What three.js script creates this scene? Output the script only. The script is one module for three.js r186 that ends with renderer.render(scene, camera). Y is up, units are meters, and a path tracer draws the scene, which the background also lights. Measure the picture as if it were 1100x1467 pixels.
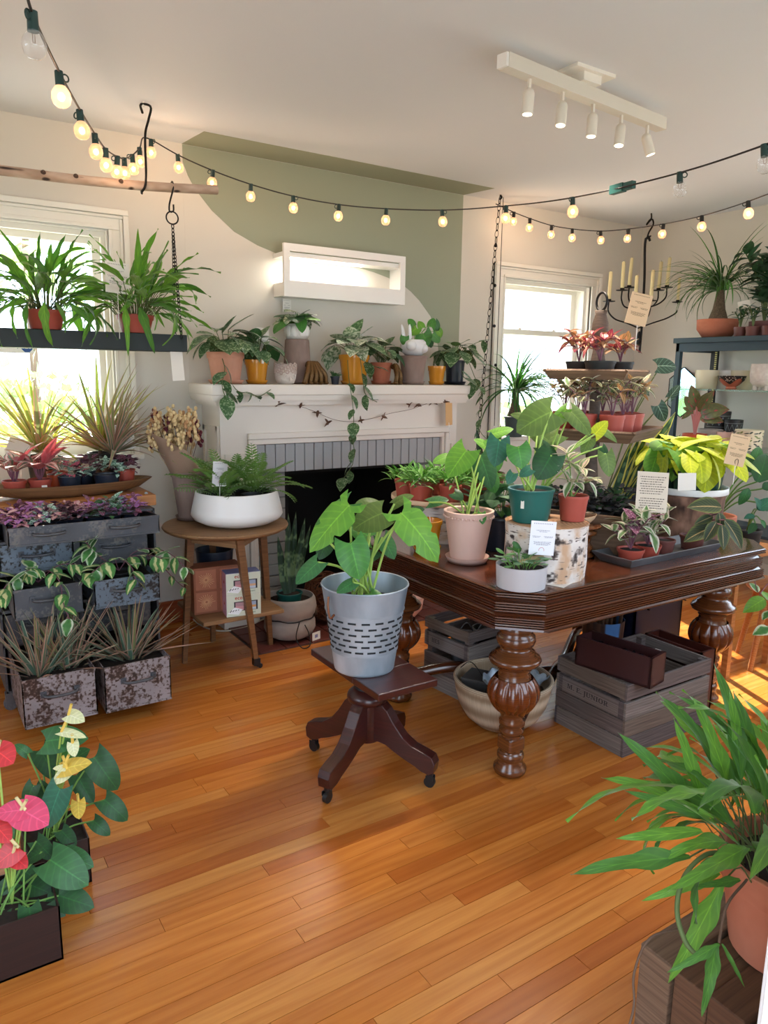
import * as THREE from 'three';
import { mergeGeometries, toCreasedNormals } from 'three/addons/utils/BufferGeometryUtils.js';
import { RoundedBoxGeometry } from 'three/addons/geometries/RoundedBoxGeometry.js';
import { RectAreaLightUniformsLib } from 'three/addons/lights/RectAreaLightUniformsLib.js';

// ---------------------------------------------------------------- camera, sky, sun, exposure
const V = (x, y, z) => new THREE.Vector3(x, y, z);
const scene = new THREE.Scene();
const FOCAL = 1056, EYE = V(0, 1.45, 0);
const AXR = V(0.8379, 0.0137, 0.5456), AXD = V(-0.0896, -0.9826, 0.1626), AXF = V(0.5383, -0.1852, -0.8221);   // right, down, forward
const camera = new THREE.PerspectiveCamera(2 * Math.atan(1467 / 2 / FOCAL) * 180 / Math.PI, 1100 / 1467, 0.05, 80);
camera.position.copy(EYE);
camera.setRotationFromMatrix(new THREE.Matrix4().makeBasis(AXR, AXD.clone().negate(), AXF.clone().negate()));
scene.add(camera);

const renderer = new THREE.WebGLRenderer({ antialias: true });
renderer.toneMapping = THREE.LinearToneMapping;
renderer.toneMappingExposure = 0.61;
renderer.shadowMap.enabled = true;
RectAreaLightUniformsLib.init();
scene.background = new THREE.Color().setRGB(6.6, 7.9, 9.6);

const sun = new THREE.DirectionalLight(new THREE.Color(1, 0.93, 0.8), 40);
sun.position.set(3.5 + 0.33 * 8, 0 + 0.62 * 8, -2.05 - 0.8 * 8);
sun.target.position.set(3.5, 0, -2.05);
sun.castShadow = true;
Object.assign(sun.shadow.camera, { left: -7, right: 7, top: 7, bottom: -7, near: 0.1, far: 30 });
sun.shadow.mapSize.set(2048, 2048);
scene.add(sun, sun.target);

// ---------------------------------------------------------------- measuring helpers: a point of the place from where it shows and one known coordinate
const rayOf = (u, v) => V(0, 0, 0).addScaledVector(AXR, (u - 550) / FOCAL).addScaledVector(AXD, (v - 733.5) / FOCAL).add(AXF);
const at = (u, v, d) => EYE.clone().addScaledVector(rayOf(u, v), d);
const atY = (u, v, y) => { const r = rayOf(u, v); return EYE.clone().addScaledVector(r, (y - EYE.y) / r.y); };
const atZ = (u, v, z) => { const r = rayOf(u, v); return EYE.clone().addScaledVector(r, z / r.z); };
const atX = (u, v, x) => { const r = rayOf(u, v); return EYE.clone().addScaledVector(r, x / r.x); };
const depthOf = (p) => p.clone().sub(EYE).dot(AXF);

// ---------------------------------------------------------------- small tools
let seed = 7;
const rnd = () => { seed = (seed * 1664525 + 1013904223) >>> 0; return seed / 4294967296; };
const rr = (a, b) => a + (b - a) * rnd();
const pick = (a) => a[Math.floor(rnd() * a.length)];
const D2R = Math.PI / 180;
const taken = {};
function numbered(n) { const k = taken[n] = (taken[n] ?? -1) + 1; return k ? n + '_' + String(k).padStart(3, '0') : n; }
function thing(name, label, category, pos = V(0, 0, 0), turn = 0, group) {
  const o = new THREE.Group(); o.name = numbered(name); o.position.copy(pos); o.rotation.y = turn;
  o.userData = { label, category }; if (group) o.userData.group = group;
  scene.add(o); return o;
}
function mesh(name, geo, mat, parent = scene, label) {
  const m = new THREE.Mesh(geo, mat); m.name = parent === scene ? numbered(name) : name;
  m.castShadow = m.receiveShadow = true; if (label) m.userData.label = label;
  parent.add(m); return m;
}
function struct(name, geo, mat, label) { const m = geo ? mesh(name, geo, mat) : new THREE.Group(); if (!geo) { m.name = numbered(name); scene.add(m); } m.userData = { kind: 'structure', label, category: name.split('_')[0] }; return m; }
const stuff = (m) => { m.userData.kind = 'stuff'; return m; };
function uvBox(g, k = 1) {   // uv in metres, chosen by the way each face points
  g = g.index ? g.toNonIndexed() : g; if (!g.attributes.normal) g.computeVertexNormals();
  const p = g.attributes.position, n = g.attributes.normal, uv = new Float32Array(p.count * 2);
  for (let i = 0; i < p.count; i += 3) {
    let ax = 0, ay = 0, az = 0;
    for (let j = 0; j < 3; j++) { ax += Math.abs(n.getX(i + j)); ay += Math.abs(n.getY(i + j)); az += Math.abs(n.getZ(i + j)); }
    for (let j = 0; j < 3; j++) {
      const x = p.getX(i + j), y = p.getY(i + j), z = p.getZ(i + j);
      const a = ax > ay && ax > az ? [z, y] : ay > az ? [x, z] : [x, y];
      uv[2 * (i + j)] = a[0] * k; uv[2 * (i + j) + 1] = a[1] * k;
    }
  }
  g.setAttribute('uv', new THREE.BufferAttribute(uv, 2)); return g;
}
function swapUV(g) { const u = g.attributes.uv; for (let i = 0; i < u.count; i++) { const a = u.getX(i); u.setXY(i, u.getY(i), a); } return g; }
function box(w, h, d, x = 0, y = 0, z = 0, r = 0) { const g = r ? new RoundedBoxGeometry(w, h, d, 2, r) : new THREE.BoxGeometry(w, h, d); return uvBox(g.translate(x, y, z)); }
const boxAt = (x0, x1, y0, y1, z0, z1, r = 0) => box(x1 - x0, y1 - y0, z1 - z0, (x0 + x1) / 2, (y0 + y1) / 2, (z0 + z1) / 2, r);
function bar(a, b, w, h = w) {   // a square bar from a to b
  const g = new THREE.BoxGeometry(w, h, a.distanceTo(b)), m = new THREE.Matrix4().lookAt(a, b, Math.abs(b.y - a.y) > 0.99 * a.distanceTo(b) ? V(1, 0, 0) : V(0, 1, 0));
  g.applyMatrix4(m); g.translate((a.x + b.x) / 2, (a.y + b.y) / 2, (a.z + b.z) / 2); return uvBox(g);
}
const clean = (g) => { g = g.index ? g.toNonIndexed() : g; for (const k of Object.keys(g.attributes)) if (!['position', 'normal', 'uv'].includes(k)) g.deleteAttribute(k); return g; };
const merge = (list) => mergeGeometries(list.map(clean));
const tube = (pts, r, seg = 16, rad = 6, closed = false) => new THREE.TubeGeometry(new THREE.CatmullRomCurve3(pts, closed, 'centripetal'), seg, r, rad, closed);
const lathe = (prof, seg = 32) => new THREE.LatheGeometry(prof.map(([r, y]) => new THREE.Vector2(r, y)), seg);
const crease = (g, a = 0.6) => toCreasedNormals(g, a);
const cyl = (r0, r1, h, y = 0, seg = 20) => new THREE.CylinderGeometry(r1, r0, h, seg).translate(0, y + h / 2, 0);
function shapeOf(pts) { const s = new THREE.Shape(); pts.forEach(([x, y], i) => i ? s.lineTo(x, y) : s.moveTo(x, y)); return s; }
const extrude = (pts, d, bevel = 0) => new THREE.ExtrudeGeometry(shapeOf(pts), { depth: d, bevelEnabled: bevel > 0, bevelThickness: bevel, bevelSize: bevel, bevelSegments: 2 });

// ---------------------------------------------------------------- textures
const hash = (x, y, s) => { let h = (x * 374761393 + y * 668265263 + s * 1442695041) | 0; h = Math.imul(h ^ (h >>> 13), 1274126177); return ((h ^ (h >>> 16)) >>> 0) / 4294967296; };
function noise(x, y, px, py, s) {   // tiling value noise
  const xi = Math.floor(x), yi = Math.floor(y), fx = x - xi, fy = y - yi, a = fx * fx * (3 - 2 * fx), b = fy * fy * (3 - 2 * fy);
  const w = (i, p) => ((i % p) + p) % p, h = (i, j) => hash(w(i, px), w(j, py), s);
  return (h(xi, yi) * (1 - a) + h(xi + 1, yi) * a) * (1 - b) + (h(xi, yi + 1) * (1 - a) + h(xi + 1, yi + 1) * a) * b;
}
function fbm(u, v, fx, fy, oct, s) { let t = 0, w = 0.5, n = 0; for (let i = 0; i < oct; i++) { t += w * noise(u * fx, v * fy, fx, fy, s + i); n += w; w *= 0.5; fx *= 2; fy *= 2; } return t / n; }
const mix = (a, b, t) => a.map((x, i) => x + (b[i] - x) * t);
const sat = (x) => Math.min(1, Math.max(0, x));
const sstep = (a, b, x) => { const t = sat((x - a) / (b - a)); return t * t * (3 - 2 * t); };
function tex(w, h, fn, repeat, srgb = true) {   // fn(u, v) gives a colour in 0..255
  const d = new Uint8Array(w * h * 4);
  for (let j = 0; j < h; j++) for (let i = 0; i < w; i++) { const c = fn((i + 0.5) / w, (j + 0.5) / h), k = (j * w + i) * 4; d[k] = sat(c[0] / 255) * 255; d[k + 1] = sat(c[1] / 255) * 255; d[k + 2] = sat(c[2] / 255) * 255; d[k + 3] = 255; }
  const t = new THREE.DataTexture(d, w, h); t.magFilter = t.minFilter = THREE.LinearFilter; t.wrapS = t.wrapT = THREE.RepeatWrapping;
  if (srgb) t.colorSpace = THREE.SRGBColorSpace; if (repeat) t.repeat.set(...repeat); t.needsUpdate = true; return t;
}
function woodTex(light, dark, s, repeat = [1.2, 3.5], ring = 0.5, w = 256, h = 256) {   // grain along u
  return tex(w, h, (u, v) => {
    const bend = fbm(u, v, 2, 4, 3, s) * 2.2, a = fbm(u, v, 3, 40, 3, s + 9), b = 0.5 + 0.5 * Math.sin((v * 9 + bend) * 6.283), c = fbm(u, v, 4, 90, 2, s + 20);
    let t = 0.5 * a + ring * 0.45 * b + 0.3 * c; const pore = c > 0.66 ? 0.3 * (c - 0.66) * 3 : 0;
    return mix(light, dark, sat(t + pore));
  }, repeat);
}
const M = (o) => new THREE.MeshPhysicalMaterial(Object.assign({ roughness: 0.6, side: THREE.DoubleSide }, o));
const S = (hex, rough = 0.7, o = {}) => M(Object.assign({ color: new THREE.Color(hex), roughness: rough }, o));
function canvasTex(w, h, draw) { const c = document.createElement('canvas'); c.width = w; c.height = h; draw(c.getContext('2d'), w, h); const t = new THREE.CanvasTexture(c); t.colorSpace = THREE.SRGBColorSpace; return t; }
const mottled = (a, b, s, f = 6, repeat = [3, 3]) => tex(128, 128, (u, v) => mix(a, b, fbm(u, v, f, f, 4, s)), repeat);

const oakMap = tex(512, 256, (u, v) => { const bend = fbm(u, v, 2, 3, 3, 3) * 2.4, a = fbm(u, v, 5, 26, 3, 12), b = 0.5 + 0.5 * Math.sin((v * 6 + bend) * 6.283), c = fbm(u, v, 10, 70, 2, 23), k = fbm(u, v, 3, 5, 3, 31); return mix([216, 150, 76], [162, 94, 38], sat(0.28 * a + 0.16 * b + 0.14 * c + 0.42 * k)); }, [1.1, 4.2]);
const darkWoodMap = woodTex([104, 54, 28], [46, 20, 10], 11, [1.3, 5], 0.4);
const palmWoodMap = woodTex([178, 138, 96], [112, 78, 48], 17, [1.6, 5], 0.4);
const pineMap = woodTex([212, 152, 92], [160, 96, 48], 23, [1.4, 4], 0.5);
const greyWoodMap = woodTex([160, 148, 140], [82, 72, 66], 29, [2, 7], 0.35);
const MAT = {
  wall: S('#d9d3c8', 0.9), ceiling: S('#dcdfe3', 0.92), sage: S('#9ba08b', 0.9), trim: S('#ece8de', 0.45), mantel: S('#e9e0d4', 0.5),
  tileGrey: S('#a3a5a6', 0.6), brickGrey: S('#8d8c88', 0.7), soot: S('#0b0a09', 0.95), hearth: M({ map: mottled([112, 52, 40], [78, 34, 28], 5), roughness: 0.5 }),
  glass: M({ transmission: 1, thickness: 0, roughness: 0.0, color: 0xffffff, ior: 1.45 }),
  iron: S('#1d1c1c', 0.5, { metalness: 0.6 }), black: S('#101112', 0.55), blackPlastic: S('#16191c', 0.4), shelfBlack: S('#15201f', 0.55),
  greenCable: S('#1d3a36', 0.5), cable: S('#231f20', 0.6), copperWire: S('#7a4a2c', 0.4, { metalness: 0.5 }),
  tableWood: M({ map: darkWoodMap, roughness: 0.24, clearcoat: 0.6, clearcoatRoughness: 0.16 }),
  legWood: M({ map: woodTex([138, 80, 38], [62, 30, 14], 41, [1.5, 5], 0.4), roughness: 0.26, clearcoat: 0.7, clearcoatRoughness: 0.15 }),
  standWood: M({ map: woodTex([78, 30, 26], [34, 13, 13], 47, [1.4, 5], 0.3), roughness: 0.32, clearcoat: 0.4, clearcoatRoughness: 0.25 }),
  roundWood: M({ map: palmWoodMap, roughness: 0.5 }), pine: M({ map: pineMap, roughness: 0.5 }), greyWood: M({ map: greyWoodMap, roughness: 0.8 }),
  bowlWood: M({ map: woodTex([150, 110, 72], [92, 62, 38], 53, [1.5, 4], 0.6), roughness: 0.55 }),
  trayWood: M({ map: woodTex([140, 112, 88], [84, 62, 46], 59, [2, 6], 0.4), roughness: 0.75 }),
  terracotta: M({ map: mottled([204, 128, 100], [186, 108, 80], 61), roughness: 0.85 }), terracottaPale: M({ map: mottled([216, 160, 134], [198, 140, 114], 62), roughness: 0.85 }),
  nursery: S('#a8493a', 0.5), nurseryDark: S('#7d352c', 0.5), brownPot: S('#6a3b34', 0.5), orangePot: S('#c4552f', 0.5), amber: S('#cf8a24', 0.22, { clearcoat: 0.6 }), blush: M({ map: mottled([232, 196, 182], [222, 184, 170], 63), roughness: 0.5 }),
  greyClay: M({ map: mottled([160, 138, 128], [132, 112, 104], 64), roughness: 0.9 }), greyGlaze: M({ map: mottled([172, 160, 150], [150, 140, 132], 65), roughness: 0.6 }), paleGrey: S('#bdb9bb', 0.4),
  white: S('#f0eeea', 0.35), whiteRough: M({ map: mottled([226, 218, 208], [196, 184, 174], 66, 10), roughness: 0.8 }), cream: S('#e9dfc0', 0.5), greenPot: S('#1f6058', 0.35), navy: S('#1a2230', 0.35),
  soil: M({ map: mottled([58, 42, 32], [20, 14, 11], 67, 24), roughness: 1 }),
  zinc: M({ map: tex(256, 256, (u, v) => mix([122, 136, 148], [194, 204, 212], sat(1.3 * fbm(u, v, 9, 5, 5, 70) - 0.1)), [1, 1]), roughness: 0.45, metalness: 0.4 }),
  zincDark: M({ map: tex(128, 128, (u, v) => mix([92, 94, 98], [140, 142, 146], fbm(u, v, 3, 8, 4, 71)), [3, 3]), roughness: 0.42, metalness: 0.6 }),
  basket: M({ map: tex(128, 128, (u, v) => mix([222, 204, 176], [156, 130, 102], sat(0.5 + 0.45 * Math.sin(v * 6.283 * 8) + 0.3 * (noise(u * 40, v * 16, 40, 16, 5) - 0.5))), [10, 1]), roughness: 0.9 }),
  steelBlue: S('#2f4450', 0.45), mirrorBlue: S('#b9d3d6', 0.05, { metalness: 0.9 }), bronze: M({ map: mottled([150, 116, 70], [70, 48, 26], 73, 12), roughness: 0.4, metalness: 0.6 }),
  candle: S('#e6d7a4', 0.5), paper: S('#ece6da', 0.8), kraft: S('#c7a078', 0.85), copper: S('#6f5646', 0.45, { metalness: 0.6 }),
  cardWhite: null, rope: S('#b59a74', 0.95), trunk: M({ map: mottled([130, 112, 92], [84, 70, 56], 74, 16), roughness: 0.9 }), turnedGrey: M({ map: woodTex([112, 92, 78], [66, 52, 42], 79, [2, 6], 0.4), roughness: 0.7 }),
};
const birchMap = tex(256, 256, (u, v) => {
  const n = fbm(u, v, 5, 9, 4, 80), l = noise(u * 16, v * 60, 16, 60, 81), big = fbm(u, v, 7, 7, 4, 83), tan = fbm(u, v, 6, 4, 4, 85);
  let c = mix([236, 228, 220], [200, 186, 176], n); c = mix(c, [196, 158, 126], sat((tan - 0.46) * 4));
  if (l > 0.8) c = mix(c, [92, 78, 72], sat((l - 0.8) * 6)); if (big > 0.62) c = mix(c, [52, 42, 38], sat((big - 0.62) * 9)); return c;
}, [1, 1]);
MAT.birch = M({ map: birchMap, roughness: 0.85, bumpMap: birchMap, bumpScale: 0.002 });
const barkMap = tex(256, 256, (u, v) => { const n = fbm(u, v, 10, 3, 4, 90), m = fbm(u, v, 4, 3, 3, 93); return mix(mix([150, 112, 90], [58, 38, 30], sat((n - 0.25) * 1.8)), [186, 140, 118], sat((m - 0.55) * 3)); }, [1, 1]);
MAT.bark = M({ map: barkMap, roughness: 0.9, bumpMap: barkMap, bumpScale: 0.006 });
MAT.cutWood = M({ map: tex(128, 128, (u, v) => { const d = Math.hypot(u - 0.5, v - 0.5); return mix([204, 160, 118], [150, 104, 68], sat(0.4 + 0.3 * Math.sin(d * 130 + 3 * fbm(u, v, 4, 4, 2, 95)) + 0.6 * (fbm(u, v, 6, 6, 3, 96) - 0.5))); }), roughness: 0.8 });
const rustTex = (paint, under, amt, s) => tex(256, 256, (u, v) => {
  const n = fbm(u, v, 6, 6, 5, s), f = fbm(u, v, 40, 40, 3, s + 7), k = sat((n * 0.5 + f * 0.6 - amt - 0.02) * 6), g = fbm(u, v, 3, 3, 3, s + 12);
  return mix(mix(paint, paint.map((c) => c * 0.78), g), mix(under, under.map((c) => c * 0.5), f), k);
}, [3.1, 3.1]);
MAT.rustPale = M({ map: rustTex([172, 162, 164], [92, 62, 48], 0.51, 100), roughness: 0.6, metalness: 0.15 });
MAT.rustGrey = M({ map: rustTex([92, 94, 100], [176, 170, 164], 0.56, 120), roughness: 0.55, metalness: 0.3 });
MAT.rustBlue = M({ map: rustTex([118, 132, 146], [62, 56, 52], 0.52, 140), roughness: 0.6, metalness: 0.2 });
const plankMats = [0xffffff, 0xf4e6d8, 0xecd6c2, 0xffeed6, 0xe2c2a6, 0xf8e6cc].map((c) => M({ color: c, map: oakMap, roughness: 0.26 }));
// ---------------------------------------------------------------- the room
const WZ = -4.13, XR = 5.17, XL = -1.5, ZF = -0.39, CEIL = 2.635;
function wallWithHoles(w0, w1, h0, h1, holes, thick) {
  const s = shapeOf([[w0, h0], [w1, h0], [w1, h1], [w0, h1]]);
  for (const [a, b, c, d] of holes) { const p = new THREE.Path(); p.moveTo(a, c); p.lineTo(a, d); p.lineTo(b, d); p.lineTo(b, c); p.closePath(); s.holes.push(p); }
  return new THREE.ExtrudeGeometry(s, { depth: thick, bevelEnabled: false });
}
const W1 = [0.10, 0.98, 1.0, 2.155], W2 = [3.70, 4.592, 1.0, 2.133];
const wallBack = struct('wall_back', wallWithHoles(XL - 0.25, XR + 0.25, -0.3, CEIL, [W1, W2, [1.86, 2.76, -0.1, 0.87]], 0.25).translate(0, 0, WZ - 0.25), MAT.wall, 'cream plaster wall behind the fireplace');
// sage paint: a large curved field on the wall that runs on over the ceiling
const sageEdge = [[1.387, 2.632], [1.387, 2.545], [1.412, 2.48], [1.45, 2.417], [1.541, 2.318], [1.67, 2.22], [1.809, 2.161], [1.942, 2.124], [2.174, 2.113], [2.418, 2.106], [2.597, 2.079], [2.70, 2.055], [2.808, 2.027], [2.89, 1.98], [2.961, 1.927], [3.057, 1.83], [3.106, 1.727], [3.129, 1.624], [3.137, 1.5], [3.137, 1.39], [3.306, 1.39], [3.306, 2.632]];
mesh('paint_field', extrude(sageEdge, 0.0012).translate(0, 0, WZ), MAT.sage, wallBack, 'sage green painted field with curved edge');
mesh('paint_seam', boxAt(1.385, 1.388, 0.15, 2.5, WZ, WZ + 0.0008), MAT.wall, wallBack);
const wallRight = struct('wall_right', wallWithHoles(-0.2, 4.4, -0.3, CEIL, [[0.75, 1.75, 0.9, 2.2], [0.0, 0.6, 0.9, 2.2]], 0.25).rotateY(Math.PI / 2).translate(XR, 0, ZF + 0.1), MAT.wall, 'pale cream wall behind the metal shelf');  // its window openings are out of view, placed to let in side daylight
const wallLeft = struct('wall_left', wallWithHoles(-0.2, 4.4, -0.3, CEIL, [[0.9, 2.1, 0.7, 2.2]], 0.25).rotateY(Math.PI / 2).translate(XL - 0.25, 0, ZF + 0.1), MAT.wall, 'cream side wall');  // unseen wall; its opening is placed to let daylight in from the left
struct('wall_front', wallWithHoles(XL - 0.25, XR + 0.25, -0.3, CEIL, [[-0.25, 0.93, -0.2, 2.1], [1.5, 2.7, 0.75, 2.2], [3.6, 4.5, 0.75, 2.2]], 0.2).translate(0, 0, ZF), MAT.wall, 'unseen cream front wall with doorway and windows lighting the room');  // out of view; openings placed and sized to light the room from the front
const ceiling = struct('ceiling', boxAt(XL - 0.25, XR + 0.25, CEIL, CEIL + 0.2, WZ - 0.25, ZF + 0.2), MAT.ceiling, 'off white plaster ceiling');
mesh('paint_field', new THREE.ExtrudeGeometry(shapeOf([[1.385, -WZ], [1.412, 3.862], [3.355, 3.872], [3.306, -WZ]]), { depth: 0.0012, bevelEnabled: false }).rotateX(-Math.PI / 2).translate(0, CEIL - 0.0013, 0), MAT.sage, ceiling, 'sage green painted strip along the wall');
// floor: narrow oak strips laid along the fireplace wall
const floor = struct('floor', null, null, 'varnished honey oak strip floor');
mesh('subfloor', boxAt(XL - 0.25, XR + 0.25, -0.3, -0.012, WZ - 0.25, ZF + 0.2), S('#1c0f08', 0.9), floor);
{
  const PW = 0.0572, lens = [0.42, 0.58, 0.74, 0.92, 1.15, 1.4], geos = lens.map((l) => [0, 1, 2].map((k) => {
    const g = new THREE.BoxGeometry(l - 0.0016, 0.012, PW - 0.0015); g.translate(0, -0.006, 0); const gg = uvBox(g), u = gg.attributes.uv;
    for (let i = 0; i < u.count; i++) u.setXY(i, u.getX(i) * 0.9 + k * 0.37 + l, u.getY(i) + k * 0.213 + l * 0.7); return gg;
  }));
  const all = [];
  for (let z = -3.385 + PW / 2 - 13 * PW; z < ZF + 0.2; z += PW) {
    let x = XL - rr(0, 0.9);
    while (x < XR) {
      const k = Math.floor(rnd() * lens.length), xm = x + lens[k] / 2;
      const d = V(xm, 0, z).sub(EYE), dep = d.dot(AXF), u = 550 + FOCAL * d.dot(AXR) / dep, v = 733 + FOCAL * d.dot(AXD) / dep;
      const onHearth = z < -3.385 && x + lens[k] > 1.5 && x < 3.15;
      if (!(onHearth && x > 1.4 && x + lens[k] < 3.2)) all.push({ k, g: Math.floor(rnd() * 3), m: Math.floor(rnd() * 6), x: xm, z, seen: dep > 0.3 && u > -120 && u < 1220 && v < 1560, dep });
      x += lens[k];
    }
  }
  all.sort((a, b) => (b.seen - a.seen) || a.dep - b.dep);
  const rest = plankMats.map(() => []);
  all.forEach((p, i) => {
    if (i < 296) { const m = mesh('plank', geos[p.k][p.g], plankMats[p.m], floor); m.position.set(p.x, 0, p.z); }
    else rest[p.m].push(geos[p.k][p.g].clone().translate(p.x, 0, p.z));
  });
  rest.forEach((r, i) => r.length && stuff(mesh('plank_field', merge(r), plankMats[i], floor)));
}
struct('hearth', null, null, 'dark red tiled hearth before the fireplace').name = 'floor_hearth';
{
  const h = scene.children[scene.children.length - 1], t = new RoundedBoxGeometry(0.146, 0.014, 0.146, 1, 0.003);
  mesh('mortar', boxAt(1.45, 3.16, -0.005, 0.001, -4.1, -3.385), S('#4a332b', 0.9), h);
  for (let i = 0; i < 11; i++) for (let j = 0; j < 5; j++) { const m = mesh('tile', t, MAT.hearth, h); m.position.set(1.535 + i * 0.153, 0.001, -3.465 - j * 0.153); }
}
// windows with casings, sashes and panes
function windowUnit(n, [x0, x1, y0, y1], label, rails) {
  const w = struct('window_' + n, null, null, label), c = 0.1, z = WZ;
  const prof = (a, b, yy0, yy1, zz) => boxAt(a, b, yy0, yy1, z, z + zz, 0.004);
  mesh('casing_top', merge([prof(x0 - c, x1 + c, y1, y1 + c, 0.018), prof(x0 - c, x1 + c, y1 + c - 0.028, y1 + c, 0.036), prof(x0 - c + 0.02, x1 + c - 0.02, y1 + c - 0.045, y1 + c - 0.03, 0.027), prof(x0 - 0.018, x1 + 0.018, y1, y1 + 0.018, 0.026)]), MAT.trim, w);
  for (const s of [0, 1]) {
    const o = s ? x1 : x0 - c, outer = s ? x1 + c - 0.028 : x0 - c, inner = s ? x1 : x0 - 0.018, mid = s ? x1 + c - 0.045 : x0 - c + 0.03;
    mesh('casing_side', merge([prof(o, o + c, y0 - 0.02, y1, 0.018), prof(outer, outer + 0.028, y0 - 0.02, y1 + c - 0.0285, 0.0355), prof(mid, mid + 0.015, y0 - 0.02, y1 + c - 0.0455, 0.0265), prof(inner, inner + 0.018, y0, y1 - 0.0005, 0.0255)]), MAT.trim, w);
  }
  mesh('sill', boxAt(x0 - c - 0.02, x1 + c + 0.02, y0 - 0.03, y0, z - 0.1, z + 0.06, 0.006), MAT.trim, w);
  mesh('apron', prof(x0 - c, x1 + c, y0 - 0.12, y0 - 0.03, 0.02), MAT.trim, w);
  const my = (y0 + y1) / 2 + rails, lin = 0.008;
  mesh('jamb_lining', merge([boxAt(x0, x0 + lin, y0, y1, z - 0.24, z), boxAt(x1 - lin, x1, y0, y1, z - 0.24, z), boxAt(x0 + lin, x1 - lin, y1 - lin, y1, z - 0.24, z - 0.0005), boxAt(x0 + lin, x0 + 0.03, y0, y1 - 0.0355, z - 0.06, z - 0.0305), boxAt(x1 - 0.03, x1 - lin, y0, y1 - 0.0355, z - 0.06, z - 0.0305), boxAt(x0 + lin, x1 - lin, y1 - 0.035, y1 - lin, z - 0.06, z - 0.03)]), MAT.trim, w);
  for (const [a, b, zz] of [[y0, my + 0.02, z - 0.09], [my - 0.02, y1 - lin, z - 0.135]]) {
    const s = mesh('sash', merge([boxAt(x0 + lin, x0 + 0.055, a, b, zz - 0.035, zz), boxAt(x1 - 0.055, x1 - lin, a, b, zz - 0.035, zz), boxAt(x0 + 0.055, x1 - 0.055, a, a + (zz > z - 0.1 ? 0.07 : 0.038), zz - 0.035, zz), boxAt(x0 + 0.055, x1 - 0.055, b - (zz > z - 0.1 ? 0.038 : 0.05), b, zz - 0.035, zz)]), MAT.trim, w);
    mesh('pane', boxAt(x0 + 0.05, x1 - 0.05, a + 0.03, b - 0.03, zz - 0.02, zz - 0.018), MAT.glass, s);
    for (const f of [0.3, 0.7]) if (zz > z - 0.1) mesh('sash_lock', box(0.03, 0.014, 0.02, x0 + (x1 - x0) * f, b + 0.006, zz - 0.015, 0.004), MAT.trim, s);
  }
  return w;
}
const win1 = windowUnit(1, W1, 'white sash window behind the hanging fern shelf', 0);
const win2 = windowUnit(2, W2, 'white sash window beside the candelabra', 0.2);
{ // security sticker on the glass
  const t = canvasTex(256, 96, (c, w, h) => { c.fillStyle = '#eef2f6'; c.fillRect(0, 0, w, h); c.fillStyle = '#1c4e9c'; c.font = 'bold 26px sans-serif'; c.fillText('secured by', 8, 56); c.beginPath(); for (let i = 0; i < 8; i++) { const a = (i + 0.5) * Math.PI / 4; c.lineTo(204 + 44 * Math.cos(a), 48 + 44 * Math.sin(a)); } c.fill(); c.fillStyle = '#fff'; c.font = 'bold 34px sans-serif'; c.fillText('ADT', 171, 60); });
  const p = atZ(24, 497, WZ - 0.105), m = mesh('window_sticker', new THREE.PlaneGeometry(0.16, 0.06), M({ map: t, roughness: 0.4 }), win1); m.position.set(p.x, p.y, WZ - 0.1065);
}
// baseboards
for (const [n, a, b] of [['back', 0.95, 1.44], ['back', 3.12, XR]]) struct('baseboard_' + n, merge([boxAt(a, b, 0, 0.13, WZ, WZ + 0.02, 0.004), boxAt(a, b, 0, 0.02, WZ, WZ + 0.035, 0.006)]), n && a < 1 ? M({ map: pineMap, roughness: 0.45, color: 0xc98a55 }) : MAT.trim, 'baseboard along the fireplace wall');
struct('baseboard_right', boxAt(XR - 0.02, XR, 0, 0.13, WZ, ZF, 0.004), MAT.trim, 'white baseboard under the metal shelf');
// doorway casing beside the viewer
{ const g = merge([boxAt(0.857, 0.935, -0.01, 2.1, ZF - 0.02, ZF + 0.21, 0.004), boxAt(0.88, 0.98, -0.01, 2.16, ZF - 0.035, ZF, 0.004), boxAt(-0.25, -0.15, -0.01, 2.1, ZF - 0.02, ZF + 0.21, 0.004), boxAt(-0.27, 0.945, 2.1, 2.2, ZF - 0.035, ZF, 0.004)]); struct('trim_1', g, S('#f3f3f4', 0.4), 'white painted doorway casing'); }
{ // unseen front windows, placed to light the room from the viewer's side
  const g = [], p = [];
  for (const [a, b, c, d] of [[1.5, 2.7, 0.75, 2.2], [3.6, 4.5, 0.75, 2.2]]) { g.push(boxAt(a, a + 0.05, c, d, ZF + 0.05, ZF + 0.1), boxAt(b - 0.05, b, c, d, ZF + 0.05, ZF + 0.1), boxAt(a, b, c, c + 0.05, ZF + 0.05, ZF + 0.1), boxAt(a, b, d - 0.05, d, ZF + 0.05, ZF + 0.1)); p.push(boxAt(a, b, c, d, ZF + 0.07, ZF + 0.073)); }
  const w = struct('window_3', merge(g), MAT.trim, 'unseen front window frames lighting the room from the viewer side'); p.forEach((q) => mesh('pane', q, MAT.glass, w));
}
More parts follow.
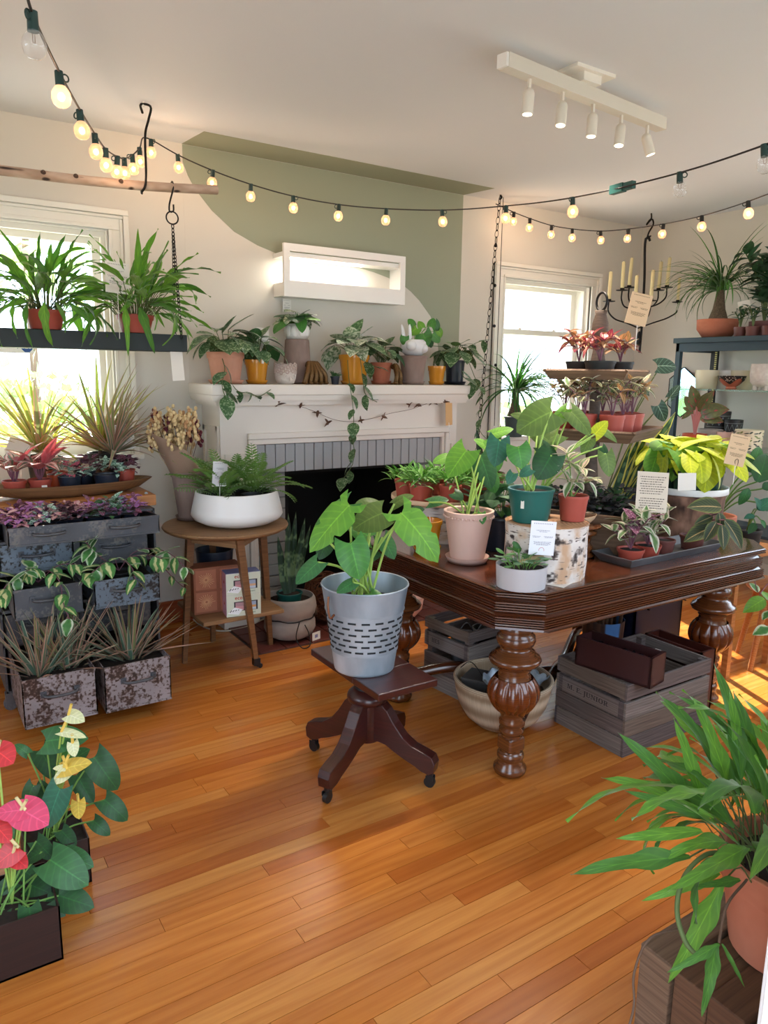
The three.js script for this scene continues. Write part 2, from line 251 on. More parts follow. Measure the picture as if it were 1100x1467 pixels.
// ---------------------------------------------------------------- outside: ground and greenery seen through the panes
struct('ground_outside', boxAt(-30, 30, -0.6, -0.35, -40, 20), S('#b9b4a6', 0.95), 'mostly unseen pale ground outside bouncing sunlight to the ceiling');  // mostly unseen ground, kept pale to bounce sunlight up to the ceiling
const leafOut = new THREE.BufferGeometry(); leafOut.setAttribute('position', new THREE.Float32BufferAttribute([0, 0, 0, -0.5, 0.5, 0.1, 0.5, 0.5, 0.1, 0, 1.1, 0], 3)); leafOut.setIndex([0, 2, 1, 1, 2, 3]); leafOut.computeVertexNormals();
function shrub(name, label, cat, x, y, z, rx, ry, rz, n, size, col, trunk) {
  const t = thing(name, label, cat, V(x, -0.35, z), 0, 'garden plants outside');
  const im = new THREE.InstancedMesh(leafOut, M({ color: new THREE.Color(col), roughness: 0.92, transmission: 0.4, thickness: 0 }), n), m = new THREE.Matrix4(), q = new THREE.Quaternion(), c = new THREE.Color();
  for (let i = 0; i < n; i++) {
    const a = rr(0, 6.283), h = rr(-1, 1), k = Math.cbrt(rr(0.15, 1)), s = Math.sqrt(1 - h * h) * k;
    q.setFromEuler(new THREE.Euler(rr(0, 6.28), rr(0, 6.28), rr(0, 6.28))); const sc = size * rr(0.6, 1.4);
    m.compose(V(Math.cos(a) * s * rx, y + 0.35 + h * k * ry, Math.sin(a) * s * rz), q, V(sc, sc, sc)); im.setMatrixAt(i, m); c.setRGB(rr(0.7, 1.2), rr(0.85, 1.2), rr(0.6, 1)); im.setColorAt(i, c);
  }
  im.name = 'foliage'; im.userData.kind = 'stuff'; im.castShadow = im.receiveShadow = true; t.add(im);
  mesh('stem', cyl(trunk, trunk * 0.7, y + 0.35, 0, 8), MAT.trunk, t);
}
shrub('garden_shrub', 'leafy green shrub outside the window behind the grassy plants', 'shrub', 0.85, 0.75, -7.2, 1.1, 0.75, 0.7, 900, 0.1, '#a4c285', 0.05);
shrub('garden_tree', 'bright green tree outside beyond the hanging ferns', 'tree', 1.5, 3.4, -10.5, 1.5, 1.2, 1.2, 420, 0.16, '#a9c68a', 0.06);
shrub('garden_shrub', 'low green shrub outside the window behind the three tier tray stand', 'shrub', 6.9, 0.55, -7.6, 1.0, 0.55, 0.7, 600, 0.1, '#9fbe80', 0.05);
// ---------------------------------------------------------------- fireplace
{
  const f = thing('fireplace_mantel', 'white painted wooden mantelpiece with panelled frieze and grey tile slips', 'fireplace', V(0, 0, 0));
  const x0 = 1.45, x1 = 3.085, zf = -3.85, top = 1.38;
  mesh('shelf', boxAt(1.375, 3.16, 1.322, top, WZ, -3.751, 0.006), MAT.mantel, f);
  const crown = [[0, 0], [0.018, 0.002], [0.03, 0.012], [0.034, 0.024], [0.05, 0.03], [0.06, 0.045], [0.066, 0.056]];
  mesh('crown_moulding', merge(crown.slice(1).map(([o], i) => boxAt(x0 - 0.005 - o, x1 + 0.005 + o, 1.264 + crown[i][1], 1.3225, WZ, zf + 0.02 + o))), MAT.mantel, f);
  mesh('frieze', boxAt(x0, x1, 1.105, 1.266, WZ, zf), MAT.mantel, f);
  for (const [a, b] of [[x0, 1.605], [3.02, x1]]) mesh('pilaster', merge([boxAt(a, b, 0.0, 1.105, WZ, zf), boxAt(a + 0.02, b - 0.02, 0.2, 1.0, zf, zf + 0.012, 0.003), boxAt(a - 0.012, b + 0.01, 0, 0.16, WZ, zf + 0.016, 0.004)]), MAT.mantel, f);
  mesh('side_panel', merge([boxAt(x0 - 0.01, x0, 1.12, 1.15, -4.1, -3.88), boxAt(x0 - 0.01, x0, 0.25, 0.28, -4.1, -3.88), boxAt(x0 - 0.01, x0, 0.25, 1.15, -4.1, -4.07), boxAt(x0 - 0.01, x0, 0.25, 1.15, -3.9, -3.87)]), MAT.mantel, f);
  mesh('inner_moulding', merge([[1.605, 3.02, 1.075, 1.11], [1.605, 1.64, 0, 1.0745], [2.985, 3.02, 0, 1.0745]].map(([a, b, c, d]) => boxAt(a, b, c, d, zf - 0.05, zf + 0.02, 0.006)).concat([[1.641, 2.984, 1.045, 1.0744], [1.641, 1.66, 0, 1.0445], [2.965, 2.984, 0, 1.0445]].map(([a, b, c, d]) => boxAt(a, b, c, d, zf - 0.05, zf + 0.006, 0.004)))), MAT.mantel, f);
  mesh('backing', merge([boxAt(1.655, 2.97, 0.878, 1.05, -4.0, zf - 0.028), boxAt(1.655, 1.845, 0, 0.88, -4.0, zf - 0.028), boxAt(2.775, 2.97, 0, 0.88, -4.0, zf - 0.028)]), S('#6c6c6b', 0.8), f);
  const sg = new RoundedBoxGeometry(0.0585, 0.162, 0.02, 1, 0.004);
  for (let i = 0; i < 21; i++) { const m = mesh('tile', sg, MAT.tileGrey, f, 'grey painted tile'); m.position.set(1.6875 + i * 0.0622, 0.9615, zf - 0.022 + rr(-0.001, 0.001)); }
  const bg = new RoundedBoxGeometry(0.178, 0.062, 0.03, 1, 0.006);
  for (let j = 0; j < 13; j++) for (const x of [1.751, 2.868]) { const m = mesh('brick', bg, MAT.brickGrey, f, 'grey painted brick'); m.position.set(x, 0.035 + j * 0.0665, zf - 0.027 + rr(-0.002, 0.002)); }
  mesh('firebox', merge([boxAt(1.84, 2.78, 0, 0.9, -4.62, -4.6), boxAt(1.83, 1.875, 0, 0.9, -4.62, -3.9), boxAt(2.745, 2.79, 0, 0.9, -4.62, -3.9), boxAt(1.83, 2.79, 0.862, 0.9, -4.62, -3.895), boxAt(1.83, 2.79, -0.01, 0.003, -4.62, -3.9)]), MAT.soot, f, 'black firebox');
}
// ---------------------------------------------------------------- lit display box on the chimney wall
{
  const x0 = 1.904, x1 = 2.742, y0 = 1.875, y1 = 2.168, z1 = -3.98;
  const b = thing('wall_light_box', 'white framed shadow box shining on the sage and cream wall above the mantel', 'light box');
  mesh('front_frame', merge([boxAt(x0, x1, y1 - 0.04, y1, z1 - 0.02, z1), boxAt(x0, x1, y0, y0 + 0.09, z1 - 0.02, z1), boxAt(x0, x0 + 0.038, y0 + 0.09, y1 - 0.04, z1 - 0.02, z1), boxAt(x1 - 0.038, x1, y0 + 0.09, y1 - 0.04, z1 - 0.02, z1)]), MAT.white, b);
  mesh('top_board', boxAt(x0 + 0.002, x1 - 0.002, y1 - 0.07, y1 - 0.045, WZ, z1 - 0.02), MAT.white, b);
  mesh('bottom_board', boxAt(x0 + 0.002, x1 - 0.002, y0 + 0.005, y0 + 0.08, WZ, z1 - 0.02), MAT.white, b);
  mesh('end_board', boxAt(x1 - 0.02, x1 - 0.002, y0 + 0.08, y1 - 0.07, WZ, z1 - 0.02), MAT.white, b);
  mesh('light_strip', boxAt(x0 + 0.05, x0 + 0.56, y1 - 0.079, y1 - 0.071, -4.06, -4.03), M({ color: 0xffffff, emissive: new THREE.Color(1, 0.93, 0.8), emissiveIntensity: 14 }), b, 'glowing light strip');
  const l = new THREE.RectAreaLight(new THREE.Color(1, 0.93, 0.8), 130, 0.51, 0.03); l.position.set(x0 + 0.305, y1 - 0.081, -4.045); l.lookAt(x0 + 0.305, 0, -4.045); b.add(l);
}
// ---------------------------------------------------------------- ceiling track with five spots
{
  const a = V(1.945, 2.565, -2.22), b = V(2.99, 2.565, -2.33), dir = b.clone().sub(a).normalize();
  const t = thing('track_light', 'white ceiling track with five small spotlights above the table', 'lamp', V(0, 0, 0));
  mesh('track', bar(a, b, 0.05, 0.05), S('#d8d2c6', 0.5), t);
  mesh('end_cap', bar(a.clone().addScaledVector(dir, -0.012), a, 0.046, 0.046), MAT.white, t);
  mesh('ceiling_bracket', merge([boxAt(2.36, 2.46, 2.59, CEIL, -2.32, -2.22), boxAt(2.3, 2.52, 2.622, CEIL, -2.34, -2.2)]), MAT.trim, t);
  const heads = [[746, 135], [795, 158], [844, 176], [884, 192], [932, 203]], tilt = [[-0.05, 0], [-0.1, 0.05], [-0.05, 0.02], [-0.15, 0.08], [0.3, 0.2]];
  const hg = merge([cyl(0.026, 0.026, 0.075, -0.075, 18), new THREE.SphereGeometry(0.026, 18, 8, 0, 6.283, 0, 1.571)]);
  heads.forEach(([u, v], i) => {
    const f = (i + 0.35) / 4.75, top = a.clone().lerp(b, 0.07 + f * 0.9); top.y -= 0.025;
    const piv = top.clone(); piv.y -= 0.055; const down = V(tilt[i][0], -1, tilt[i][1]).normalize();
    const h = mesh('spot_head', hg, S('#e4ded2', 0.45), t); h.position.copy(piv); h.scale.set(0.82, 0.92, 0.82); h.quaternion.setFromUnitVectors(V(0, -1, 0), down);
    mesh('spot_stem', bar(top, piv, 0.011), S('#e4ded2', 0.45), t);
    const lens = mesh('lens', new THREE.CircleGeometry(0.021, 20).rotateX(Math.PI / 2).translate(0, -0.0765, 0), M({ color: 0xffffff, emissive: new THREE.Color(1, 0.86, 0.64), emissiveIntensity: 9 }), h);
    const s = new THREE.SpotLight(new THREE.Color(1, 0.86, 0.72), 6, 0, 38 * D2R, 0.6, 2); s.position.copy(piv).addScaledVector(down, 0.085); s.target.position.copy(piv).addScaledVector(down, 2); s.castShadow = true; s.shadow.radius = 1; t.add(s, s.target);
  });
}
// ---------------------------------------------------------------- festoon strings
const bulbGlass = M({ color: new THREE.Color(1, 0.66, 0.48), transmission: 0.75, thickness: 0, roughness: 0.4, emissive: new THREE.Color(1, 0.44, 0.2), emissiveIntensity: 0.55 });
const bulbClear = M({ color: new THREE.Color(0.95, 0.95, 0.95), transmission: 0.92, thickness: 0, roughness: 0.05 });
const bulbGlow = M({ color: 0xffffff, emissive: new THREE.Color(1, 0.82, 0.62), emissiveIntensity: 30 });
const globeGeo = lathe([[0.001, -0.05], [0.012, -0.0485], [0.0205, -0.041], [0.0245, -0.0275], [0.023, -0.014], [0.017, -0.004], [0.012, 0.002]], 20);
const sockGeo = merge([cyl(0.0115, 0.0105, 0.038, 0, 14), new THREE.TorusGeometry(0.009, 0.0022, 6, 12).translate(-0.017, 0.026, 0)]);
const glowGeo = new THREE.SphereGeometry(0.0085, 12, 8).scale(1, 1.2, 1).translate(0, -0.024, 0);
function festoon(label, cablePts, bulbs, sockMat, cabMat) {
  const t = thing('string_light', label, 'string lights');
  mesh('cable', tube(cablePts, 0.0032, cablePts.length * 10, 6), cabMat, t);
  for (const [p, on, lean] of bulbs) {
    const s = mesh('socket', sockGeo, sockMat, t); s.position.copy(p); s.position.y -= 0.036; s.rotation.set(rr(-0.1, 0.1), rr(0, 6), lean ?? rr(-0.12, 0.12));
    mesh('bulb', globeGeo, on ? bulbGlass : bulbClear, s);
    if (on) { mesh('filament', glowGeo, bulbGlow, s); const l = new THREE.PointLight(new THREE.Color(1, 0.6, 0.34), 0.045, 0, 2); l.position.set(0, -0.024, 0); l.shadow.radius = 0.5; l.castShadow = true; s.add(l); }
    else mesh('filament', tube([V(-0.005, -0.004, 0), V(-0.003, -0.02, 0), V(0.003, -0.02, 0), V(0.005, -0.004, 0)], 0.0006, 8, 4), MAT.copperWire, s);
  }
  return t;
}
{
  // the near string: from the viewer's side to the iron hook, on along the chimney wall and out over the table
  const d = [1.55, 1.95, 2.45, 2.85, 3.05, 3.25, 3.35, 3.45, 3.5, 3.55];
  const P = [[46, 18], [85, 103], [115, 158], [136, 192], [151, 213], [167, 224], [178, 227], [190, 222], [200, 212]].map(([u, v], i) => at(u, v, [1.5, 1.9, 2.3, 2.65, 2.85, 3.05, 3.2, 3.35, 3.45][i]));
  const hook = at(207, 197, 3.6);
  const mid = [[216, 200, 3.6], [255, 222, 3.68], [304, 244, 3.75], [359, 264, 3.85], [420, 281, 3.95], [485, 293, 4.0], [553, 299, 4.05], [634, 301, 4.0]].map(([u, v, dd]) => at(u, v, dd));
  const over = [[725, 295, 3.75], [821, 283, 3.3], [975, 247, 2.7], [1097, 207, 2.3]].map(([u, v, dd]) => at(u, v, dd));
  festoon('warm globe bulbs on dark green cable looping from iron hook past the sage wall', [at(34, -25, 1.35), ...P, hook, ...mid, ...over, at(1180, 175, 2.1)],
    [[P[0], false], ...P.slice(1).map((p) => [p, true]), ...mid.map((p) => [p, true]), [over[0], true], [over[1], true], [over[2], false], [over[3], false]], MAT.greenCable, MAT.cable);
  const last = scene.children[scene.children.length - 1], pa = at(876, 273, 3.08), pb = at(908, 264, 2.97);
  mesh('plug_connector', merge([bar(pa, pa.clone().lerp(pb, 0.58), 0.026, 0.034), bar(pa.clone().lerp(pb, 0.6), pb, 0.022, 0.028)]), S('#1d4f49', 0.45), last, 'dark green plug connector');
  // the far string: from the chain hook across the corner towards the metal shelf
  const far = [[736, 304, 5.0], [759, 313, 5.02], [790, 323, 5.05], [820, 328, 5.05], [861, 331, 5.0], [900, 328, 4.9], [950, 321, 4.6], [1006, 309, 4.2], [1073, 288, 3.7]].map(([u, v, dd]) => at(u, v, dd));
  festoon('string of warm globe bulbs in dark sockets sagging past the window and candelabra', [at(710, 292, 4.98), ...far, at(1160, 255, 3.3)], far.map((p) => [p, true]), MAT.black, MAT.cable);
}
// ---------------------------------------------------------------- big dining table
function ringLoft(outline, prof) {   // outline(o) gives the polygon pushed out by o; prof is [[o, y] ...] from the top down
  const rings = prof.map(([o, y]) => outline(o).map(([x, z]) => V(x, y, z))), n = rings[0].length, pos = [], uv = [];
  for (let i = 0; i < n; i++) {
    const j = (i + 1) % n, len = rings[0][i].distanceTo(rings[0][j]);
    for (let k = 0; k + 1 < rings.length; k++) {
      const a = rings[k][i], b = rings[k][j], c = rings[k + 1][j], d = rings[k + 1][i], y0 = k * 0.012, y1 = y0 + 0.012;
      for (const [p, u, w] of [[a, 0, y0], [b, len, y0], [c, len, y1], [a, 0, y0], [c, len, y1], [d, 0, y1]]) { pos.push(p.x, p.y, p.z); uv.push(u + i * 0.7, w); }
    }
  }
  const g = new THREE.BufferGeometry(); g.setAttribute('position', new THREE.Float32BufferAttribute(pos, 3)); g.setAttribute('uv', new THREE.Float32BufferAttribute(uv, 2)); g.computeVertexNormals();
  return crease(g, 0.7);
}
const TT = 0.745;
{
  const X0 = 1.61, X1 = 3.13, Z0 = -2.75, Z1 = -1.655;
  const out = (o) => { const c = 0.115 - o * 0.4, a = X0 - o, b = X1 + o, p = Z0 - o, q = Z1 + o; return [[a + c, p], [a, p + c], [a, q - c], [a + c, q], [b - c, q], [b, q - c], [b, p + c], [b - c, p]]; };
  const t = thing('dining_table', 'dark antique dining table with reeded edge and bulbous turned legs', 'table');
  const prof = [[-0.03, TT], [-0.004, TT], [0, TT - 0.004]]; let y = TT - 0.006;
  const reed = (n, h, o, d) => { for (let i = 0; i < n; i++) { prof.push([o, y], [o + d, y - h * 0.25], [o + d, y - h * 0.75], [o, y - h]); y -= h + 0.0006; } };
  reed(2, 0.008, -0.004, 0.005); prof.push([-0.016, y - 0.002], [-0.019, y - 0.009], [-0.014, y - 0.017]); y -= 0.018; reed(4, 0.0085, -0.010, 0.005); prof.push([-0.014, y - 0.003], [-0.008, y - 0.012]); y -= 0.013; reed(4, 0.0075, -0.004, 0.005); prof.push([0.004, y - 0.001], [0.006, y - 0.008], [0.0, y - 0.012], [-0.04, y - 0.012]);
  mesh('edge_moulding', ringLoft(out, prof), MAT.tableWood, t);
  const top = out(-0.03), half = (a, b) => uvBox(new THREE.ExtrudeGeometry(shapeOf(top.map(([x, z]) => [Math.min(b, Math.max(a, x)), -z])), { depth: 0.02, bevelEnabled: false }).rotateX(-Math.PI / 2).translate(0, TT - 0.02, 0));
  const topMat = M({ map: woodTex([128, 66, 30], [62, 26, 12], 13, [1.2, 3.2], 0.5), roughness: 0.2, clearcoat: 0.7, clearcoatRoughness: 0.12 });
  mesh('tabletop_board', half(1, 2.1), topMat, t); mesh('tabletop_board', half(2.1008, 2.64), topMat, t); mesh('tabletop_board', half(2.6408, 4), topMat, t);
  mesh('apron', ringLoft((o) => out(o - 0.06), [[0, 0.62], [0, 0.575], [-0.05, 0.575]]), MAT.tableWood, t);
  const legProf = [[0.001, 0.0], [0.045, 0.0], [0.058, 0.008], [0.062, 0.02], [0.06, 0.03], [0.05, 0.04], [0.046, 0.055], [0.046, 0.06], [0.05, 0.068], [0.05, 0.08], [0.044, 0.09], [0.038, 0.093], [0.038, 0.15], [0.036, 0.16], [0.045, 0.166], [0.046, 0.18], [0.038, 0.188], [0.047, 0.196], [0.048, 0.215], [0.04, 0.224], [0.046, 0.236], [0.05, 0.25], [0.058, 0.256]];
  const headProf = [[0.062, 0.378], [0.058, 0.39], [0.056, 0.405], [0.062, 0.412], [0.056, 0.42], [0.07, 0.425], [0.09, 0.436], [0.095, 0.448], [0.09, 0.458], [0.076, 0.466], [0.07, 0.478], [0.056, 0.486], [0.054, 0.498], [0.066, 0.505], [0.071, 0.52], [0.068, 0.537], [0.056, 0.546], [0.062, 0.556], [0.06, 0.6], [0.001, 0.6]];
  const bulb = lathe(Array.from({ length: 15 }, (_, i) => { const s = i / 14, yy = 0.254 + s * 0.126; return [0.05 + 0.046 * Math.pow(Math.sin(Math.PI * (0.06 + 0.84 * s)), 0.75), yy]; }), 144);
  { const p = bulb.attributes.position; for (let i = 0; i < p.count; i++) { const a = Math.atan2(p.getZ(i), p.getX(i)), r = Math.hypot(p.getX(i), p.getZ(i)), s = (p.getY(i) - 0.254) / 0.126, k = sstep(0, 0.12, s) * sstep(1, 0.86, s), fl = 1 - 0.085 * k * Math.pow(1 - Math.abs(Math.sin(a * 6)), 1.5); p.setX(i, Math.cos(a) * r * fl); p.setZ(i, Math.sin(a) * r * fl); } bulb.computeVertexNormals(); }
  const foot = lathe(legProf, 36), head = lathe(headProf, 36), block = box(0.076, 0.06, 0.076, 0, 0.122, 0, 0.012);
  for (const [x, z] of [[1.778, -1.84], [1.778, -2.575], [2.965, -1.835], [2.965, -2.575]]) {
    const l = mesh('leg', merge([foot, head, block]), MAT.legWood, t); l.position.set(x, 0, z); mesh('fluted_bulb', bulb, M({ map: MAT.legWood.map, color: 0xffd9b0, roughness: 0.24, clearcoat: 0.7, clearcoatRoughness: 0.12 }), l);
  }
  for (const [x, z] of [[1.82, -1.88], [1.82, -2.535], [2.92, -1.88], [2.92, -2.535]]) mesh('stretcher', tube([V(x, 0.125, z), V(x * 0.7 + 2.37 * 0.3, 0.16, z * 0.7 - 2.2 * 0.3), V(x * 0.35 + 2.37 * 0.65, 0.12, z * 0.35 - 2.2 * 0.65), V(2.37, 0.14, -2.2)], 0.026, 20, 8), MAT.tableWood, t);
}
// ---------------------------------------------------------------- plant stand on casters
{
  const t = thing('pedestal_stand', 'dark mahogany plant stand on four curved legs with casters under the galvanized bucket', 'stand', V(1.335, 0, -2.13), 0);
  mesh('top_board', boxAt(-0.12, 0.12, 0.402, 0.428, -0.215, 0.09, 0.004), MAT.standWood, t); mesh('top_board', boxAt(-0.12, 0.12, 0.402, 0.428, 0.092, 0.258, 0.004), MAT.standWood, t);
  mesh('swivel_block', merge([box(0.1, 0.05, 0.13, 0, 0.377, 0.01, 0.01), cyl(0.05, 0.04, 0.035, 0.325)]), MAT.black, t);
  mesh('column', lathe([[0.001, 0.13], [0.045, 0.13], [0.045, 0.27], [0.05, 0.272], [0.07, 0.28], [0.076, 0.295], [0.072, 0.31], [0.055, 0.325], [0.045, 0.332], [0.001, 0.335]], 28), MAT.standWood, t);
  const leg = extrude([[0.035, 0.29], [0.06, 0.285], [0.085, 0.262], [0.115, 0.215], [0.15, 0.172], [0.19, 0.145], [0.235, 0.132], [0.262, 0.122], [0.272, 0.1], [0.268, 0.068], [0.252, 0.06], [0.225, 0.066], [0.2, 0.08], [0.16, 0.096], [0.12, 0.115], [0.085, 0.135], [0.06, 0.14], [0.035, 0.14]], 0.042, 0.003).translate(0, 0, -0.021);
  const wheel = merge([cyl(0.02, 0.02, 0.016, -0.008, 18).rotateX(Math.PI / 2).translate(0, 0.0205, 0), boxAt(-0.012, 0.016, 0.03, 0.046, -0.012, -0.009), boxAt(-0.012, 0.016, 0.03, 0.046, 0.009, 0.012), cyl(0.012, 0.012, 0.018, 0.044, 10)]);
  for (const [x, z] of [[-0.222, 0.105], [0.123, 0.2], [-0.105, -0.244], [0.235, -0.13]]) {
    const g = new THREE.Group(), l = mesh('leg', uvBox(leg.clone()), MAT.standWood, t); l.rotation.y = Math.atan2(-z, x); mesh('caster', wheel.clone().translate(0.25, 0, 0), MAT.blackPlastic, l);
  }
}
// ---------------------------------------------------------------- slatted crates under the table
function slatCrate(label, pos, turn, L, Wd, H, txt, gapTop) {   // L along local z (the printed face looks to -x), Wd along x
  const t = thing('wooden_crate', label, 'crate', pos, turn, 'weathered crates under the table'), th = 0.012, n = 4;
  const mats = [0xffffff, 0xd8d2d6, 0xc8c4cc, 0xe8ddd2].map((c) => M({ map: greyWoodMap, color: c, roughness: 0.82 }));
  const ys = gapTop ? [[0, 0.076], [0.079, 0.15], [0.153, 0.222], [H - 0.062, H]] : [[0, 0.085], [0.088, 0.17], [0.2, 0.27], [H - 0.05, H]];
  const tm = txt && canvasTex(512, 128, (c, w, h) => { c.fillStyle = '#847970'; c.fillRect(0, 0, w, h); for (let i = 0; i < 260; i++) { c.fillStyle = `rgba(${i % 2 ? 40 : 150},${i % 2 ? 34 : 140},${i % 2 ? 36 : 138},0.12)`; c.fillRect(0, hash(i, 1, 3) * h, w, 1 + hash(i, 2, 3) * 2); } c.fillStyle = 'rgba(28,22,26,0.72)'; c.font = 'bold 58px serif'; c.fillText(txt, 44, 86); });
  ys.forEach(([a, b], i) => {
    for (const s of [-1, 1]) {
      const side = mesh('slat', uvBox(new RoundedBoxGeometry(th, b - a, L, 1, 0.002).translate(s * (Wd / 2 - th / 2), (a + b) / 2, 0)), mats[(i + (s > 0 ? 1 : 0)) % 4], t);
      const g2 = new RoundedBoxGeometry(Wd, b - a, th, 1, 0.002).translate(0, (a + b) / 2, s * (L / 2 + th / 2)); mesh('slat', uvBox(g2), mats[(i + 2) % 4], t);
      side.userData = {};
    }
  });
  const fi = gapTop ? 2 : 2, [fa, fb] = ys[fi];
  if (txt) { const m = mesh('stencil', new THREE.PlaneGeometry(L * 0.86, (fb - fa) * 0.9), M({ map: tm, roughness: 0.85 }), t, 'faded black stencil lettering'); m.rotation.y = -Math.PI / 2; m.position.set(-Wd / 2 - 0.0012, (fa + fb) / 2, 0); }
  for (const sx of [-1, 1]) for (const sz of [-1, 1]) mesh('corner_post', boxAt(sx * (Wd / 2 - th) - (sx > 0 ? 0.028 : 0), sx * (Wd / 2 - th) + (sx > 0 ? 0 : 0.028), 0, H - 0.004, sz * (L / 2) - (sz > 0 ? 0.028 : 0), sz * (L / 2) + (sz > 0 ? 0 : 0.028)), mats[1], t);
  mesh('bottom_board', boxAt(-Wd / 2 + th, Wd / 2 - th, 0.003, 0.015, -L / 2, L / 2), mats[0], t);
  return t;
}
slatCrate('weathered slatted crate stencilled with letters and carrying a dark wine box', V(2.485, 0, -1.865), 0, 0.335, 0.53, 0.297, 'M. E. JUNIOR', true);
slatCrate('weathered grey crate behind the straw basket under the table', V(2.2, 0, -2.53), 0.1, 0.27, 0.42, 0.335, 'HES', false);
// dark planter boxes stacked on and behind the crate
function trough(name, label, a, b, w, h, y, mat, group) {
  const mid = a.clone().add(b).multiplyScalar(0.5), L = a.distanceTo(b), t = thing(name, label, 'planter box', V(mid.x, y, mid.z), Math.atan2(-(b.z - a.z), b.x - a.x), group), k = 0.01;
  mesh('box_wall', boxAt(-L / 2, L / 2, 0, h, w / 2 - k, w / 2), mat, t); mesh('box_wall', boxAt(-L / 2, L / 2, 0, h, -w / 2, -w / 2 + k), mat, t);
  mesh('box_wall', boxAt(-L / 2, -L / 2 + k, 0, h, -w / 2, w / 2), mat, t); mesh('box_wall', boxAt(L / 2 - k, L / 2, 0, h, -w / 2, w / 2), mat, t); mesh('box_floor', boxAt(-L / 2, L / 2, 0, k, -w / 2, w / 2), mat, t);
  return t;
}
const wineMat = S('#3a1a1a', 0.45), wineMat2 = S('#4a1f18', 0.45);
{
  const t = trough('wine_box', 'long dark wine red planter box with white price sticker on the stencilled crate', V(2.262, 0, -1.95), V(2.318, 0, -1.63), 0.11, 0.12, 0.2985, wineMat);
  const lg = new THREE.PlaneGeometry(0.3, 0.088, 24, 8).rotateX(-Math.PI / 2), lp = lg.attributes.position; for (let i = 0; i < lp.count; i++) lp.setY(i, 0.085 + 0.02 * (hash(i, 3, 5) - 0.5)); lg.computeVertexNormals(); mesh('plastic_bag', lg, S('#26262a', 0.25), t, 'crumpled black plastic bag'); const s = mesh('price_sticker', new THREE.PlaneGeometry(0.024, 0.028), MAT.paper, t); s.position.set(0.13, 0.108, -0.053);
  trough('wine_box', 'dark red planter box behind the stencilled crate beside the table leg', V(2.815, 0, -2.03), V(2.815, 0, -1.74), 0.1, 0.3, 0.0, wineMat2);
  const b = trough('storage_bin', 'navy blue bin heaped with black tools under the table', V(2.75, 0, -2.22), V(3.1, 0, -2.22), 0.28, 0.4, 0.0, S('#141b33', 0.4));
  const g = []; for (let i = 0; i < 120; i++) { const p = V(rr(-0.18, 0.2), 0.4 + rr(-0.03, 0.1), rr(-0.12, 0.12)); g.push(bar(p, p.clone().add(V(rr(-0.05, 0.12), rr(-0.03, 0.05), rr(-0.09, 0.09))), 0.006)); }
  stuff(mesh('heaped_rods', merge(g), S('#0d0e10', 0.22), b, 'black glossy rods'));
}
{ // pencil pot of twigs behind the crate
  const p = atY(895, 915, 0.28), t = thing('striped_pot', 'brown and blue striped pot holding short twigs under the table', 'pot', V(2.64, 0.0, -2.02 - 0.45));
  t.position.set(2.62, 0, -2.15); mesh('pot', lathe([[0.001, 0], [0.075, 0], [0.095, 0.36], [0.088, 0.36], [0.07, 0.01]], 24), M({ map: tex(64, 8, (u) => (Math.floor(u * 8) % 3 === 1 ? [74, 116, 168] : mix([92, 58, 40], [50, 28, 20], (u * 48) % 1)), [1, 1]), roughness: 0.5 }), t);
  const g = []; for (let i = 0; i < 26; i++) { const a = rr(0, 6.28), r = rr(0, 0.07); g.push(bar(V(Math.cos(a) * r, 0.2, Math.sin(a) * r), V(Math.cos(a) * r * 1.3, 0.36 + rr(0.02, 0.07), Math.sin(a) * r * 1.3), 0.007)); } stuff(mesh('twigs', merge(g), S('#5a3c28', 0.8), t));
}
// ---------------------------------------------------------------- straw basket with zinc cups
{
  const t = thing('straw_basket', 'round shallow straw basket holding small zinc pots under the table', 'basket', V(2.02, 0, -2.155)); t.scale.set(0.9, 1, 0.9);
  mesh('basket_bowl', lathe([[0.001, 0.012], [0.12, 0.006], [0.17, 0.045], [0.205, 0.1], [0.222, 0.16], [0.228, 0.2], [0.222, 0.206], [0.212, 0.2], [0.195, 0.11], [0.16, 0.055], [0.1, 0.02], [0.001, 0.02]], 48), MAT.basket, t);
  mesh('basket_rim', new THREE.TorusGeometry(0.223, 0.009, 8, 48).rotateX(Math.PI / 2).translate(0, 0.203, 0), MAT.basket, t);
  for (let i = 0; i < 1; i++) mesh('wire_handle', tube([V(-0.1, 0.2, -0.2), V(-0.11, 0.26, -0.1), V(-0.1, 0.2, 0.0)], 0.002, 12, 5), MAT.iron, t);
}
function zincCup(label, x, y, z, s, tilt) {
  const t = thing('zinc_cup', label, 'pot', V(x, y, z), 0, 'zinc cups in the basket'); t.rotation.z = tilt; t.scale.setScalar(s);
  const g = lathe([[0.001, 0], [0.032, 0], [0.036, 0.03], [0.045, 0.075], [0.062, 0.1], [0.058, 0.1], [0.04, 0.075], [0.03, 0.01], [0.001, 0.008]], 40), p = g.attributes.position;
  for (let i = 0; i < p.count; i++) { const a = Math.atan2(p.getZ(i), p.getX(i)); p.setY(i, p.getY(i) + sstep(0.06, 0.1, p.getY(i)) * 0.008 * Math.sin(a * 8)); } g.computeVertexNormals(); mesh('cup', g, MAT.zinc, t);
}
zincCup('fluted zinc cup with wavy rim upright in the straw basket', 1.95, 0.125, -2.07, 1.3, 0.1);
zincCup('blue grey zinc cup lying at the basket edge behind the table leg', 2.09, 0.13, -2.1, 1.1, -0.5);
{ const t = thing('slate_box', 'small charcoal box tilted in the straw basket', 'box', V(1.925, 0.11, -2.2), 0.5); mesh('body', box(0.12, 0.1, 0.11, 0, 0.05, 0, 0.006), S('#3c3a38', 0.8), t); mesh('lid', box(0.124, 0.012, 0.114, 0, 0.104, 0, 0.004), S('#454240', 0.8), t); }
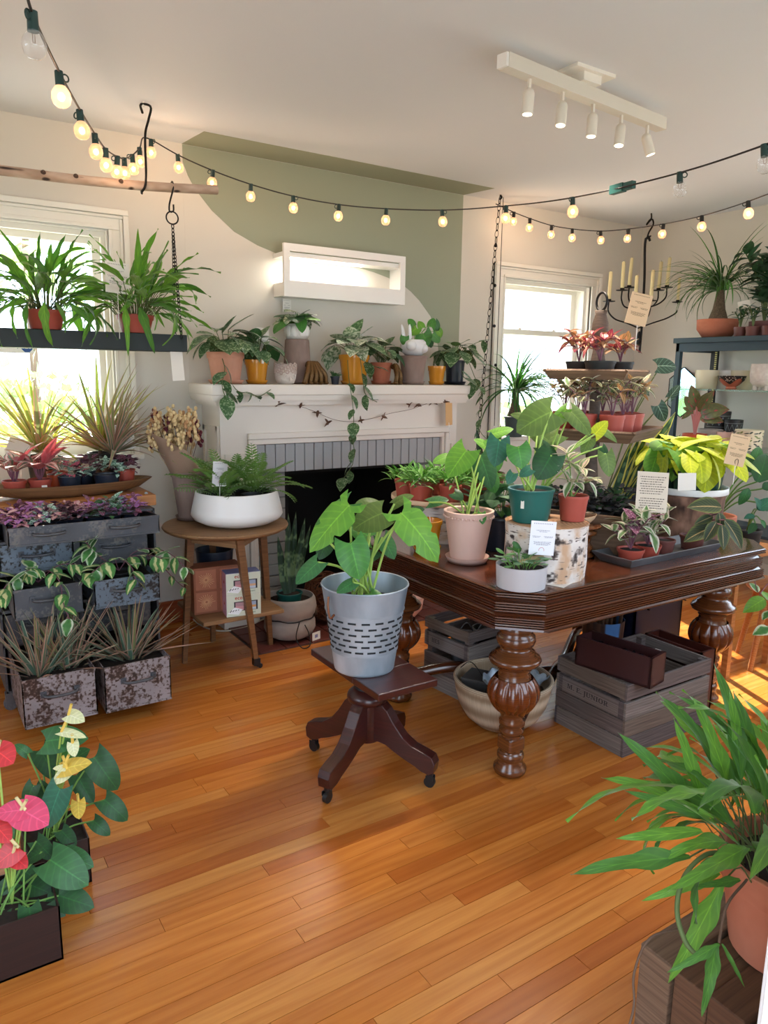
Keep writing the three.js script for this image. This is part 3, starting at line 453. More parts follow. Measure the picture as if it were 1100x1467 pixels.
for (const [x, z, l] of [[2.1, -2.51, 'grey zinc pot inside the grey crate near its printed side'], [2.25, -2.53, 'grey zinc pot deep inside the grey crate']]) { const t = thing('zinc_pot', l, 'pot', V(x, 0.016, z)); mesh('pot', lathe([[0.001, 0], [0.05, 0], [0.065, 0.24], [0.07, 0.25], [0.062, 0.25], [0.045, 0.01]], 24), MAT.zincDark, t); mesh('handle', tube([V(-0.06, 0.24, 0), V(0, 0.31, 0.01), V(0.06, 0.24, 0)], 0.003, 14, 5), MAT.zincDark, t); }
// ---------------------------------------------------------------- round side table
{
  const t = thing('round_side_table', 'round light brown wooden side table with tapered legs and a lower shelf', 'table', V(1.32, 0, -3.46));
  mesh('table_top', uvBox(lathe([[0.001, 0.672], [0.285, 0.672], [0.305, 0.683], [0.31, 0.692], [0.306, 0.7], [0.001, 0.7]], 64)), MAT.roundWood, t);
  const feet = [[0.05, 0.23], [-0.23, -0.02], [0.0, -0.24], [0.24, -0.02]], topsAt = feet.map(([x, z]) => [x * 0.8 - 0.07 * (z > 0.1), z * 0.95 + 0.02]);
  feet.forEach(([x, z], i) => {
    const a = V(x, i ? 0.0 : 0.03, z), b = V(topsAt[i][0], 0.675, topsAt[i][1]), g = cyl(0.016, 0.026, a.distanceTo(b), 0, 4).rotateY(0.785); const q = new THREE.Quaternion().setFromUnitVectors(V(0, 1, 0), b.clone().sub(a).normalize());
    const l = mesh('leg', uvBox(crease(g.applyQuaternion(q).translate(a.x, a.y, a.z), 0.3)), M({ map: palmWoodMap, color: 0xd8c4b4, roughness: 0.5 }), t);
    if (!i) mesh('caster', merge([boxAt(x - 0.016, x + 0.016, 0.02, 0.055, z - 0.016, z + 0.016), cyl(0.012, 0.012, 0.014, -0.007, 14).rotateX(Math.PI / 2).translate(x + 0.02, 0.0125, z), boxAt(x, x + 0.022, 0.012, 0.024, z - 0.01, z + 0.01)]), MAT.blackPlastic, l);
  });
  mesh('apron', merge([bar(V(topsAt[0][0], 0.648, topsAt[0][1]), V(topsAt[1][0], 0.648, topsAt[1][1]), 0.02, 0.05), bar(V(topsAt[1][0], 0.648, topsAt[1][1]), V(topsAt[2][0], 0.648, topsAt[2][1]), 0.02, 0.05), bar(V(topsAt[2][0], 0.648, topsAt[2][1]), V(topsAt[3][0], 0.648, topsAt[3][1]), 0.02, 0.05), bar(V(topsAt[3][0], 0.648, topsAt[3][1]), V(topsAt[0][0], 0.648, topsAt[0][1]), 0.02, 0.05)]), MAT.roundWood, t);
  mesh('lower_shelf', boxAt(-0.2, 0.22, 0.25, 0.27, -0.2, 0.2, 0.004), MAT.roundWood, t);
}
// ---------------------------------------------------------------- rusty drawer cabinet
{
  const t = thing('drawer_cabinet', 'rusty grey steel drawer cabinet with drawers pulled out as planters', 'cabinet');
  const cx0 = 0.275, cx1 = 0.935, cz0 = -4.08, cz1 = -3.34;
  mesh('cabinet_body', merge([boxAt(cx0, cx0 + 0.008, 0.08, 0.83, cz0, cz1), boxAt(cx1 - 0.008, cx1, 0.08, 0.83, cz0, cz1), boxAt(0.58, 0.605, 0.08, 0.83, cz0, cz1), boxAt(cx0, cx1, 0.08, 0.09, cz0, cz1), boxAt(cx0, cx1, 0.82, 0.83, cz0, cz1), boxAt(cx0, cx1, 0.08, 0.83, cz0, cz0 + 0.01), ...[0.29, 0.44, 0.6, 0.735].map((y) => boxAt(cx0, cx1, y - 0.006, y + 0.006, cz1 - 0.06, cz1))]), MAT.rustGrey, t);
  const drawer = (x0, x1, y0, y1, zf, zb, mat, n = 1) => {
    const k = 0.004, d = mesh('drawer', merge([boxAt(x0, x1, y0, y1, zf - k, zf), boxAt(x0, x0 + k, y0 + 0.002, y1 - 0.004, zb, zf), boxAt(x1 - k, x1, y0 + 0.002, y1 - 0.004, zb, zf), boxAt(x0, x1, y0, y0 + k, zb, zf), boxAt(x0, x1, y1 - 0.012, y1, zf, zf + 0.004), boxAt(x0, x1, y0, y0 + 0.008, zf, zf + 0.004)]), mat, t);
    for (let i = 0; i < n; i++) {
      const xm = x0 + (x1 - x0) * (n === 1 ? 0.5 : 0.25 + 0.5 * i), ym = y0 + (y1 - y0) * 0.64;
      mesh('handle', merge([tube([V(xm - 0.06, ym, zf), V(xm - 0.058, ym - 0.004, zf + 0.018), V(xm, ym - 0.008, zf + 0.024), V(xm + 0.058, ym - 0.004, zf + 0.018), V(xm + 0.06, ym, zf)], 0.006, 20, 6), boxAt(xm - 0.072, xm - 0.05, ym - 0.012, ym + 0.012, zf, zf + 0.006), boxAt(xm + 0.05, xm + 0.072, ym - 0.012, ym + 0.012, zf, zf + 0.006)]), MAT.rustGrey, d);
    }
    mesh('soil', boxAt(x0 + k, x1 - k, y0 + k, y1 - 0.03, zb, zf - k), MAT.soil, d);
  };
  drawer(0.297, 0.567, 0.072, 0.272, -2.97, -3.45, MAT.rustPale);
  drawer(0.6, 0.87, 0.062, 0.258, -2.975, -3.45, MAT.rustPale);
  drawer(0.315, 0.914, 0.745, 0.824, -3.2, -3.6, MAT.rustGrey, 2);
  drawer(0.29, 0.575, 0.607, 0.73, -3.325, -3.9, MAT.rustBlue);
  drawer(0.612, 0.895, 0.607, 0.73, -3.325, -3.9, MAT.rustGrey);
  drawer(0.607, 0.875, 0.47, 0.59, -3.1, -3.6, MAT.rustBlue);
  drawer(0.31, 0.57, 0.46, 0.585, -3.14, -3.6, MAT.rustGrey);
  drawer(0.29, 0.575, 0.3, 0.43, -3.325, -3.9, MAT.rustGrey);
  drawer(0.612, 0.895, 0.3, 0.43, -3.325, -3.9, MAT.rustGrey);
  for (const [x, z] of [[0.29, -3.36], [0.92, -3.36], [0.29, -4.04], [0.92, -4.04]]) mesh('caster', merge([cyl(0.028, 0.028, 0.022, -0.011, 18).rotateX(Math.PI / 2).translate(x, 0.0285, z), boxAt(x - 0.02, x + 0.02, 0.03, 0.08, z - 0.016, z + 0.016)]), MAT.zincDark, t);
  const w = thing('pine_plank', 'thick pine board lying on top of the rusty drawer cabinet', 'board', V(0, 0.832, 0)); mesh('plank', boxAt(0.2, 0.962, 0, 0.05, -4.02, -3.4, 0.004), MAT.pine, w); mesh('bolt', lathe([[0.001, 0.058], [0.006, 0.057], [0.009, 0.05]], 12).translate(0.93, 0, -3.45), MAT.zinc, w);
}
// ---------------------------------------------------------------- birch pole, hook, chains and the hanging shelf
{
  const Z = -3.6, pole = thing('birch_pole', 'bare birch pole hanging from an iron hook below the ceiling', 'pole');
  const pts = [V(0.05, 2.225, Z), V(0.25, 2.24, Z + 0.02), V(0.436, 2.252, Z), V(0.7, 2.262, Z - 0.02), V(1.014, 2.272, Z), V(1.2, 2.285, Z + 0.01), V(1.372, 2.303, Z)];
  const g = tube(pts, 0.021, 40, 12), p = g.attributes.position; mesh('pole_wood', g, M({ map: tex(256, 64, (u, v) => { const n = fbm(u, v, 20, 5, 3, 210), k = noise(u * 26, v * 5, 26, 5, 211); return mix(mix([206, 184, 166], [156, 128, 108], n), [58, 44, 38], sat((k - 0.82) * 9)); }), roughness: 0.85 }), pole);
  for (const x of [0.6, 0.73, 0.92, 1.08, 1.13]) { const k = mesh('knot', lathe([[0.001, 0.008], [0.008, 0.006], [0.011, 0]], 10), S('#4a382e', 0.9), pole); k.position.set(x, 2.262 + (x - 0.7) * 0.03 + 0.006, Z + 0.016); k.rotation.x = 1.2; }
  const hk = thing('iron_hook', 'black iron hook on the ceiling holding the birch pole', 'hook');
  const hp = V(1.02, 2.272, Z); mesh('rod', tube([V(1.05, 2.6, Z - 0.06), V(1.035, 2.625, Z - 0.03), V(1.07, 2.615, Z - 0.0), V(1.06, 2.56, Z - 0.005), V(1.042, 2.5, Z), V(1.035, 2.32, Z + 0.005), V(1.02, 2.26, Z + 0.028), V(1.012, 2.245, Z + 0.01), V(1.02, 2.245, Z - 0.02), V(1.02, 2.27, Z - 0.03)], 0.0055, 60, 8), MAT.iron, hk); mesh('screw_eye', tube([V(1.045, CEIL, Z - 0.02), V(1.045, 2.615, Z - 0.02)], 0.006, 4, 8), MAT.trim, hk);
  const link = new THREE.TorusGeometry(0.011, 0.0022, 6, 14).scale(0.62, 1, 1);
  const chainRun = (parent, a, b, geo, pitch) => { const n = Math.round(a.distanceTo(b) / pitch), d = b.clone().sub(a).normalize(), q = new THREE.Quaternion().setFromUnitVectors(V(0, -1, 0), d); for (let i = 0; i < n; i++) { const m = mesh('link', geo, MAT.iron, parent); m.position.copy(a).lerp(b, (i + 0.5) / n); m.quaternion.copy(q).multiply(new THREE.Quaternion().setFromAxisAngle(V(0, 1, 0), (i % 2) * 1.571 + 0.4)); } };
  const sh = thing('hanging_shelf', 'black plank shelf hung on chains before the window', 'shelf');
  mesh('shelf_board', boxAt(0.0, 1.2, 1.538, 1.618, Z - 0.15, Z + 0.005, 0.003), MAT.shelfBlack, sh);
  mesh('hook', tube([V(1.15, 2.27, Z - 0.026), V(1.155, 2.31, Z), V(1.152, 2.28, Z + 0.027), V(1.135, 2.2, Z + 0.01), V(1.14, 2.175, Z), V(1.156, 2.18, Z), V(1.158, 2.21, Z)], 0.004, 30, 6), MAT.iron, sh);
  mesh('ring', new THREE.TorusGeometry(0.028, 0.0035, 8, 28).translate(1.15, 2.15, Z), MAT.iron, sh);
  chainRun(sh, V(1.15, 2.12, Z), V(1.17, 1.6, Z + 0.012), link, 0.017); chainRun(sh, V(1.152, 2.12, Z - 0.002), V(1.19, 1.6, Z - 0.15), link, 0.017);
  const dc = thing('ceiling_chain', 'long open link chain hanging from the ceiling beside the window', 'chain'), big = new THREE.TorusGeometry(0.025, 0.0028, 6, 16).scale(0.5, 1, 1);
  chainRun(dc, V(3.5, 2.62, -3.98), atZ(681, 668, -3.98), big, 0.043);
  mesh('ceiling_hook', tube([V(3.5, CEIL, -3.98), V(3.515, 2.62, -3.98), V(3.5, 2.605, -3.98)], 0.006, 10, 6), MAT.iron, dc);
  const wr = thing('beaded_wire', 'thin wire with small dark beads hanging beside the open chain', 'ornament'), top = V(3.52, 2.62, -3.97), bot = atZ(708, 610, -3.97); mesh('wire', tube([top, bot], 0.0025, 4, 5), MAT.iron, wr);
  for (const [u, v] of [[710, 352], [709, 409], [708, 467], [710, 523]]) { const b = mesh('bead', new THREE.SphereGeometry(0.011, 12, 8), MAT.black, wr); b.position.copy(atZ(u, v, -3.97)); }
}
// ---------------------------------------------------------------- metal shelf unit along the side wall
{
  const x0 = 4.72, x1 = 5.12, z0 = -3.405, z1 = -2.2, t = thing('metal_shelf_unit', 'dark teal metal shelf unit with glass shelves against the side wall', 'shelf');
  mesh('top_board', boxAt(x0 - 0.02, x1, 1.688, 1.724, z0 - 0.015, z1 + 0.015, 0.004), MAT.steelBlue, t);
  mesh('top_rail', merge([boxAt(x0, x0 + 0.025, 1.63, 1.688, z0, z1), boxAt(x0, x1, 1.63, 1.688, z0, z0 + 0.025)]), MAT.steelBlue, t);
  for (const z of [z0, z1 - 0.035]) mesh('post', boxAt(x0, x0 + 0.035, 0, 1.63, z, z + 0.035), MAT.steelBlue, t);
  for (const z of [z0 + 0.03, z1 - 0.04]) { const p = mesh('post', boxAt(x1 - 0.02, x1, 0, 1.688, z, z + 0.055), MAT.black, t, 'black slotted rear post'); mesh('slot_strip', boxAt(x1 - 0.0215, x1 - 0.0195, 0.05, 1.64, z + 0.034, z + 0.05), M({ map: tex(8, 32, (u, v) => (v < 0.6 ? [214, 200, 120] : [30, 28, 26]), [1, 70]), roughness: 0.5 }), p); }
  for (const y of [1.36, 0.96]) mesh('glass_shelf', boxAt(x0 + 0.002, x1 - 0.02, y, y + 0.012, z0 + 0.004, z1 - 0.004), M({ color: new THREE.Color(0.8, 0.95, 0.9), transmission: 0.85, thickness: 0, roughness: 0.04 }), t);
  mesh('bottom_shelf', boxAt(x0, x1, 0.4, 0.42, z0, z1), MAT.steelBlue, t);
}
// hexagonal mirror on the side wall behind the shelf post
{ const t = thing('hexagon_mirror', 'long hexagonal mirror with thin dark frame hanging on the side wall behind the metal shelf', 'mirror', V(5.155, atX(977, 562, 5.15).y, atX(977, 562, 5.15).z), -Math.PI / 2), h = [[0.12, 0.1], [0, 0.19], [-0.12, 0.1], [-0.12, -0.1], [0, -0.19], [0.12, -0.1]]; mesh('glass', extrude(h, 0.006), MAT.mirrorBlue, t); mesh('frame', tube(h.map(([x, y]) => V(x * 1.02, y * 1.02, 0.004)).flatMap((p, i, a) => [p, p.clone().lerp(a[(i + 1) % 6], 0.05), p.clone().lerp(a[(i + 1) % 6], 0.95)]), 0.0045, 90, 6, true), MAT.iron, t); }
// ---------------------------------------------------------------- candelabra in the corner
{
  const c = V(4.74, 0, -3.75), t = thing('hanging_candelabra', 'black wrought iron candelabra with cream candles hanging in the corner', 'candelabra');
  const P = (u, v, dz = 0) => atZ(u, v, c.z + dz);
  mesh('ceiling_hook', tube([P(933, 305), V(P(933, 312).x, 2.6, c.z), P(930, 316), P(926, 322), P(934, 314), P(936, 320), P(929, 334), P(927, 342), P(932, 338)].map((p, i) => (i ? p : V(p.x, CEIL, c.z))), 0.006, 40, 6), MAT.iron, t);
  mesh('rod', tube([P(931, 345), P(928, 338), P(925, 342), P(923, 400), P(919, 470), P(916, 505)], 0.009, 24, 8), MAT.iron, t);
  mesh('collar', lathe([[0.001, -0.05], [0.012, -0.045], [0.02, -0.02], [0.014, 0], [0.02, 0.02], [0.012, 0.05], [0.001, 0.06]], 12).translate(P(915, 486).x, P(915, 486).y, c.z), MAT.iron, t);
  const arms = [[869, 433, 890, 389, 0.0], [889, 417, 895, 379, -0.1], [898, 415, 910, 394, 0.1], [908, 424, 932, 420, 0.16], [941, 417, 946, 374, -0.06], [954, 413, 961, 368, 0.08], [970, 434, 972, 397, 0.0]];
  const cand = [[872, 433, 388.5], [891, 417, 374], [901, 413, 368.5], [910, 432, 394], [932, 432, 386], [943, 417, 374], [955, 413, 368], [971, 434, 397]], dz = [0, -0.12, -0.2, 0.16, 0.2, -0.12, 0.02, 0.0];
  cand.forEach(([u, v, vt], i) => {
    const b = P(u, v, dz[i] * 0.6), tp = P(u, vt, dz[i] * 0.6), hub = P(914, i === 0 || i === 7 ? 470 : 440);
    mesh('arm', tube([hub, hub.clone().lerp(b, 0.35).add(V(0, -0.03 - (i === 0 || i === 7 ? 0 : 0.02), 0)), V(hub.x + (b.x - hub.x) * 0.8, b.y - 0.11, hub.z + (b.z - hub.z) * 0.8), V(b.x, b.y - 0.06, b.z), b], 0.0055, 24, 6), MAT.iron, t);
    const d = mesh('drip_pan', lathe([[0.001, 0.0], [0.042, 0.004], [0.046, 0.008], [0.04, 0.008], [0.016, 0.004], [0.016, 0.022], [0.001, 0.022]], 20), MAT.iron, t); d.position.copy(b);
    const q = thing('taper_candle', 'cream taper candle in the wrought iron candelabra', 'candle', V(b.x, b.y + 0.012, b.z), 0, 'candles in the candelabra'); q.rotation.z = rr(-0.06, 0.02); mesh('wax', lathe([[0.001, 0], [0.0135, 0], [0.0125, tp.y - b.y - 0.018], [0.006, tp.y - b.y - 0.012], [0.001, tp.y - b.y - 0.012]], 14), MAT.candle, q); mesh('wick', cyl(0.001, 0.0008, 0.008, tp.y - b.y - 0.012, 5), MAT.black, q);
  });
}
// ---------------------------------------------------------------- three tier tray stand on the table
const TS = V(2.455, 0, -2.14), TSR = 0.42;
{
  const t = thing('tiered_tray_stand', 'three tier wooden tray stand with turned post and ring on the table', 'stand', V(TS.x, TT, TS.z), TSR);
  const tray = (y, a, h, fl, mat) => {
    const o = (k) => [[-a - k, -a - k], [-a - k, a + k], [a + k, a + k], [a + k, -a - k]];
    for (let i = 0; i < 4; i++) { const g = extrude([[-a, 0], [a, 0], [a + fl, h], [-a - fl, h]], 0.012); g.rotateX(Math.atan2(fl, h)).translate(0, y, a - 0.006).rotateY(i * Math.PI / 2); mesh('tray_side', uvBox(g), mat, t); }
    mesh('tray_floor', boxAt(-a, a, y - 0.004, y + 0.008, -a, a), mat, t);
  };
  tray(1.442 - TT, 0.145, 0.042, 0.028, MAT.trayWood); tray(1.2 - TT, 0.2, 0.05, 0.035, MAT.trayWood); tray(0.012, 0.22, 0.155, 0.02, MAT.trayWood);
  mesh('post', lathe([[0.001, 0], [0.03, 0], [0.03, 0.2], [0.022, 0.22], [0.032, 0.28], [0.024, 0.36], [0.03, 0.42], [0.03, 0.5], [0.022, 0.55], [0.022, 0.66], [0.03, 0.7], [0.033, 0.75], [0.024, 0.8], [0.022, 0.83], [0.034, 0.88], [0.032, 0.92], [0.022, 0.955], [0.026, 0.97], [0.001, 0.97]], 24), MAT.turnedGrey, t);
  mesh('ring_handle', new THREE.TorusGeometry(0.036, 0.005, 8, 30).rotateY(0.9).translate(0, 1.005, 0), MAT.iron, t);
}
// ---------------------------------------------------------------- leaves
const SHAPES = {
  lance: (t) => Math.pow(Math.sin(Math.PI * Math.pow(0.04 + 0.96 * t, 0.8)), 0.8),
  blade: (t) => Math.min(1, 0.55 + t * 2.4) * Math.pow(1 - t, 0.62),
  ovate: (t) => Math.pow(Math.sin(Math.PI * Math.pow(0.02 + 0.98 * t, 0.72)), 0.85),
  heart: (t) => (t < 0.3 ? 0.8 + 0.2 * Math.sin(Math.PI / 2 * t / 0.3) : Math.pow(Math.max(0, Math.cos(Math.PI / 2 * (t - 0.3) / 0.7)), 0.72)),
  split: (t) => SHAPES.heart(t) * (1 - 0.42 * Math.pow(Math.max(0, Math.sin(t * 16 - 1)), 8)),
  lobed: (t) => SHAPES.lance(t) * (1 + 0.5 * Math.max(0, Math.sin(t * 11 - 1.5)) * (t < 0.7 ? 1 : 0.2)),
  spear: (t) => Math.min(1, 0.35 + t * 3) * Math.pow(Math.max(0, 1 - Math.pow(t, 2.6)), 0.8),
  round: (t) => Math.sqrt(Math.max(0, 1 - Math.pow(2 * (0.02 + 0.98 * t) - 1, 2))),
};
function leafGeo({ shape = 'ovate', w = 0.25, nL = 8, nW = 2, bend = 0.6, fold = 0.25, lobe = 0, wave = 0, waveN = 3, curl = 0 }) {
  const pos = [], uv = [], idx = [], f = SHAPES[shape]; let y = 0, z = 0;
  for (let i = 0; i <= nL; i++) {
    const t = i / nL, th = bend * (t - 0.5 / nL); if (i) { y -= Math.sin(th) / nL; z += Math.cos(th) / nL; }
    const hw = w * f(t);
    for (let j = -nW; j <= nW; j++) {
      const s = j / nW, x = s * hw, back = lobe * Math.pow(Math.abs(s), 1.6) * Math.pow(1 - t, 3);
      const up = fold * Math.abs(x) - curl * x * x / Math.max(w, 0.01) + wave * Math.sin(t * waveN * 6.283 + j) * Math.abs(s);
      pos.push(x, y + up * Math.cos(th) + back * Math.sin(bend * t), z + up * Math.sin(th) - back); uv.push((s + 1) / 2, t);
    }
  }
  const m = 2 * nW + 1; for (let i = 0; i < nL; i++) for (let j = 0; j < 2 * nW; j++) { const a = i * m + j; idx.push(a, a + m, a + 1, a + 1, a + m, a + m + 1); }
  const g = new THREE.BufferGeometry(); g.setAttribute('position', new THREE.Float32BufferAttribute(pos, 3)); g.setAttribute('uv', new THREE.Float32BufferAttribute(uv, 2)); g.setIndex(idx); g.computeVertexNormals(); return g;
}
const variants = (o, bends, w = o.w) => bends.map((b, i) => leafGeo({ ...o, bend: b, w: (w ?? 0.25) * (0.88 + 0.24 * ((i * 0.618) % 1)) }));
const leafTex = (fn, w = 48, h = 96) => tex(w, h, fn);
const rib = (u, k = 0.03) => sat(1 - Math.abs(u - 0.5) / k);
const veins = (u, v, n, sl = 0.5) => Math.pow(0.5 + 0.5 * Math.cos((v * n - Math.abs(u - 0.5) * n * sl) * 6.283), 10);
const leafM = (map, gloss = 0.3, trans = 0.28, o = {}) => M(Object.assign({ map, roughness: 0.86, transmission: trans, thickness: 0, clearcoat: gloss, clearcoatRoughness: 0.32 }, o));
const plainLeaf = (a, b, vn = 7, vcol = null, s = 5) => leafTex((u, v) => { let c = mix(a, b, fbm(u, v, 3, 5, 3, s)); c = mix(c, vcol ?? a.map((x) => x * 1.35), 0.75 * rib(u, 0.028) + 0.22 * veins(u, v, vn)); return c; });
const LM = {
  heart: leafM(plainLeaf([78, 146, 46], [46, 110, 34]), 0.5, 0.22), bright: leafM(plainLeaf([124, 182, 46], [86, 150, 36]), 0.4, 0.34), dark: leafM(plainLeaf([36, 92, 36], [20, 62, 26]), 0.3, 0.16),
  mid: leafM(plainLeaf([60, 126, 56], [34, 90, 42]), 0.45), olive: leafM(plainLeaf([112, 138, 58], [84, 112, 44]), 0.3, 0.3), blue: leafM(plainLeaf([48, 114, 84], [28, 84, 62]), 0.35, 0.15),
  lime: leafM(plainLeaf([222, 224, 40], [180, 200, 24]), 0.35, 0.36), fern: leafM(plainLeaf([122, 174, 46], [78, 136, 32], 5), 0.2, 0.3), fernDark: leafM(plainLeaf([88, 142, 38], [54, 106, 28], 5), 0.2, 0.28), boston: leafM(plainLeaf([118, 156, 66], [78, 124, 46], 3), 0.1, 0.3),
  silver: leafM(leafTex((u, v) => { const n = fbm(u, v, 10, 18, 2, 31); return mix(mix([72, 112, 60], [56, 94, 50], fbm(u, v, 3, 4, 2, 3)), [172, 190, 152], sat((n - 0.52) * 6) * 0.85 * (1 - rib(u, 0.06))); }), 0.25, 0.2),
  silverPale: leafM(leafTex((u, v) => { const n = fbm(u, v, 8, 14, 3, 33); return mix([92, 124, 84], [206, 214, 190], sat((n - 0.36) * 4) * (1 - 0.7 * rib(u, 0.05))); }), 0.25, 0.25),
  hoya: leafM(leafTex((u, v) => { const e = Math.abs(u - 0.5) * 2, n = fbm(u, v, 4, 5, 3, 35), c = mix([46, 112, 52], [92, 156, 70], n); return mix(c, [226, 226, 160], sstep(0.42, 0.14, e + (n - 0.5) * 0.7)); }), 0.45, 0.22),
  hoyaEdge: leafM(leafTex((u, v) => { const e = Math.abs(u - 0.5) * 2, n = fbm(u, v, 4, 5, 3, 36), c = mix([52, 120, 56], [104, 164, 76], n); return mix(c, [214, 226, 196], sstep(0.5, 0.8, e + (n - 0.5) * 0.6)); }), 0.45, 0.22),
  trad: leafM(leafTex((u, v) => { const s = Math.sin(u * 6.283 * 2.6 + 0.6), n = fbm(u, v, 6, 3, 2, 37); let c = mix([104, 128, 70], [214, 206, 160], sat(0.5 + 0.9 * s)); return mix(c, [206, 150, 150], sat((n - 0.5) * 2.4)); }), 0.25, 0.28),
  tradWhite: leafM(leafTex((u, v) => { const e = Math.abs(u - 0.5) * 2, n = fbm(u, v, 6, 3, 2, 39); return mix(mix([78, 122, 66], [120, 150, 84], n), [236, 226, 206], sstep(0.35, 0.62, e + (n - 0.5) * 0.5)); }), 0.25, 0.28),
  tradPink: leafM(leafTex((u, v) => { const n = fbm(u, v, 7, 3, 2, 41); return mix([136, 24, 58], [214, 150, 112], sat((n - 0.54) * 4)); }), 0.25, 0.25), tradPeach: leafM(leafTex((u, v) => { const n = fbm(u, v, 7, 3, 2, 43); return mix([206, 150, 104], [124, 100, 54], sat((n - 0.42) * 3.2)); }), 0.25, 0.25),
  tricolor: leafM(leafTex((u, v) => { const n = fbm(u, v, 7, 2, 2, 45); return n > 0.56 ? [236, 214, 200] : n > 0.44 ? [206, 112, 110] : [84, 104, 70]; }), 0.3, 0.25), tricolorRed: leafM(plainLeaf([176, 48, 62], [206, 108, 104], 4, [220, 150, 140]), 0.3, 0.25),
  draca: leafM(leafTex((u, v) => { const e = Math.abs(u - 0.5) * 2; return e > 0.55 ? [176, 132, 112] : mix([112, 128, 76], [150, 150, 96], noise(u * 9, v * 3, 9, 3, 2)); }, 24, 48), 0.2, 0.25), dracaBacklit: leafM(leafTex((u, v) => { const e = Math.abs(u - 0.5) * 2; return e > 0.6 ? [196, 168, 104] : mix([176, 186, 70], [132, 158, 58], noise(u * 9, v * 3, 9, 3, 2)); }, 24, 48), 0.2, 0.45),  // the yellower dracaena leaf has the glow of backlight put into its colour
  phorm: leafM(leafTex((u, v) => { const e = Math.abs(u - 0.5) * 2; return e > 0.5 ? [202, 160, 140] : mix([128, 138, 104], [100, 118, 92], noise(u * 9, v * 3, 9, 3, 4)); }, 24, 48), 0.25, 0.12), phormGreen: leafM(leafTex((u, v) => { const e = Math.abs(u - 0.5) * 2; return e > 0.7 ? [176, 176, 150] : mix([98, 130, 104], [76, 108, 90], noise(u * 9, v * 3, 9, 3, 5)); }, 24, 48), 0.25, 0.12),
  snake: leafM(leafTex((u, v) => { const b = fbm(u, v, 2, 16, 2, 47); return mix([30, 62, 38], [104, 132, 90], sat((b - 0.54) * 5)); }), 0.35, 0.05), snakeYellow: leafM(leafTex((u, v) => { const e = Math.abs(u - 0.5) * 2, b = fbm(u, v, 2, 14, 2, 49); return e > 0.66 ? [214, 200, 92] : mix([40, 72, 46], [96, 124, 84], sat((b - 0.5) * 5)); }), 0.35, 0.08),
  maranta: leafM(leafTex((u, v) => { const r = rib(u, 0.05), k = veins(u, v, 9, 0.7), e = Math.abs(u - 0.5) * 2; return mix(mix(mix([36, 52, 26], [92, 100, 40], sstep(0.6, 1, e)), [140, 138, 66], 0.4 * k), [206, 170, 120], r); }), 0.2, 0.15),
  aglao: leafM(leafTex((u, v) => { const e = Math.abs(u - 0.5) * 2, n = fbm(u, v, 6, 9, 3, 51); return mix(mix([120, 128, 70], [74, 76, 48], n), [196, 74, 72], sat(sstep(0.75, 0.95, e) + rib(u, 0.08) + (n - 0.62) * 3)); }), 0.4, 0.2), alocasia: leafM(leafTex((u, v) => mix([18, 52, 36], [214, 226, 206], Math.max(rib(u, 0.03), 0.4 * Math.pow(veins(u, v, 5, 0.8), 2)))), 0.4, 0.08),
  hypPink: leafM(leafTex((u, v) => mix([214, 92, 120], [120, 50, 66], sat((noise(u * 9, v * 14, 9, 14, 6) - 0.6) * 5))), 0.1, 0.25), hypPurple: leafM(leafTex((u, v) => mix([112, 56, 82], [192, 140, 160], sat((noise(u * 9, v * 14, 9, 14, 7) - 0.6) * 5))), 0.1, 0.2), hypDark: leafM(leafTex((u, v) => mix([84, 36, 56], [140, 86, 100], sat((noise(u * 9, v * 14, 9, 14, 8) - 0.6) * 5))), 0.1, 0.15),
  hypWhite: leafM(leafTex((u, v) => mix([196, 222, 208], [70, 128, 100], sat((noise(u * 9, v * 14, 9, 14, 9) - 0.5) * 5))), 0.1, 0.2), hypLilac: leafM(leafTex((u, v) => mix([206, 140, 206], [128, 70, 120], sat((noise(u * 9, v * 14, 9, 14, 10) - 0.6) * 5))), 0.1, 0.25), hypCream: leafM(leafTex((u, v) => mix([236, 196, 190], [196, 110, 130], sat((noise(u * 9, v * 14, 9, 14, 11) - 0.55) * 5))), 0.1, 0.25),
  purpleGreen: leafM(leafTex((u, v) => mix([34, 54, 34], [84, 60, 84], fbm(u, v, 4, 6, 2, 53))), 0.2, 0.08), grassGreen: leafM(plainLeaf([92, 156, 46], [58, 118, 34], 2), 0.2, 0.3), palm: leafM(plainLeaf([66, 118, 46], [38, 84, 34], 2), 0.25, 0.25), zz: leafM(plainLeaf([40, 98, 44], [22, 64, 32], 2), 0.6, 0.15), succ: leafM(plainLeaf([120, 178, 56], [78, 140, 42], 2), 0.35, 0.3),
};
const stemMat = S('#6f9a48', 0.6), stemDark = S('#5a6a3a', 0.7), stemBrown = S('#5d4636', 0.8), stemPurple = S('#7a4a5a', 0.7), stemLight = S('#9fc05c', 0.55);
const UP = V(0, 1, 0);
function frame(dir, up = UP) { const z = dir.clone().normalize(); let x = up.clone().cross(z); if (x.lengthSq() < 1e-5) x = V(1, 0, 0); x.normalize(); return [x, z.clone().cross(x), z]; }
function leafMatrix(base, dir, L, W = 1, up = UP, roll = 0) { const [x, y, z] = frame(dir, up), m = new THREE.Matrix4().makeBasis(x, y, z); if (roll) m.multiply(new THREE.Matrix4().makeRotationZ(roll)); m.scale(V(L * W, L, L)); m.setPosition(base); return m; }
function leaf(parent, geo, mat, base, dir, L, W, up, roll, name = 'leaf') { const m = mesh(name, geo, mat, parent); leafMatrix(base, dir, L, W, up, roll).decompose(m.position, m.quaternion, m.scale); return m; }
const leafTo = (parent, geo, mat, base, tip, W = 1, up = UP, roll = 0) => leaf(parent, geo, mat, base, tip.clone().sub(base), base.distanceTo(tip), W, up, roll);
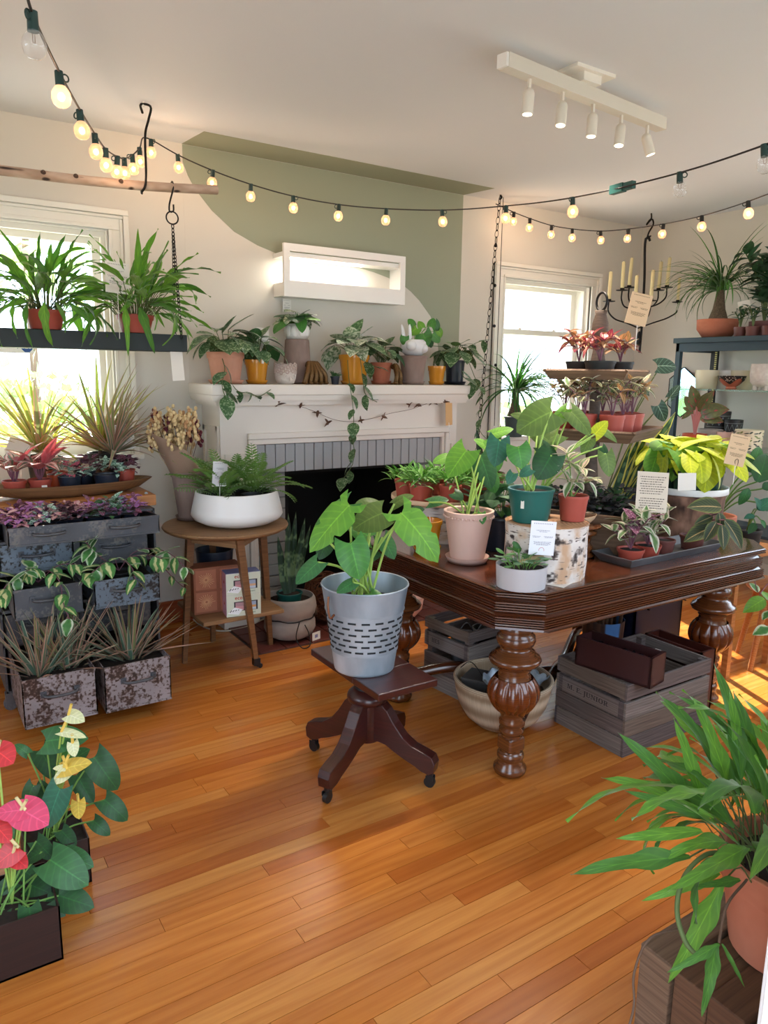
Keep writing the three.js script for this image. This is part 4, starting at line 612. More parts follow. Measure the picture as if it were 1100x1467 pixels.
const azel = (a, e) => V(Math.cos(a) * Math.cos(e), Math.sin(e), Math.sin(a) * Math.cos(e));
// geometries shared by the plants
const G = {
  blades: variants({ shape: 'blade', w: 0.035, nL: 6, nW: 1, fold: 0.5 }, [0.15, 0.35, 0.6, 0.9]), stiff: variants({ shape: 'blade', w: 0.036, nL: 5, nW: 1, fold: 0.6 }, [0.0, 0.1, 0.2, 0.3]), strap: variants({ shape: 'blade', w: 0.022, nL: 12, nW: 1, fold: 0.5 }, [0.8, 1.3, 1.8, 2.3]),
  kang: variants({ shape: 'lobed', w: 0.062, nL: 16, nW: 1, fold: 0.35, wave: 0.015, waveN: 2 }, [0.25, 0.6, 1.0, 1.5]).concat(variants({ shape: 'lance', w: 0.06, nL: 12, nW: 1, fold: 0.35, wave: 0.02 }, [0.3, 0.9, 1.5])),
  heart: variants({ shape: 'heart', w: 0.42, nL: 10, nW: 4, fold: 0.18, lobe: 0.26, curl: 0.25 }, [0.25, 0.5, 0.8]), split: variants({ shape: 'split', w: 0.4, nL: 26, nW: 3, fold: 0.16, lobe: 0.2, curl: 0.2 }, [0.3, 0.6]), anth: variants({ shape: 'heart', w: 0.34, nL: 10, nW: 3, fold: 0.22, lobe: 0.2, curl: 0.2 }, [0.3, 0.6, 0.9]),
  ovate: variants({ shape: 'ovate', w: 0.24, nL: 7, nW: 2, fold: 0.3 }, [0.2, 0.5, 0.9]), wide: variants({ shape: 'ovate', w: 0.34, nL: 7, nW: 2, fold: 0.25, curl: 0.15 }, [0.2, 0.5, 0.9]), lance: variants({ shape: 'lance', w: 0.14, nL: 8, nW: 2, fold: 0.35, wave: 0.008 }, [0.2, 0.6, 1.0]), spear: variants({ shape: 'spear', w: 0.062, nL: 8, nW: 2, fold: 0.5, wave: 0.01, waveN: 1.3 }, [0.0, 0.12]),
  tiny: [leafGeo({ shape: 'ovate', w: 0.3, nL: 3, nW: 1, bend: 0.5, fold: 0.25 })], round: [leafGeo({ shape: 'round', w: 0.44, nL: 6, nW: 3, bend: 0.3, fold: 0.1, curl: 0.2 })], succ: variants({ shape: 'lance', w: 0.1, nL: 4, nW: 1, fold: 0.5 }, [0.5, 0.9]),
};
G.frond = [0.7, 1.1, 1.6].map((bend) => {   // a fern frond: rachis with paired leaflets
  const parts = [], pin = leafGeo({ shape: 'lance', w: 0.12, nL: 2, nW: 1, bend: 0.4, fold: 0.2 }); let y = 0, z = 0; const N = 17, pts = [V(0, 0, 0)];
  for (let i = 1; i <= N; i++) { const t = i / N, th = bend * t * 0.9; y -= Math.sin(th) / N; z += Math.cos(th) / N; const p = V(0, y, z); pts.push(p); if (t > 0.14) for (const s of [-1, 1]) parts.push(pin.clone().applyMatrix4(leafMatrix(p, V(s, -0.15 - 0.2 * t, 0.45), 0.16 * Math.sin(Math.PI * Math.pow(1 - t, 0.6) * 0.82 + 0.12) + 0.01, 1))); }
  parts.push(tube(pts, 0.005, 10, 4)); return merge(parts);
});
// ---------------------------------------------------------------- plant parts
function pot(t, mat, r0, r1, h, { rim = 0.2, lip = 0.06, wall = 0.08, fill = 0.86, soil = true, saucer = 0, name = 'pot', y = 0, seg = 32 } = {}) {   // r0 foot, r1 mouth
  const w = r1 * wall, hr = h * (1 - rim), ri = r0 + (r1 - r0) * (1 - rim) * 0.96, p = [[0.001, y], [r0 * 0.96, y], [r0, y + h * 0.02], [ri, y + hr]];
  if (rim > 0) p.push([ri + r1 * lip, y + hr + h * 0.01], [r1 + r1 * lip * 0.3, y + h * 0.985]); p.push([r1, y + h], [r1 - w, y + h], [r1 - w * 1.3, y + h * 0.97], [r0 * 0.9, y + h * 0.08], [0.001, y + h * 0.06]);
  const m = mesh(name, lathe(p, seg), mat, t);
  if (soil) mesh('soil', lathe([[0.001, y + h * fill + 0.004], [(r1 - w) * 0.55, y + h * fill + 0.003], [(r0 + (r1 - r0) * fill) * 0.93 - w, y + h * fill]], 18), MAT.soil, t);
  if (saucer) mesh('saucer', lathe([[0.001, y - 0.014], [r0 * saucer * 0.86, y - 0.014], [r0 * saucer, y + 0.008], [r0 * saucer * 0.95, y + 0.008], [r0 * saucer * 0.8, y - 0.004], [0.001, y - 0.004]], seg), mat, t);
  return m;
}
function rosette(t, { n, geos, mats, len, el, y = 0, r = 0.02, w = 1, az = [0, 6.283], name = 'leaf', jitter = 0.2 }) {
  for (let i = 0; i < n; i++) { const a = rr(...az), k = i / n, e = (el[0] + (el[1] - el[0]) * k + rr(-jitter, jitter) * 0.6), L = rr(...len), d = azel(a, e); leaf(t, pick(geos), pick(mats), V(Math.cos(a) * r * rr(0, 1), y, Math.sin(a) * r * rr(0, 1)), d, L, w * rr(0.8, 1.2), UP, rr(-0.3, 0.3), name); }
}
function foliage(t, { n, geo, mat, R, H, y, size, el = [-0.2, 0.9], name = 'foliage', flat = 1 }) {   // many small leaves joined: too small to pick apart
  const list = []; for (let i = 0; i < n; i++) { const a = rr(0, 6.283), s = Math.sqrt(rnd()), hy = Math.sqrt(Math.max(0, 1 - s * s)) * rr(0.55, 1) * H; list.push(geo.clone().applyMatrix4(leafMatrix(V(Math.cos(a) * s * R, y + hy, Math.sin(a) * s * R * flat), azel(a + rr(-0.8, 0.8), rr(...el)), size * rr(0.7, 1.3), rr(0.8, 1.2), UP, rr(-0.4, 0.4)))); }
  return stuff(mesh(name, merge(list), mat, t));
}
function leafyStem(t, pts, { geos, mats, L, n, w = 1, sm = stemMat, sr = 0.0022, droop = 0.1, tipCluster = 0, start = 0.15, two = false }) {   // a stem with leaves set along it
  const c = new THREE.CatmullRomCurve3(pts, false, 'centripetal'); mesh('stem', tube(pts, sr, 12, 5), sm, t);
  for (let i = 0; i < n; i++) {
    const f = start + (1 - start) * (i + 0.5) / n, p = c.getPoint(Math.min(1, f)), d = c.getTangent(Math.min(1, f));
    for (const s of two ? [0, Math.PI] : [0]) { const a = i * 2.4 + s + rr(-0.4, 0.4), [x, y] = frame(d), side = x.multiplyScalar(Math.cos(a)).add(y.multiplyScalar(Math.sin(a))), dir = side.add(d.clone().multiplyScalar(0.55)).add(V(0, -droop, 0)); leaf(t, pick(geos), pick(mats), p, dir, L * rr(0.75, 1.2), w * rr(0.85, 1.15)); }
  }
  if (tipCluster) for (let i = 0; i < tipCluster; i++) leaf(t, pick(geos), pick(mats), c.getPoint(1), azel(i * 6.283 / tipCluster + rr(-0.4, 0.4), rr(0.1, 0.9)), L * rr(0.7, 1.1), w);
}
function petiole(t, a, b, r = 0.003, sm = stemMat, sag = 0.02) { const m = a.clone().lerp(b, 0.55); m.y += a.distanceTo(b) * 0.12 - sag; mesh('stem', tube([a, m, b], r, 10, 6), sm, t); }
// printed cards: rows of small type that cannot be read in the photograph
const cardTex = (bg, ink, rows, head = true, ring = null) => canvasTex(256, 340, (c, w, h) => {
  c.fillStyle = bg; c.fillRect(0, 0, w, h); c.fillStyle = ink; let s = 3; const rx = () => { s = (s * 16807) % 2147483647; return s / 2147483647; };
  if (head) for (let x = 30; x < 226; x += 18) { c.fillRect(x, 20, 8, 10); }
  for (const [y, a, b, th] of rows) { let x = a; while (x < b) { const l = 6 + rx() * 16; c.fillRect(x, y, Math.min(l, b - x), th); x += l + 5; } }
  if (ring) { c.strokeStyle = ring; c.lineWidth = 4; c.beginPath(); c.arc(128, 290, 26, Math.PI * 0.9, Math.PI * 2.1); c.stroke(); }
});
const rowsA = [[90, 60, 196, 7], [104, 90, 170, 5], [150, 24, 110, 5], [150, 140, 232, 5], [160, 30, 100, 5], [160, 150, 226, 5], [206, 40, 220, 5], [216, 50, 206, 5], [226, 44, 214, 5], [236, 70, 190, 5]], rowsB = Array.from({ length: 13 }, (_, i) => [40 + i * 20 + (i > 7 ? 22 : 0), 24 + (i % 3) * 6, 236 - (i % 4) * 12, 6]);
MAT.card = M({ map: cardTex('#e9e4dc', '#8b8680', rowsA), roughness: 0.8 }); MAT.cardRing = M({ map: cardTex('#e9e6ea', '#93909c', rowsA, true, '#c86a6a'), roughness: 0.8 }); MAT.cardTan = M({ map: cardTex('#d8b892', '#6d5842', rowsA), roughness: 0.85 }); MAT.cardText = M({ map: cardTex('#d5c6b2', '#4a4038', rowsB, false), roughness: 0.85 }); MAT.cardBlank = S('#e6ded2', 0.85);
function card(label, p, w, h, mat, { yaw = -0.4, lean = 0, roll = 0, stick = 0, hook = false, group = 'plant cards' } = {}) {   // p is the middle of the card; it faces the room
  const t = thing('plant_card', label, 'card', p, yaw, group); const g = new THREE.Group();
  const m = mesh('card_sheet', new THREE.BoxGeometry(w, h, 0.0012), mat, t); m.rotation.set(lean, 0, roll);
  if (stick) mesh('card_stick', tube([V(0, -h * 0.4, -0.003), V(0, -h / 2 - stick, -0.006)], 0.0016, 4, 5), MAT.white, t);
  if (hook) mesh('card_clip', tube([V(-0.004, -h * 0.5, 0.002), V(-0.006, -h * 0.32, 0.004), V(0.004, -h * 0.28, 0.004), V(0.007, -h * 0.36, 0.004), V(0.002, -h * 0.6, 0.002)], 0.0012, 14, 5), MAT.black, t);
  return t;
}
// ---------------------------------------------------------------- ferns on the hanging shelf
function kangarooFern(label, pos, s, nUp, nDown, potMat, potR, potH, group, ok = () => true, inside = () => true) {
  const t = thing('potted_fern', label, 'plant', pos, 0, group), mats = [LM.fern, LM.fern, LM.fernDark], stems = [];
  pot(t, potMat, potR * 0.75, potR, potH, { rim: 0.28 });
  for (let i = 0; i < nUp; i++) {
    const a = i * 2.4 + rr(-0.3, 0.3), k = i / nUp, e = 0.05 + 1.25 * k + rr(-0.2, 0.2), L = s * rr(0.5, 1) * (0.75 + 0.25 * Math.cos(e - 0.4)), b = V(Math.cos(a) * potR * rr(0.1, 0.9), potH * 0.9, Math.sin(a) * potR * rr(0.1, 0.9)), mid = b.clone().add(azel(a, Math.min(1.45, e + 0.45)).multiplyScalar(L * rr(0.2, 0.5)));
    if (!ok(a) && e < 0.95) continue; stems.push(tube([b, b.clone().lerp(mid, 0.5).add(V(0, 0.01, 0)), mid], 0.0018, 5, 4)); const dd = azel(a + rr(-0.7, 0.7), e); if (!inside(mid.clone().addScaledVector(dd, L * 0.8))) dd.z = -Math.abs(dd.z) * 0.4; leaf(t, pick(G.kang), pick(mats), mid, dd, L * rr(0.55, 0.8), rr(0.75, 1.3), UP, rr(-0.9, 0.9), 'frond');
  }
  for (let i = 0; i < nDown; i++) { const a = i * 2.4 + 0.8; if (!ok(a)) continue; const b = V(Math.cos(a) * potR, potH * 0.95, Math.sin(a) * potR), m = V(Math.cos(a) * (potR + s * 0.22), potH + s * 0.05, Math.sin(a) * (potR + s * 0.22)); stems.push(tube([b, b.clone().lerp(m, 0.5).add(V(0, s * 0.08, 0)), m], 0.0018, 6, 4)); leaf(t, pick(G.kang.slice(1, 4)), pick(mats), m, azel(a + rr(-0.4, 0.4), rr(-1.0, 0)), s * rr(0.35, 0.6), rr(0.8, 1.2), UP, rr(-0.7, 0.7), 'frond'); }
  stuff(mesh('wiry_stems', merge(stems), stemDark, t)); return t;
}
kangarooFern('bushy kangaroo fern in red pot at the middle of the hanging black shelf', V(atZ(66, 470, -3.67).x, 1.6195, -3.672), 0.42, 92, 20, MAT.nursery, 0.085, 0.085, 'ferns on the hanging shelf', (a) => Math.sin(a) > -0.75);
kangarooFern('bushy kangaroo fern in red pot beside the chain of the hanging shelf', V(atZ(195, 478, -3.67).x, 1.6195, -3.672), 0.44, 96, 24, MAT.nursery, 0.085, 0.085, 'ferns on the hanging shelf', (a) => Math.sin(a) > -0.75);
card('white printed card in the fern beside the shelf chain', atZ(168, 398, -3.56), 0.115, 0.135, MAT.card, { yaw: 0.25, roll: -0.03, stick: 0.2 });
{ const t = thing('paper_label', 'white perforated paper slip hanging below the end of the black shelf', 'label', V(1.155, 1.475, -3.62), 0.2); mesh('sheet', box(0.065, 0.15, 0.001), MAT.paper, t).rotation.z = 0.06; }
// ---------------------------------------------------------------- grassy dracaenas before the window
function dracaena(label, pos, n, len, mats, potMat) { const t = thing('potted_dracaena', label, 'plant', pos, 0, 'dracaenas before the window'); pot(t, potMat, 0.05, 0.065, 0.15); mesh('trunk', cyl(0.012, 0.01, 0.05, 0.13, 8), stemBrown, t); rosette(t, { n, geos: G.blades, mats, len, el: [0.35, 1.5], y: 0.16, r: 0.02, w: 0.95, az: [-0.35, 3.5] }); return t; }
dracaena('yellow green grassy dracaena in backlit colour before the window above the tricolor plants', V(0.56, 0.8835, -3.94), 46, [0.34, 0.5], [LM.dracaBacklit, LM.dracaBacklit, LM.draca], MAT.black);
dracaena('yellow green grassy dracaena in black pot on the window side of the pine board', V(0.84, 0.8835, -3.93), 46, [0.34, 0.5], [LM.dracaBacklit, LM.dracaBacklit, LM.draca], MAT.black);
dracaena('bronze green grassy dracaena beside the white card on the pine board', V(0.86, 0.8835, -3.74), 52, [0.28, 0.4], [LM.draca, LM.phorm], MAT.black);
card('white printed card on a stick in front of the bronze dracaena', at(177, 626, 3.62), 0.11, 0.125, MAT.card, { yaw: 0.2, roll: 0.08, lean: -0.05, stick: 0.1 });
// ---------------------------------------------------------------- carved wooden bowl with little pots
{
  const t = thing('dough_bowl', 'long carved wooden dough bowl on the pine board', 'bowl', V(0.63, 0.8835, -3.57), 0.06);
  const g = lathe([[0.001, 0], [0.6, 0], [0.84, 0.02], [1, 0.058], [0.975, 0.06], [0.8, 0.032], [0.55, 0.014], [0.001, 0.013]], 56).scale(0.37, 1, 0.13); g.computeVertexNormals(); mesh('bowl_shell', uvBox(g), MAT.bowlWood, t);
}
const bowlY = 0.898, inBowl = (u, z) => V(atZ(u, 685, z).x, bowlY, z);
function tricolor(label, p, n) { const t = thing('tricolor_plant', label, 'plant', p, rr(0, 6), 'tricolor plants in the dough bowl'); pot(t, MAT.nursery, 0.036, 0.05, 0.07); for (let i = 0; i < n; i++) { const a = i * 2.4, e = rr(0.2, 1.2), b = V(0, 0.06, 0), m = azel(a, 1.2).multiplyScalar(rr(0.05, 0.1)).add(b); petiole(t, b, m, 0.002, stemPurple); leaf(t, pick(G.lance), pick([LM.tricolor, LM.tricolor, LM.tricolor, LM.tricolorRed]), m, azel(a, e), rr(0.11, 0.17), 1.5, UP, rr(-0.5, 0.5)); } return t; }
tricolor('pink and white striped tricolor plant in red pot at the end of the dough bowl', inBowl(20, -3.55), 15);
{ const t = tricolor('pink and white tricolor plant in red pot with white price sticker', inBowl(57, -3.55), 15); t.rotation.y = 0; const s = mesh('price_sticker', box(0.022, 0.022, 0.0006), MAT.paper, t); s.position.set(0.01, 0.035, 0.0465); s.rotation.x = -0.18; }
card('creased translucent card among the tricolor plants', at(28, 642, 3.5), 0.11, 0.1, MAT.cardBlank, { yaw: 0.3, roll: -0.5, lean: -0.4, stick: 0.1 });
function hypoestes(label, p, mats, potMat, r, h, group, size = 0.034, R, H) { const t = thing('polka_dot_plant', label, 'plant', p, rr(0, 6), group); if (potMat) pot(t, potMat, r * 0.78, r, h, { rim: 0.1, lip: 0.03 }); mats.forEach((m) => foliage(t, { n: Math.round(84 / mats.length), geo: G.tiny[0], mat: m, R: R ?? r * 1.3, H: H ?? 0.085, y: h * 0.85, size })); return t; }
hypoestes('green and white spotted plant in small red pot behind the black pots', inBowl(82, -3.62), [LM.hypWhite, LM.hypCream], MAT.orangePot, 0.045, 0.09, 'spotted plants in the dough bowl');
hypoestes('pink spotted plant in black pot in the dough bowl', inBowl(100, -3.53), [LM.hypPink, LM.hypWhite], MAT.navy, 0.05, 0.078, 'spotted plants in the dough bowl');
hypoestes('purple spotted plant in black pot in the dough bowl', inBowl(122, -3.62), [LM.hypPurple, LM.hypDark], MAT.navy, 0.05, 0.088, 'spotted plants in the dough bowl');
hypoestes('white veined spotted plant in black pot below the white card', inBowl(153, -3.53), [LM.hypWhite], MAT.navy, 0.06, 0.078, 'spotted plants in the dough bowl');
hypoestes('dusky purple spotted plant in red pot at the far end of the dough bowl', inBowl(180, -3.6), [LM.hypPurple, LM.hypDark], MAT.nursery, 0.045, 0.085, 'spotted plants in the dough bowl');
// ---------------------------------------------------------------- spotted plants filling the top drawer
[[28, 735, LM.hypCream, LM.hypLilac, 'cream and lilac'], [24, 712, LM.hypDark, LM.hypPurple, 'dark burgundy'], [52, 722, LM.hypLilac, LM.hypLilac, 'bright lilac'], [66, 740, LM.hypWhite, LM.hypCream, 'pale white'], [84, 720, LM.hypPurple, LM.hypDark, 'plum purple'], [104, 716, LM.hypDark, LM.hypCream, 'cream flecked burgundy'], [136, 722, LM.hypPurple, LM.hypLilac, 'dusty mauve'], [160, 722, LM.hypWhite, LM.mid, 'teal green'], [187, 716, LM.hypLilac, LM.hypPurple, 'lilac and plum']].forEach(([u, v, a, b, c], i) => {
  const p = atY(u, v + 22, 0.79); p.z = v > 730 ? -3.255 : -3.325; const q = atZ(u, v + 16, p.z); hypoestes(c + ' spotted plant growing in the top rusty drawer', V(q.x, 0.79, p.z), [a, b], MAT.navy, 0.042, 0.03, 'spotted plants in the top drawer', 0.036, 0.062, 0.085);
});
// ---------------------------------------------------------------- hoyas in the middle drawers
function hoya(label, p, stems, group) {
  const t = thing('hoya_plant', label, 'plant', p, 0, group); pot(t, MAT.black, 0.05, 0.06, 0.08, { rim: 0.1 });
  for (const s of stems) leafyStem(t, s.map(([x, y, z]) => V(x, y, z)), { geos: G.wide, mats: [LM.hoya, LM.hoya, LM.hoyaEdge], L: 0.075, n: 5, w: 0.95, sm: stemPurple, sr: 0.002, droop: 0.25, start: 0.3, two: true });
  return t;
}
hoya('variegated hoya spilling from the rusty drawer beside the round side table', V(0.74, 0.47 + 0.035, -3.24), [[[0, 0.08, 0], [0.04, 0.14, 0.03], [0.12, 0.15, 0.07], [0.17, 0.13, 0.1]], [[0, 0.08, 0], [-0.06, 0.14, 0.06], [-0.12, 0.12, 0.1], [-0.16, 0.1, 0.12]], [[0, 0.08, 0], [0.08, 0.16, 0.0], [0.2, 0.15, 0.04], [0.28, 0.06, 0.1]], [[0, 0.08, 0], [-0.02, 0.15, 0.05], [0.02, 0.13, 0.13], [0.03, 0.06, 0.17]], [[0, 0.08, 0], [-0.1, 0.18, 0.02], [-0.14, 0.24, 0.05]]], 'hoyas in the middle drawers');
hoya('variegated hoya with pale edged leaves at the outer middle drawer', V(0.42, 0.46 + 0.035, -3.26), [[[0, 0.08, 0], [-0.05, 0.13, 0.05], [-0.12, 0.12, 0.1], [-0.17, 0.06, 0.14]], [[0, 0.08, 0], [0.03, 0.14, 0.06], [0.06, 0.11, 0.14], [0.06, 0.03, 0.2], [0.08, -0.05, 0.23]], [[0, 0.08, 0], [0.08, 0.15, 0.03], [0.15, 0.15, 0.06]], [[0, 0.08, 0], [-0.02, 0.15, 0.04], [-0.06, 0.16, 0.12]]], 'hoyas in the middle drawers');
{ // the long hoya runner that reaches out over the side table's leg
  const t = scene.children.filter((o) => o.name.startsWith('hoya_plant'))[0], P = [[205, 800], [232, 812], [252, 832], [268, 845]].map(([u, v], i) => at(u, v, 3.42 - i * 0.02).sub(t.position)); leafyStem(t, P, { geos: G.wide, mats: [LM.hoya], L: 0.05, n: 5, sm: stemPurple, sr: 0.002, droop: 0.3, start: 0.1 });
}
// ---------------------------------------------------------------- spiky plants in the bottom drawers
function spiky(label, p, n, len, stray) { const t = thing('spiky_flax', label, 'plant', p, 0, 'spiky plants in the bottom drawers'); pot(t, MAT.black, 0.05, 0.06, 0.1, { rim: 0.1 }); rosette(t, { n, geos: G.stiff, mats: [LM.phorm, LM.phorm, LM.phormGreen, LM.draca], len, el: [0.45, 1.45], y: 0.1, r: 0.045, w: 1.05, jitter: 0.3 }); for (const [a, b] of stray) leafTo(t, G.stiff[1], LM.phorm, V(0, 0.12, 0), at(a, b, 3.2).sub(p), 0.6); return t; }
spiky('spiky bronze green flax in the outer bottom drawer', V(0.38, 0.12, -3.1), 46, [0.26, 0.36], []);
spiky('spiky bronze green flax at the inner side of the outer bottom drawer', V(0.49, 0.12, -3.12), 40, [0.26, 0.36], []);
spiky('spiky bronze green flax in the bottom drawer next to the side table', V(0.74, 0.11, -3.12), 50, [0.26, 0.35], [[307, 914], [274, 890], [240, 868]]);
// ---------------------------------------------------------------- anthuriums in dark boxes
function anthurium(label, p, boxDim, leaves, flowers, d, group) {
  const [w, h, dp] = boxDim, t = thing('anthurium_box', label, 'plant', p, 0, group);
  mesh('planter', merge([boxAt(-w, 0, 0, h, -0.004, 0), boxAt(-w, 0, 0, h, -dp, -dp + 0.004), boxAt(-w, -w + 0.004, 0, h, -dp, 0), boxAt(-0.004, 0, 0, h, -dp, 0), boxAt(-w, 0, 0, 0.006, -dp, 0)]), M({ map: woodTex([52, 24, 18], [24, 10, 9], 301, [2, 5], 0.2), roughness: 0.5 }), t);
  mesh('soil', boxAt(-w + 0.004, -0.004, h * 0.6, h * 0.86, -dp + 0.004, -0.004), MAT.soil, t);
  const root = V(-w * 0.5, h * 0.86, -dp * 0.5);
  for (const [bu, bv, tu, tv, mat, dd = 0, W = 1] of leaves) { const b = at(bu, bv, d + dd).sub(p), tip = at(tu, tv, d + dd - 0.02).sub(p); petiole(t, root.clone().add(V(rr(-0.03, 0.03), 0, rr(-0.03, 0.03))), b, 0.0025, stemMat, 0.01); leafTo(t, pick(G.anth), mat, b, tip, W, V(-0.35, 0.75, 0.6)); }
  for (const [u, v, tu, tv, mat, sp, W = 1, up] of flowers) {
    const b = at(u, v, d - 0.04).sub(p), tip = at(tu, tv, d - 0.06).sub(p); petiole(t, root, b, 0.0028, stemLight, 0.0); leafTo(t, G.anth[0], mat, b, tip, W, up ?? V(-0.3, 0.8, 0.5)).name = 'spathe';
    const dir = tip.clone().sub(b).multiplyScalar(0.25).add(V(0, 0.035, 0)); mesh('spadix', tube([b, b.clone().addScaledVector(dir, 0.5), b.clone().add(dir)], 0.004, 8, 8), sp, t);
  }
  return t;
}
const spPink = leafM(plainLeaf([236, 92, 128], [226, 64, 104], 5), 0.7, 0.2), spRed = leafM(plainLeaf([226, 66, 66], [206, 40, 52], 5), 0.7, 0.2), spWhite = leafM(plainLeaf([238, 238, 200], [222, 226, 160], 5), 0.6, 0.25), spYellow = leafM(plainLeaf([236, 206, 96], [222, 184, 60], 5), 0.6, 0.25), spadY = S('#e8c860', 0.6), spadP = S('#e6d9a0', 0.6);
anthurium('anthurium with white and yellow flowers in dark box', V(0.343, 0, -2.03), [0.16, 0.14, 0.17], [
  [135, 1085, 171, 1137, LM.dark], [150, 1146, 184, 1176, LM.dark], [134, 1176, 157, 1196, LM.dark], [66, 1062, 120, 1052, LM.mid], [58, 1075, 84, 1120, LM.dark, 0.08], [40, 1080, 22, 1066, LM.mid, 0.05], [86, 1130, 62, 1190, LM.blue, -0.06, 1.15], [92, 1100, 120, 1072, LM.mid, 0.06], [110, 1110, 133, 1152, LM.dark, 0.05], [48, 1125, 30, 1160, LM.dark, 0.05], [88, 1190, 108, 1212, LM.dark, 0.02], [70, 1150, 54, 1120, LM.dark, 0.06], [104, 1080, 74, 1060, LM.heart, 0.04]],
  [[98, 1024, 120, 1032, spWhite, spadY, 1.3], [88, 1048, 122, 1054, spWhite, spadY, 0.6], [104, 1064, 106, 1084, spWhite, spadY, 1.5, V(-0.5, 0.1, 0.9)], [90, 1102, 128, 1090, spYellow, spadY, 1.0], [98, 1104, 74, 1122, spWhite, spadY, 1.4], [112, 1148, 112, 1174, spYellow, spadY, 1.5, V(-0.5, 0.1, 0.9)], [96, 1100, 76, 1100, spWhite, spadY, 1]], 2.06, 'anthuriums in dark boxes');
anthurium('anthurium with pink and red flowers in large dark box', V(0.221, 0, -1.77), [0.19, 0.15, 0.2], [
  [72, 1232, 126, 1268, LM.mid, 0, 1.1], [84, 1283, 132, 1298, LM.dark], [42, 1300, 46, 1348, LM.dark, -0.06, 1.1], [60, 1220, 28, 1236, LM.dark], [96, 1225, 132, 1240, LM.mid, 0.08], [22, 1262, -14, 1280, LM.dark], [44, 1268, 84, 1284, LM.dark, 0.03], [38, 1155, 4, 1150, LM.mid], [28, 1190, 0, 1160, LM.heart, -0.02], [52, 1205, 78, 1232, LM.dark, 0.04], [16, 1310, -8, 1330, LM.dark, -0.04], [66, 1290, 92, 1312, LM.dark], [30, 1245, 56, 1262, LM.dark, 0.05]],
  [[30, 1160, 68, 1180, spPink, spadP, 1.7], [36, 1160, -10, 1164, spPink, spadP, 1.3], [26, 1214, -10, 1240, spRed, spadP, 1.7], [18, 1226, 38, 1242, spRed, spadP, 1.4], [-4, 1076, 18, 1092, spRed, spadP, 2], [-8, 1180, 14, 1206, spRed, spadP, 1.4]], 1.86, 'anthuriums in dark boxes');
// ---------------------------------------------------------------- on and under the round side table
{
  const p = V(1.365, 0.7005, -3.42), t = thing('fern_bowl', 'wide white bowl of ferns on the round side table', 'plant', p);
  mesh('bowl', lathe([[0.001, 0], [0.12, 0], [0.17, 0.012], [0.21, 0.032], [0.225, 0.055], [0.222, 0.075], [0.2, 0.168], [0.194, 0.17], [0.188, 0.166], [0.205, 0.07], [0.16, 0.025], [0.001, 0.02]], 56), MAT.white, t);
  mesh('soil', lathe([[0.001, 0.148], [0.19, 0.145]], 24), MAT.soil, t);
  for (const [x, z, n] of [[-0.1, 0.03, 24], [0.08, 0.04, 26], [0.0, -0.08, 20]]) for (let i = 0; i < n; i++) { const a = i * 2.4 + rr(-0.3, 0.3), e = 0.6 + 0.85 * i / n + rr(-0.15, 0.15); leaf(t, pick(G.frond), LM.boston, V(x + rr(-0.02, 0.02), 0.148, z + rr(-0.02, 0.02)), azel(a, e), rr(0.19, 0.32), 1.0, UP, rr(-0.3, 0.3), 'frond'); }
  for (let i = 0; i < 5; i++) { const q = mesh('inner_pot', lathe([[0.045, 0.1], [0.055, 0.165], [0.051, 0.165], [0.042, 0.1]], 18), MAT.black, t); q.position.set(Math.cos(i * 1.26) * 0.115, 0, Math.sin(i * 1.26) * 0.115); }
  card('pale card with black wire clip in the white fern bowl', at(315, 679, 3.5), 0.083, 0.118, MAT.cardRing, { yaw: 0.25, roll: -0.09, stick: 0.05, hook: true });
}
{
  const t = thing('clay_pot', 'tall mottled grey clay pot on a saucer on the round side table', 'pot', V(1.2, 0.7155, -3.64)); pot(t, MAT.greyClay, 0.06, 0.09, 0.235, { rim: 0.12, saucer: 1.25, soil: false });
  const b = thing('dried_bouquet', 'dried flower bouquet wrapped in brown paper standing in the clay pot', 'bouquet', V(1.2, 0.75, -3.64));
  const cone = new THREE.CylinderGeometry(0.105, 0.04, 0.28, 28, 6, true).translate(0, 0.14, 0), q = cone.attributes.position; for (let i = 0; i < q.count; i++) { const f = (q.getY(i)) / 0.28, a = Math.atan2(q.getZ(i), q.getX(i)); q.setX(i, q.getX(i) - f * f * 0.09); if (f > 0.5) q.setY(i, q.getY(i) + (f - 0.5) * 0.13 * (-Math.cos(a)) + 0.004 * Math.sin(a * 7)); } cone.computeVertexNormals();
  mesh('paper_wrap', cone.translate(0, 0.06, 0), M({ color: new THREE.Color('#a78a74'), roughness: 0.9, transmission: 0.15, thickness: 0 }), b);
  const pod = new THREE.SphereGeometry(0.0085, 8, 6), cream = S('#d8bd8c', 0.9), tan = S('#b98d62', 0.9), wine = S('#5a1c26', 0.9);
  for (let i = 0; i < 64; i++) { const a = rr(0, 6.28), r = Math.sqrt(rnd()) * 0.125, tip = V(Math.cos(a) * r - 0.065, rr(0.38, 0.53) - r * 0.25, Math.sin(a) * r), kind = i % 6 === 0 ? wine : i % 3 === 0 ? tan : cream, base = V(-0.01, 0.08, 0), g = [tube([base, base.clone().lerp(tip, 0.6).add(V(-0.01, 0, 0)), tip], 0.0013, 6, 4)]; for (let k = 0; k < 7; k++) g.push(pod.clone().scale(1, 1.3, 1).translate(tip.x + rr(-0.014, 0.014), tip.y - k * 0.011 + 0.01, tip.z + rr(-0.014, 0.014))); mesh('dried_stem', merge(g), kind, b); }
}
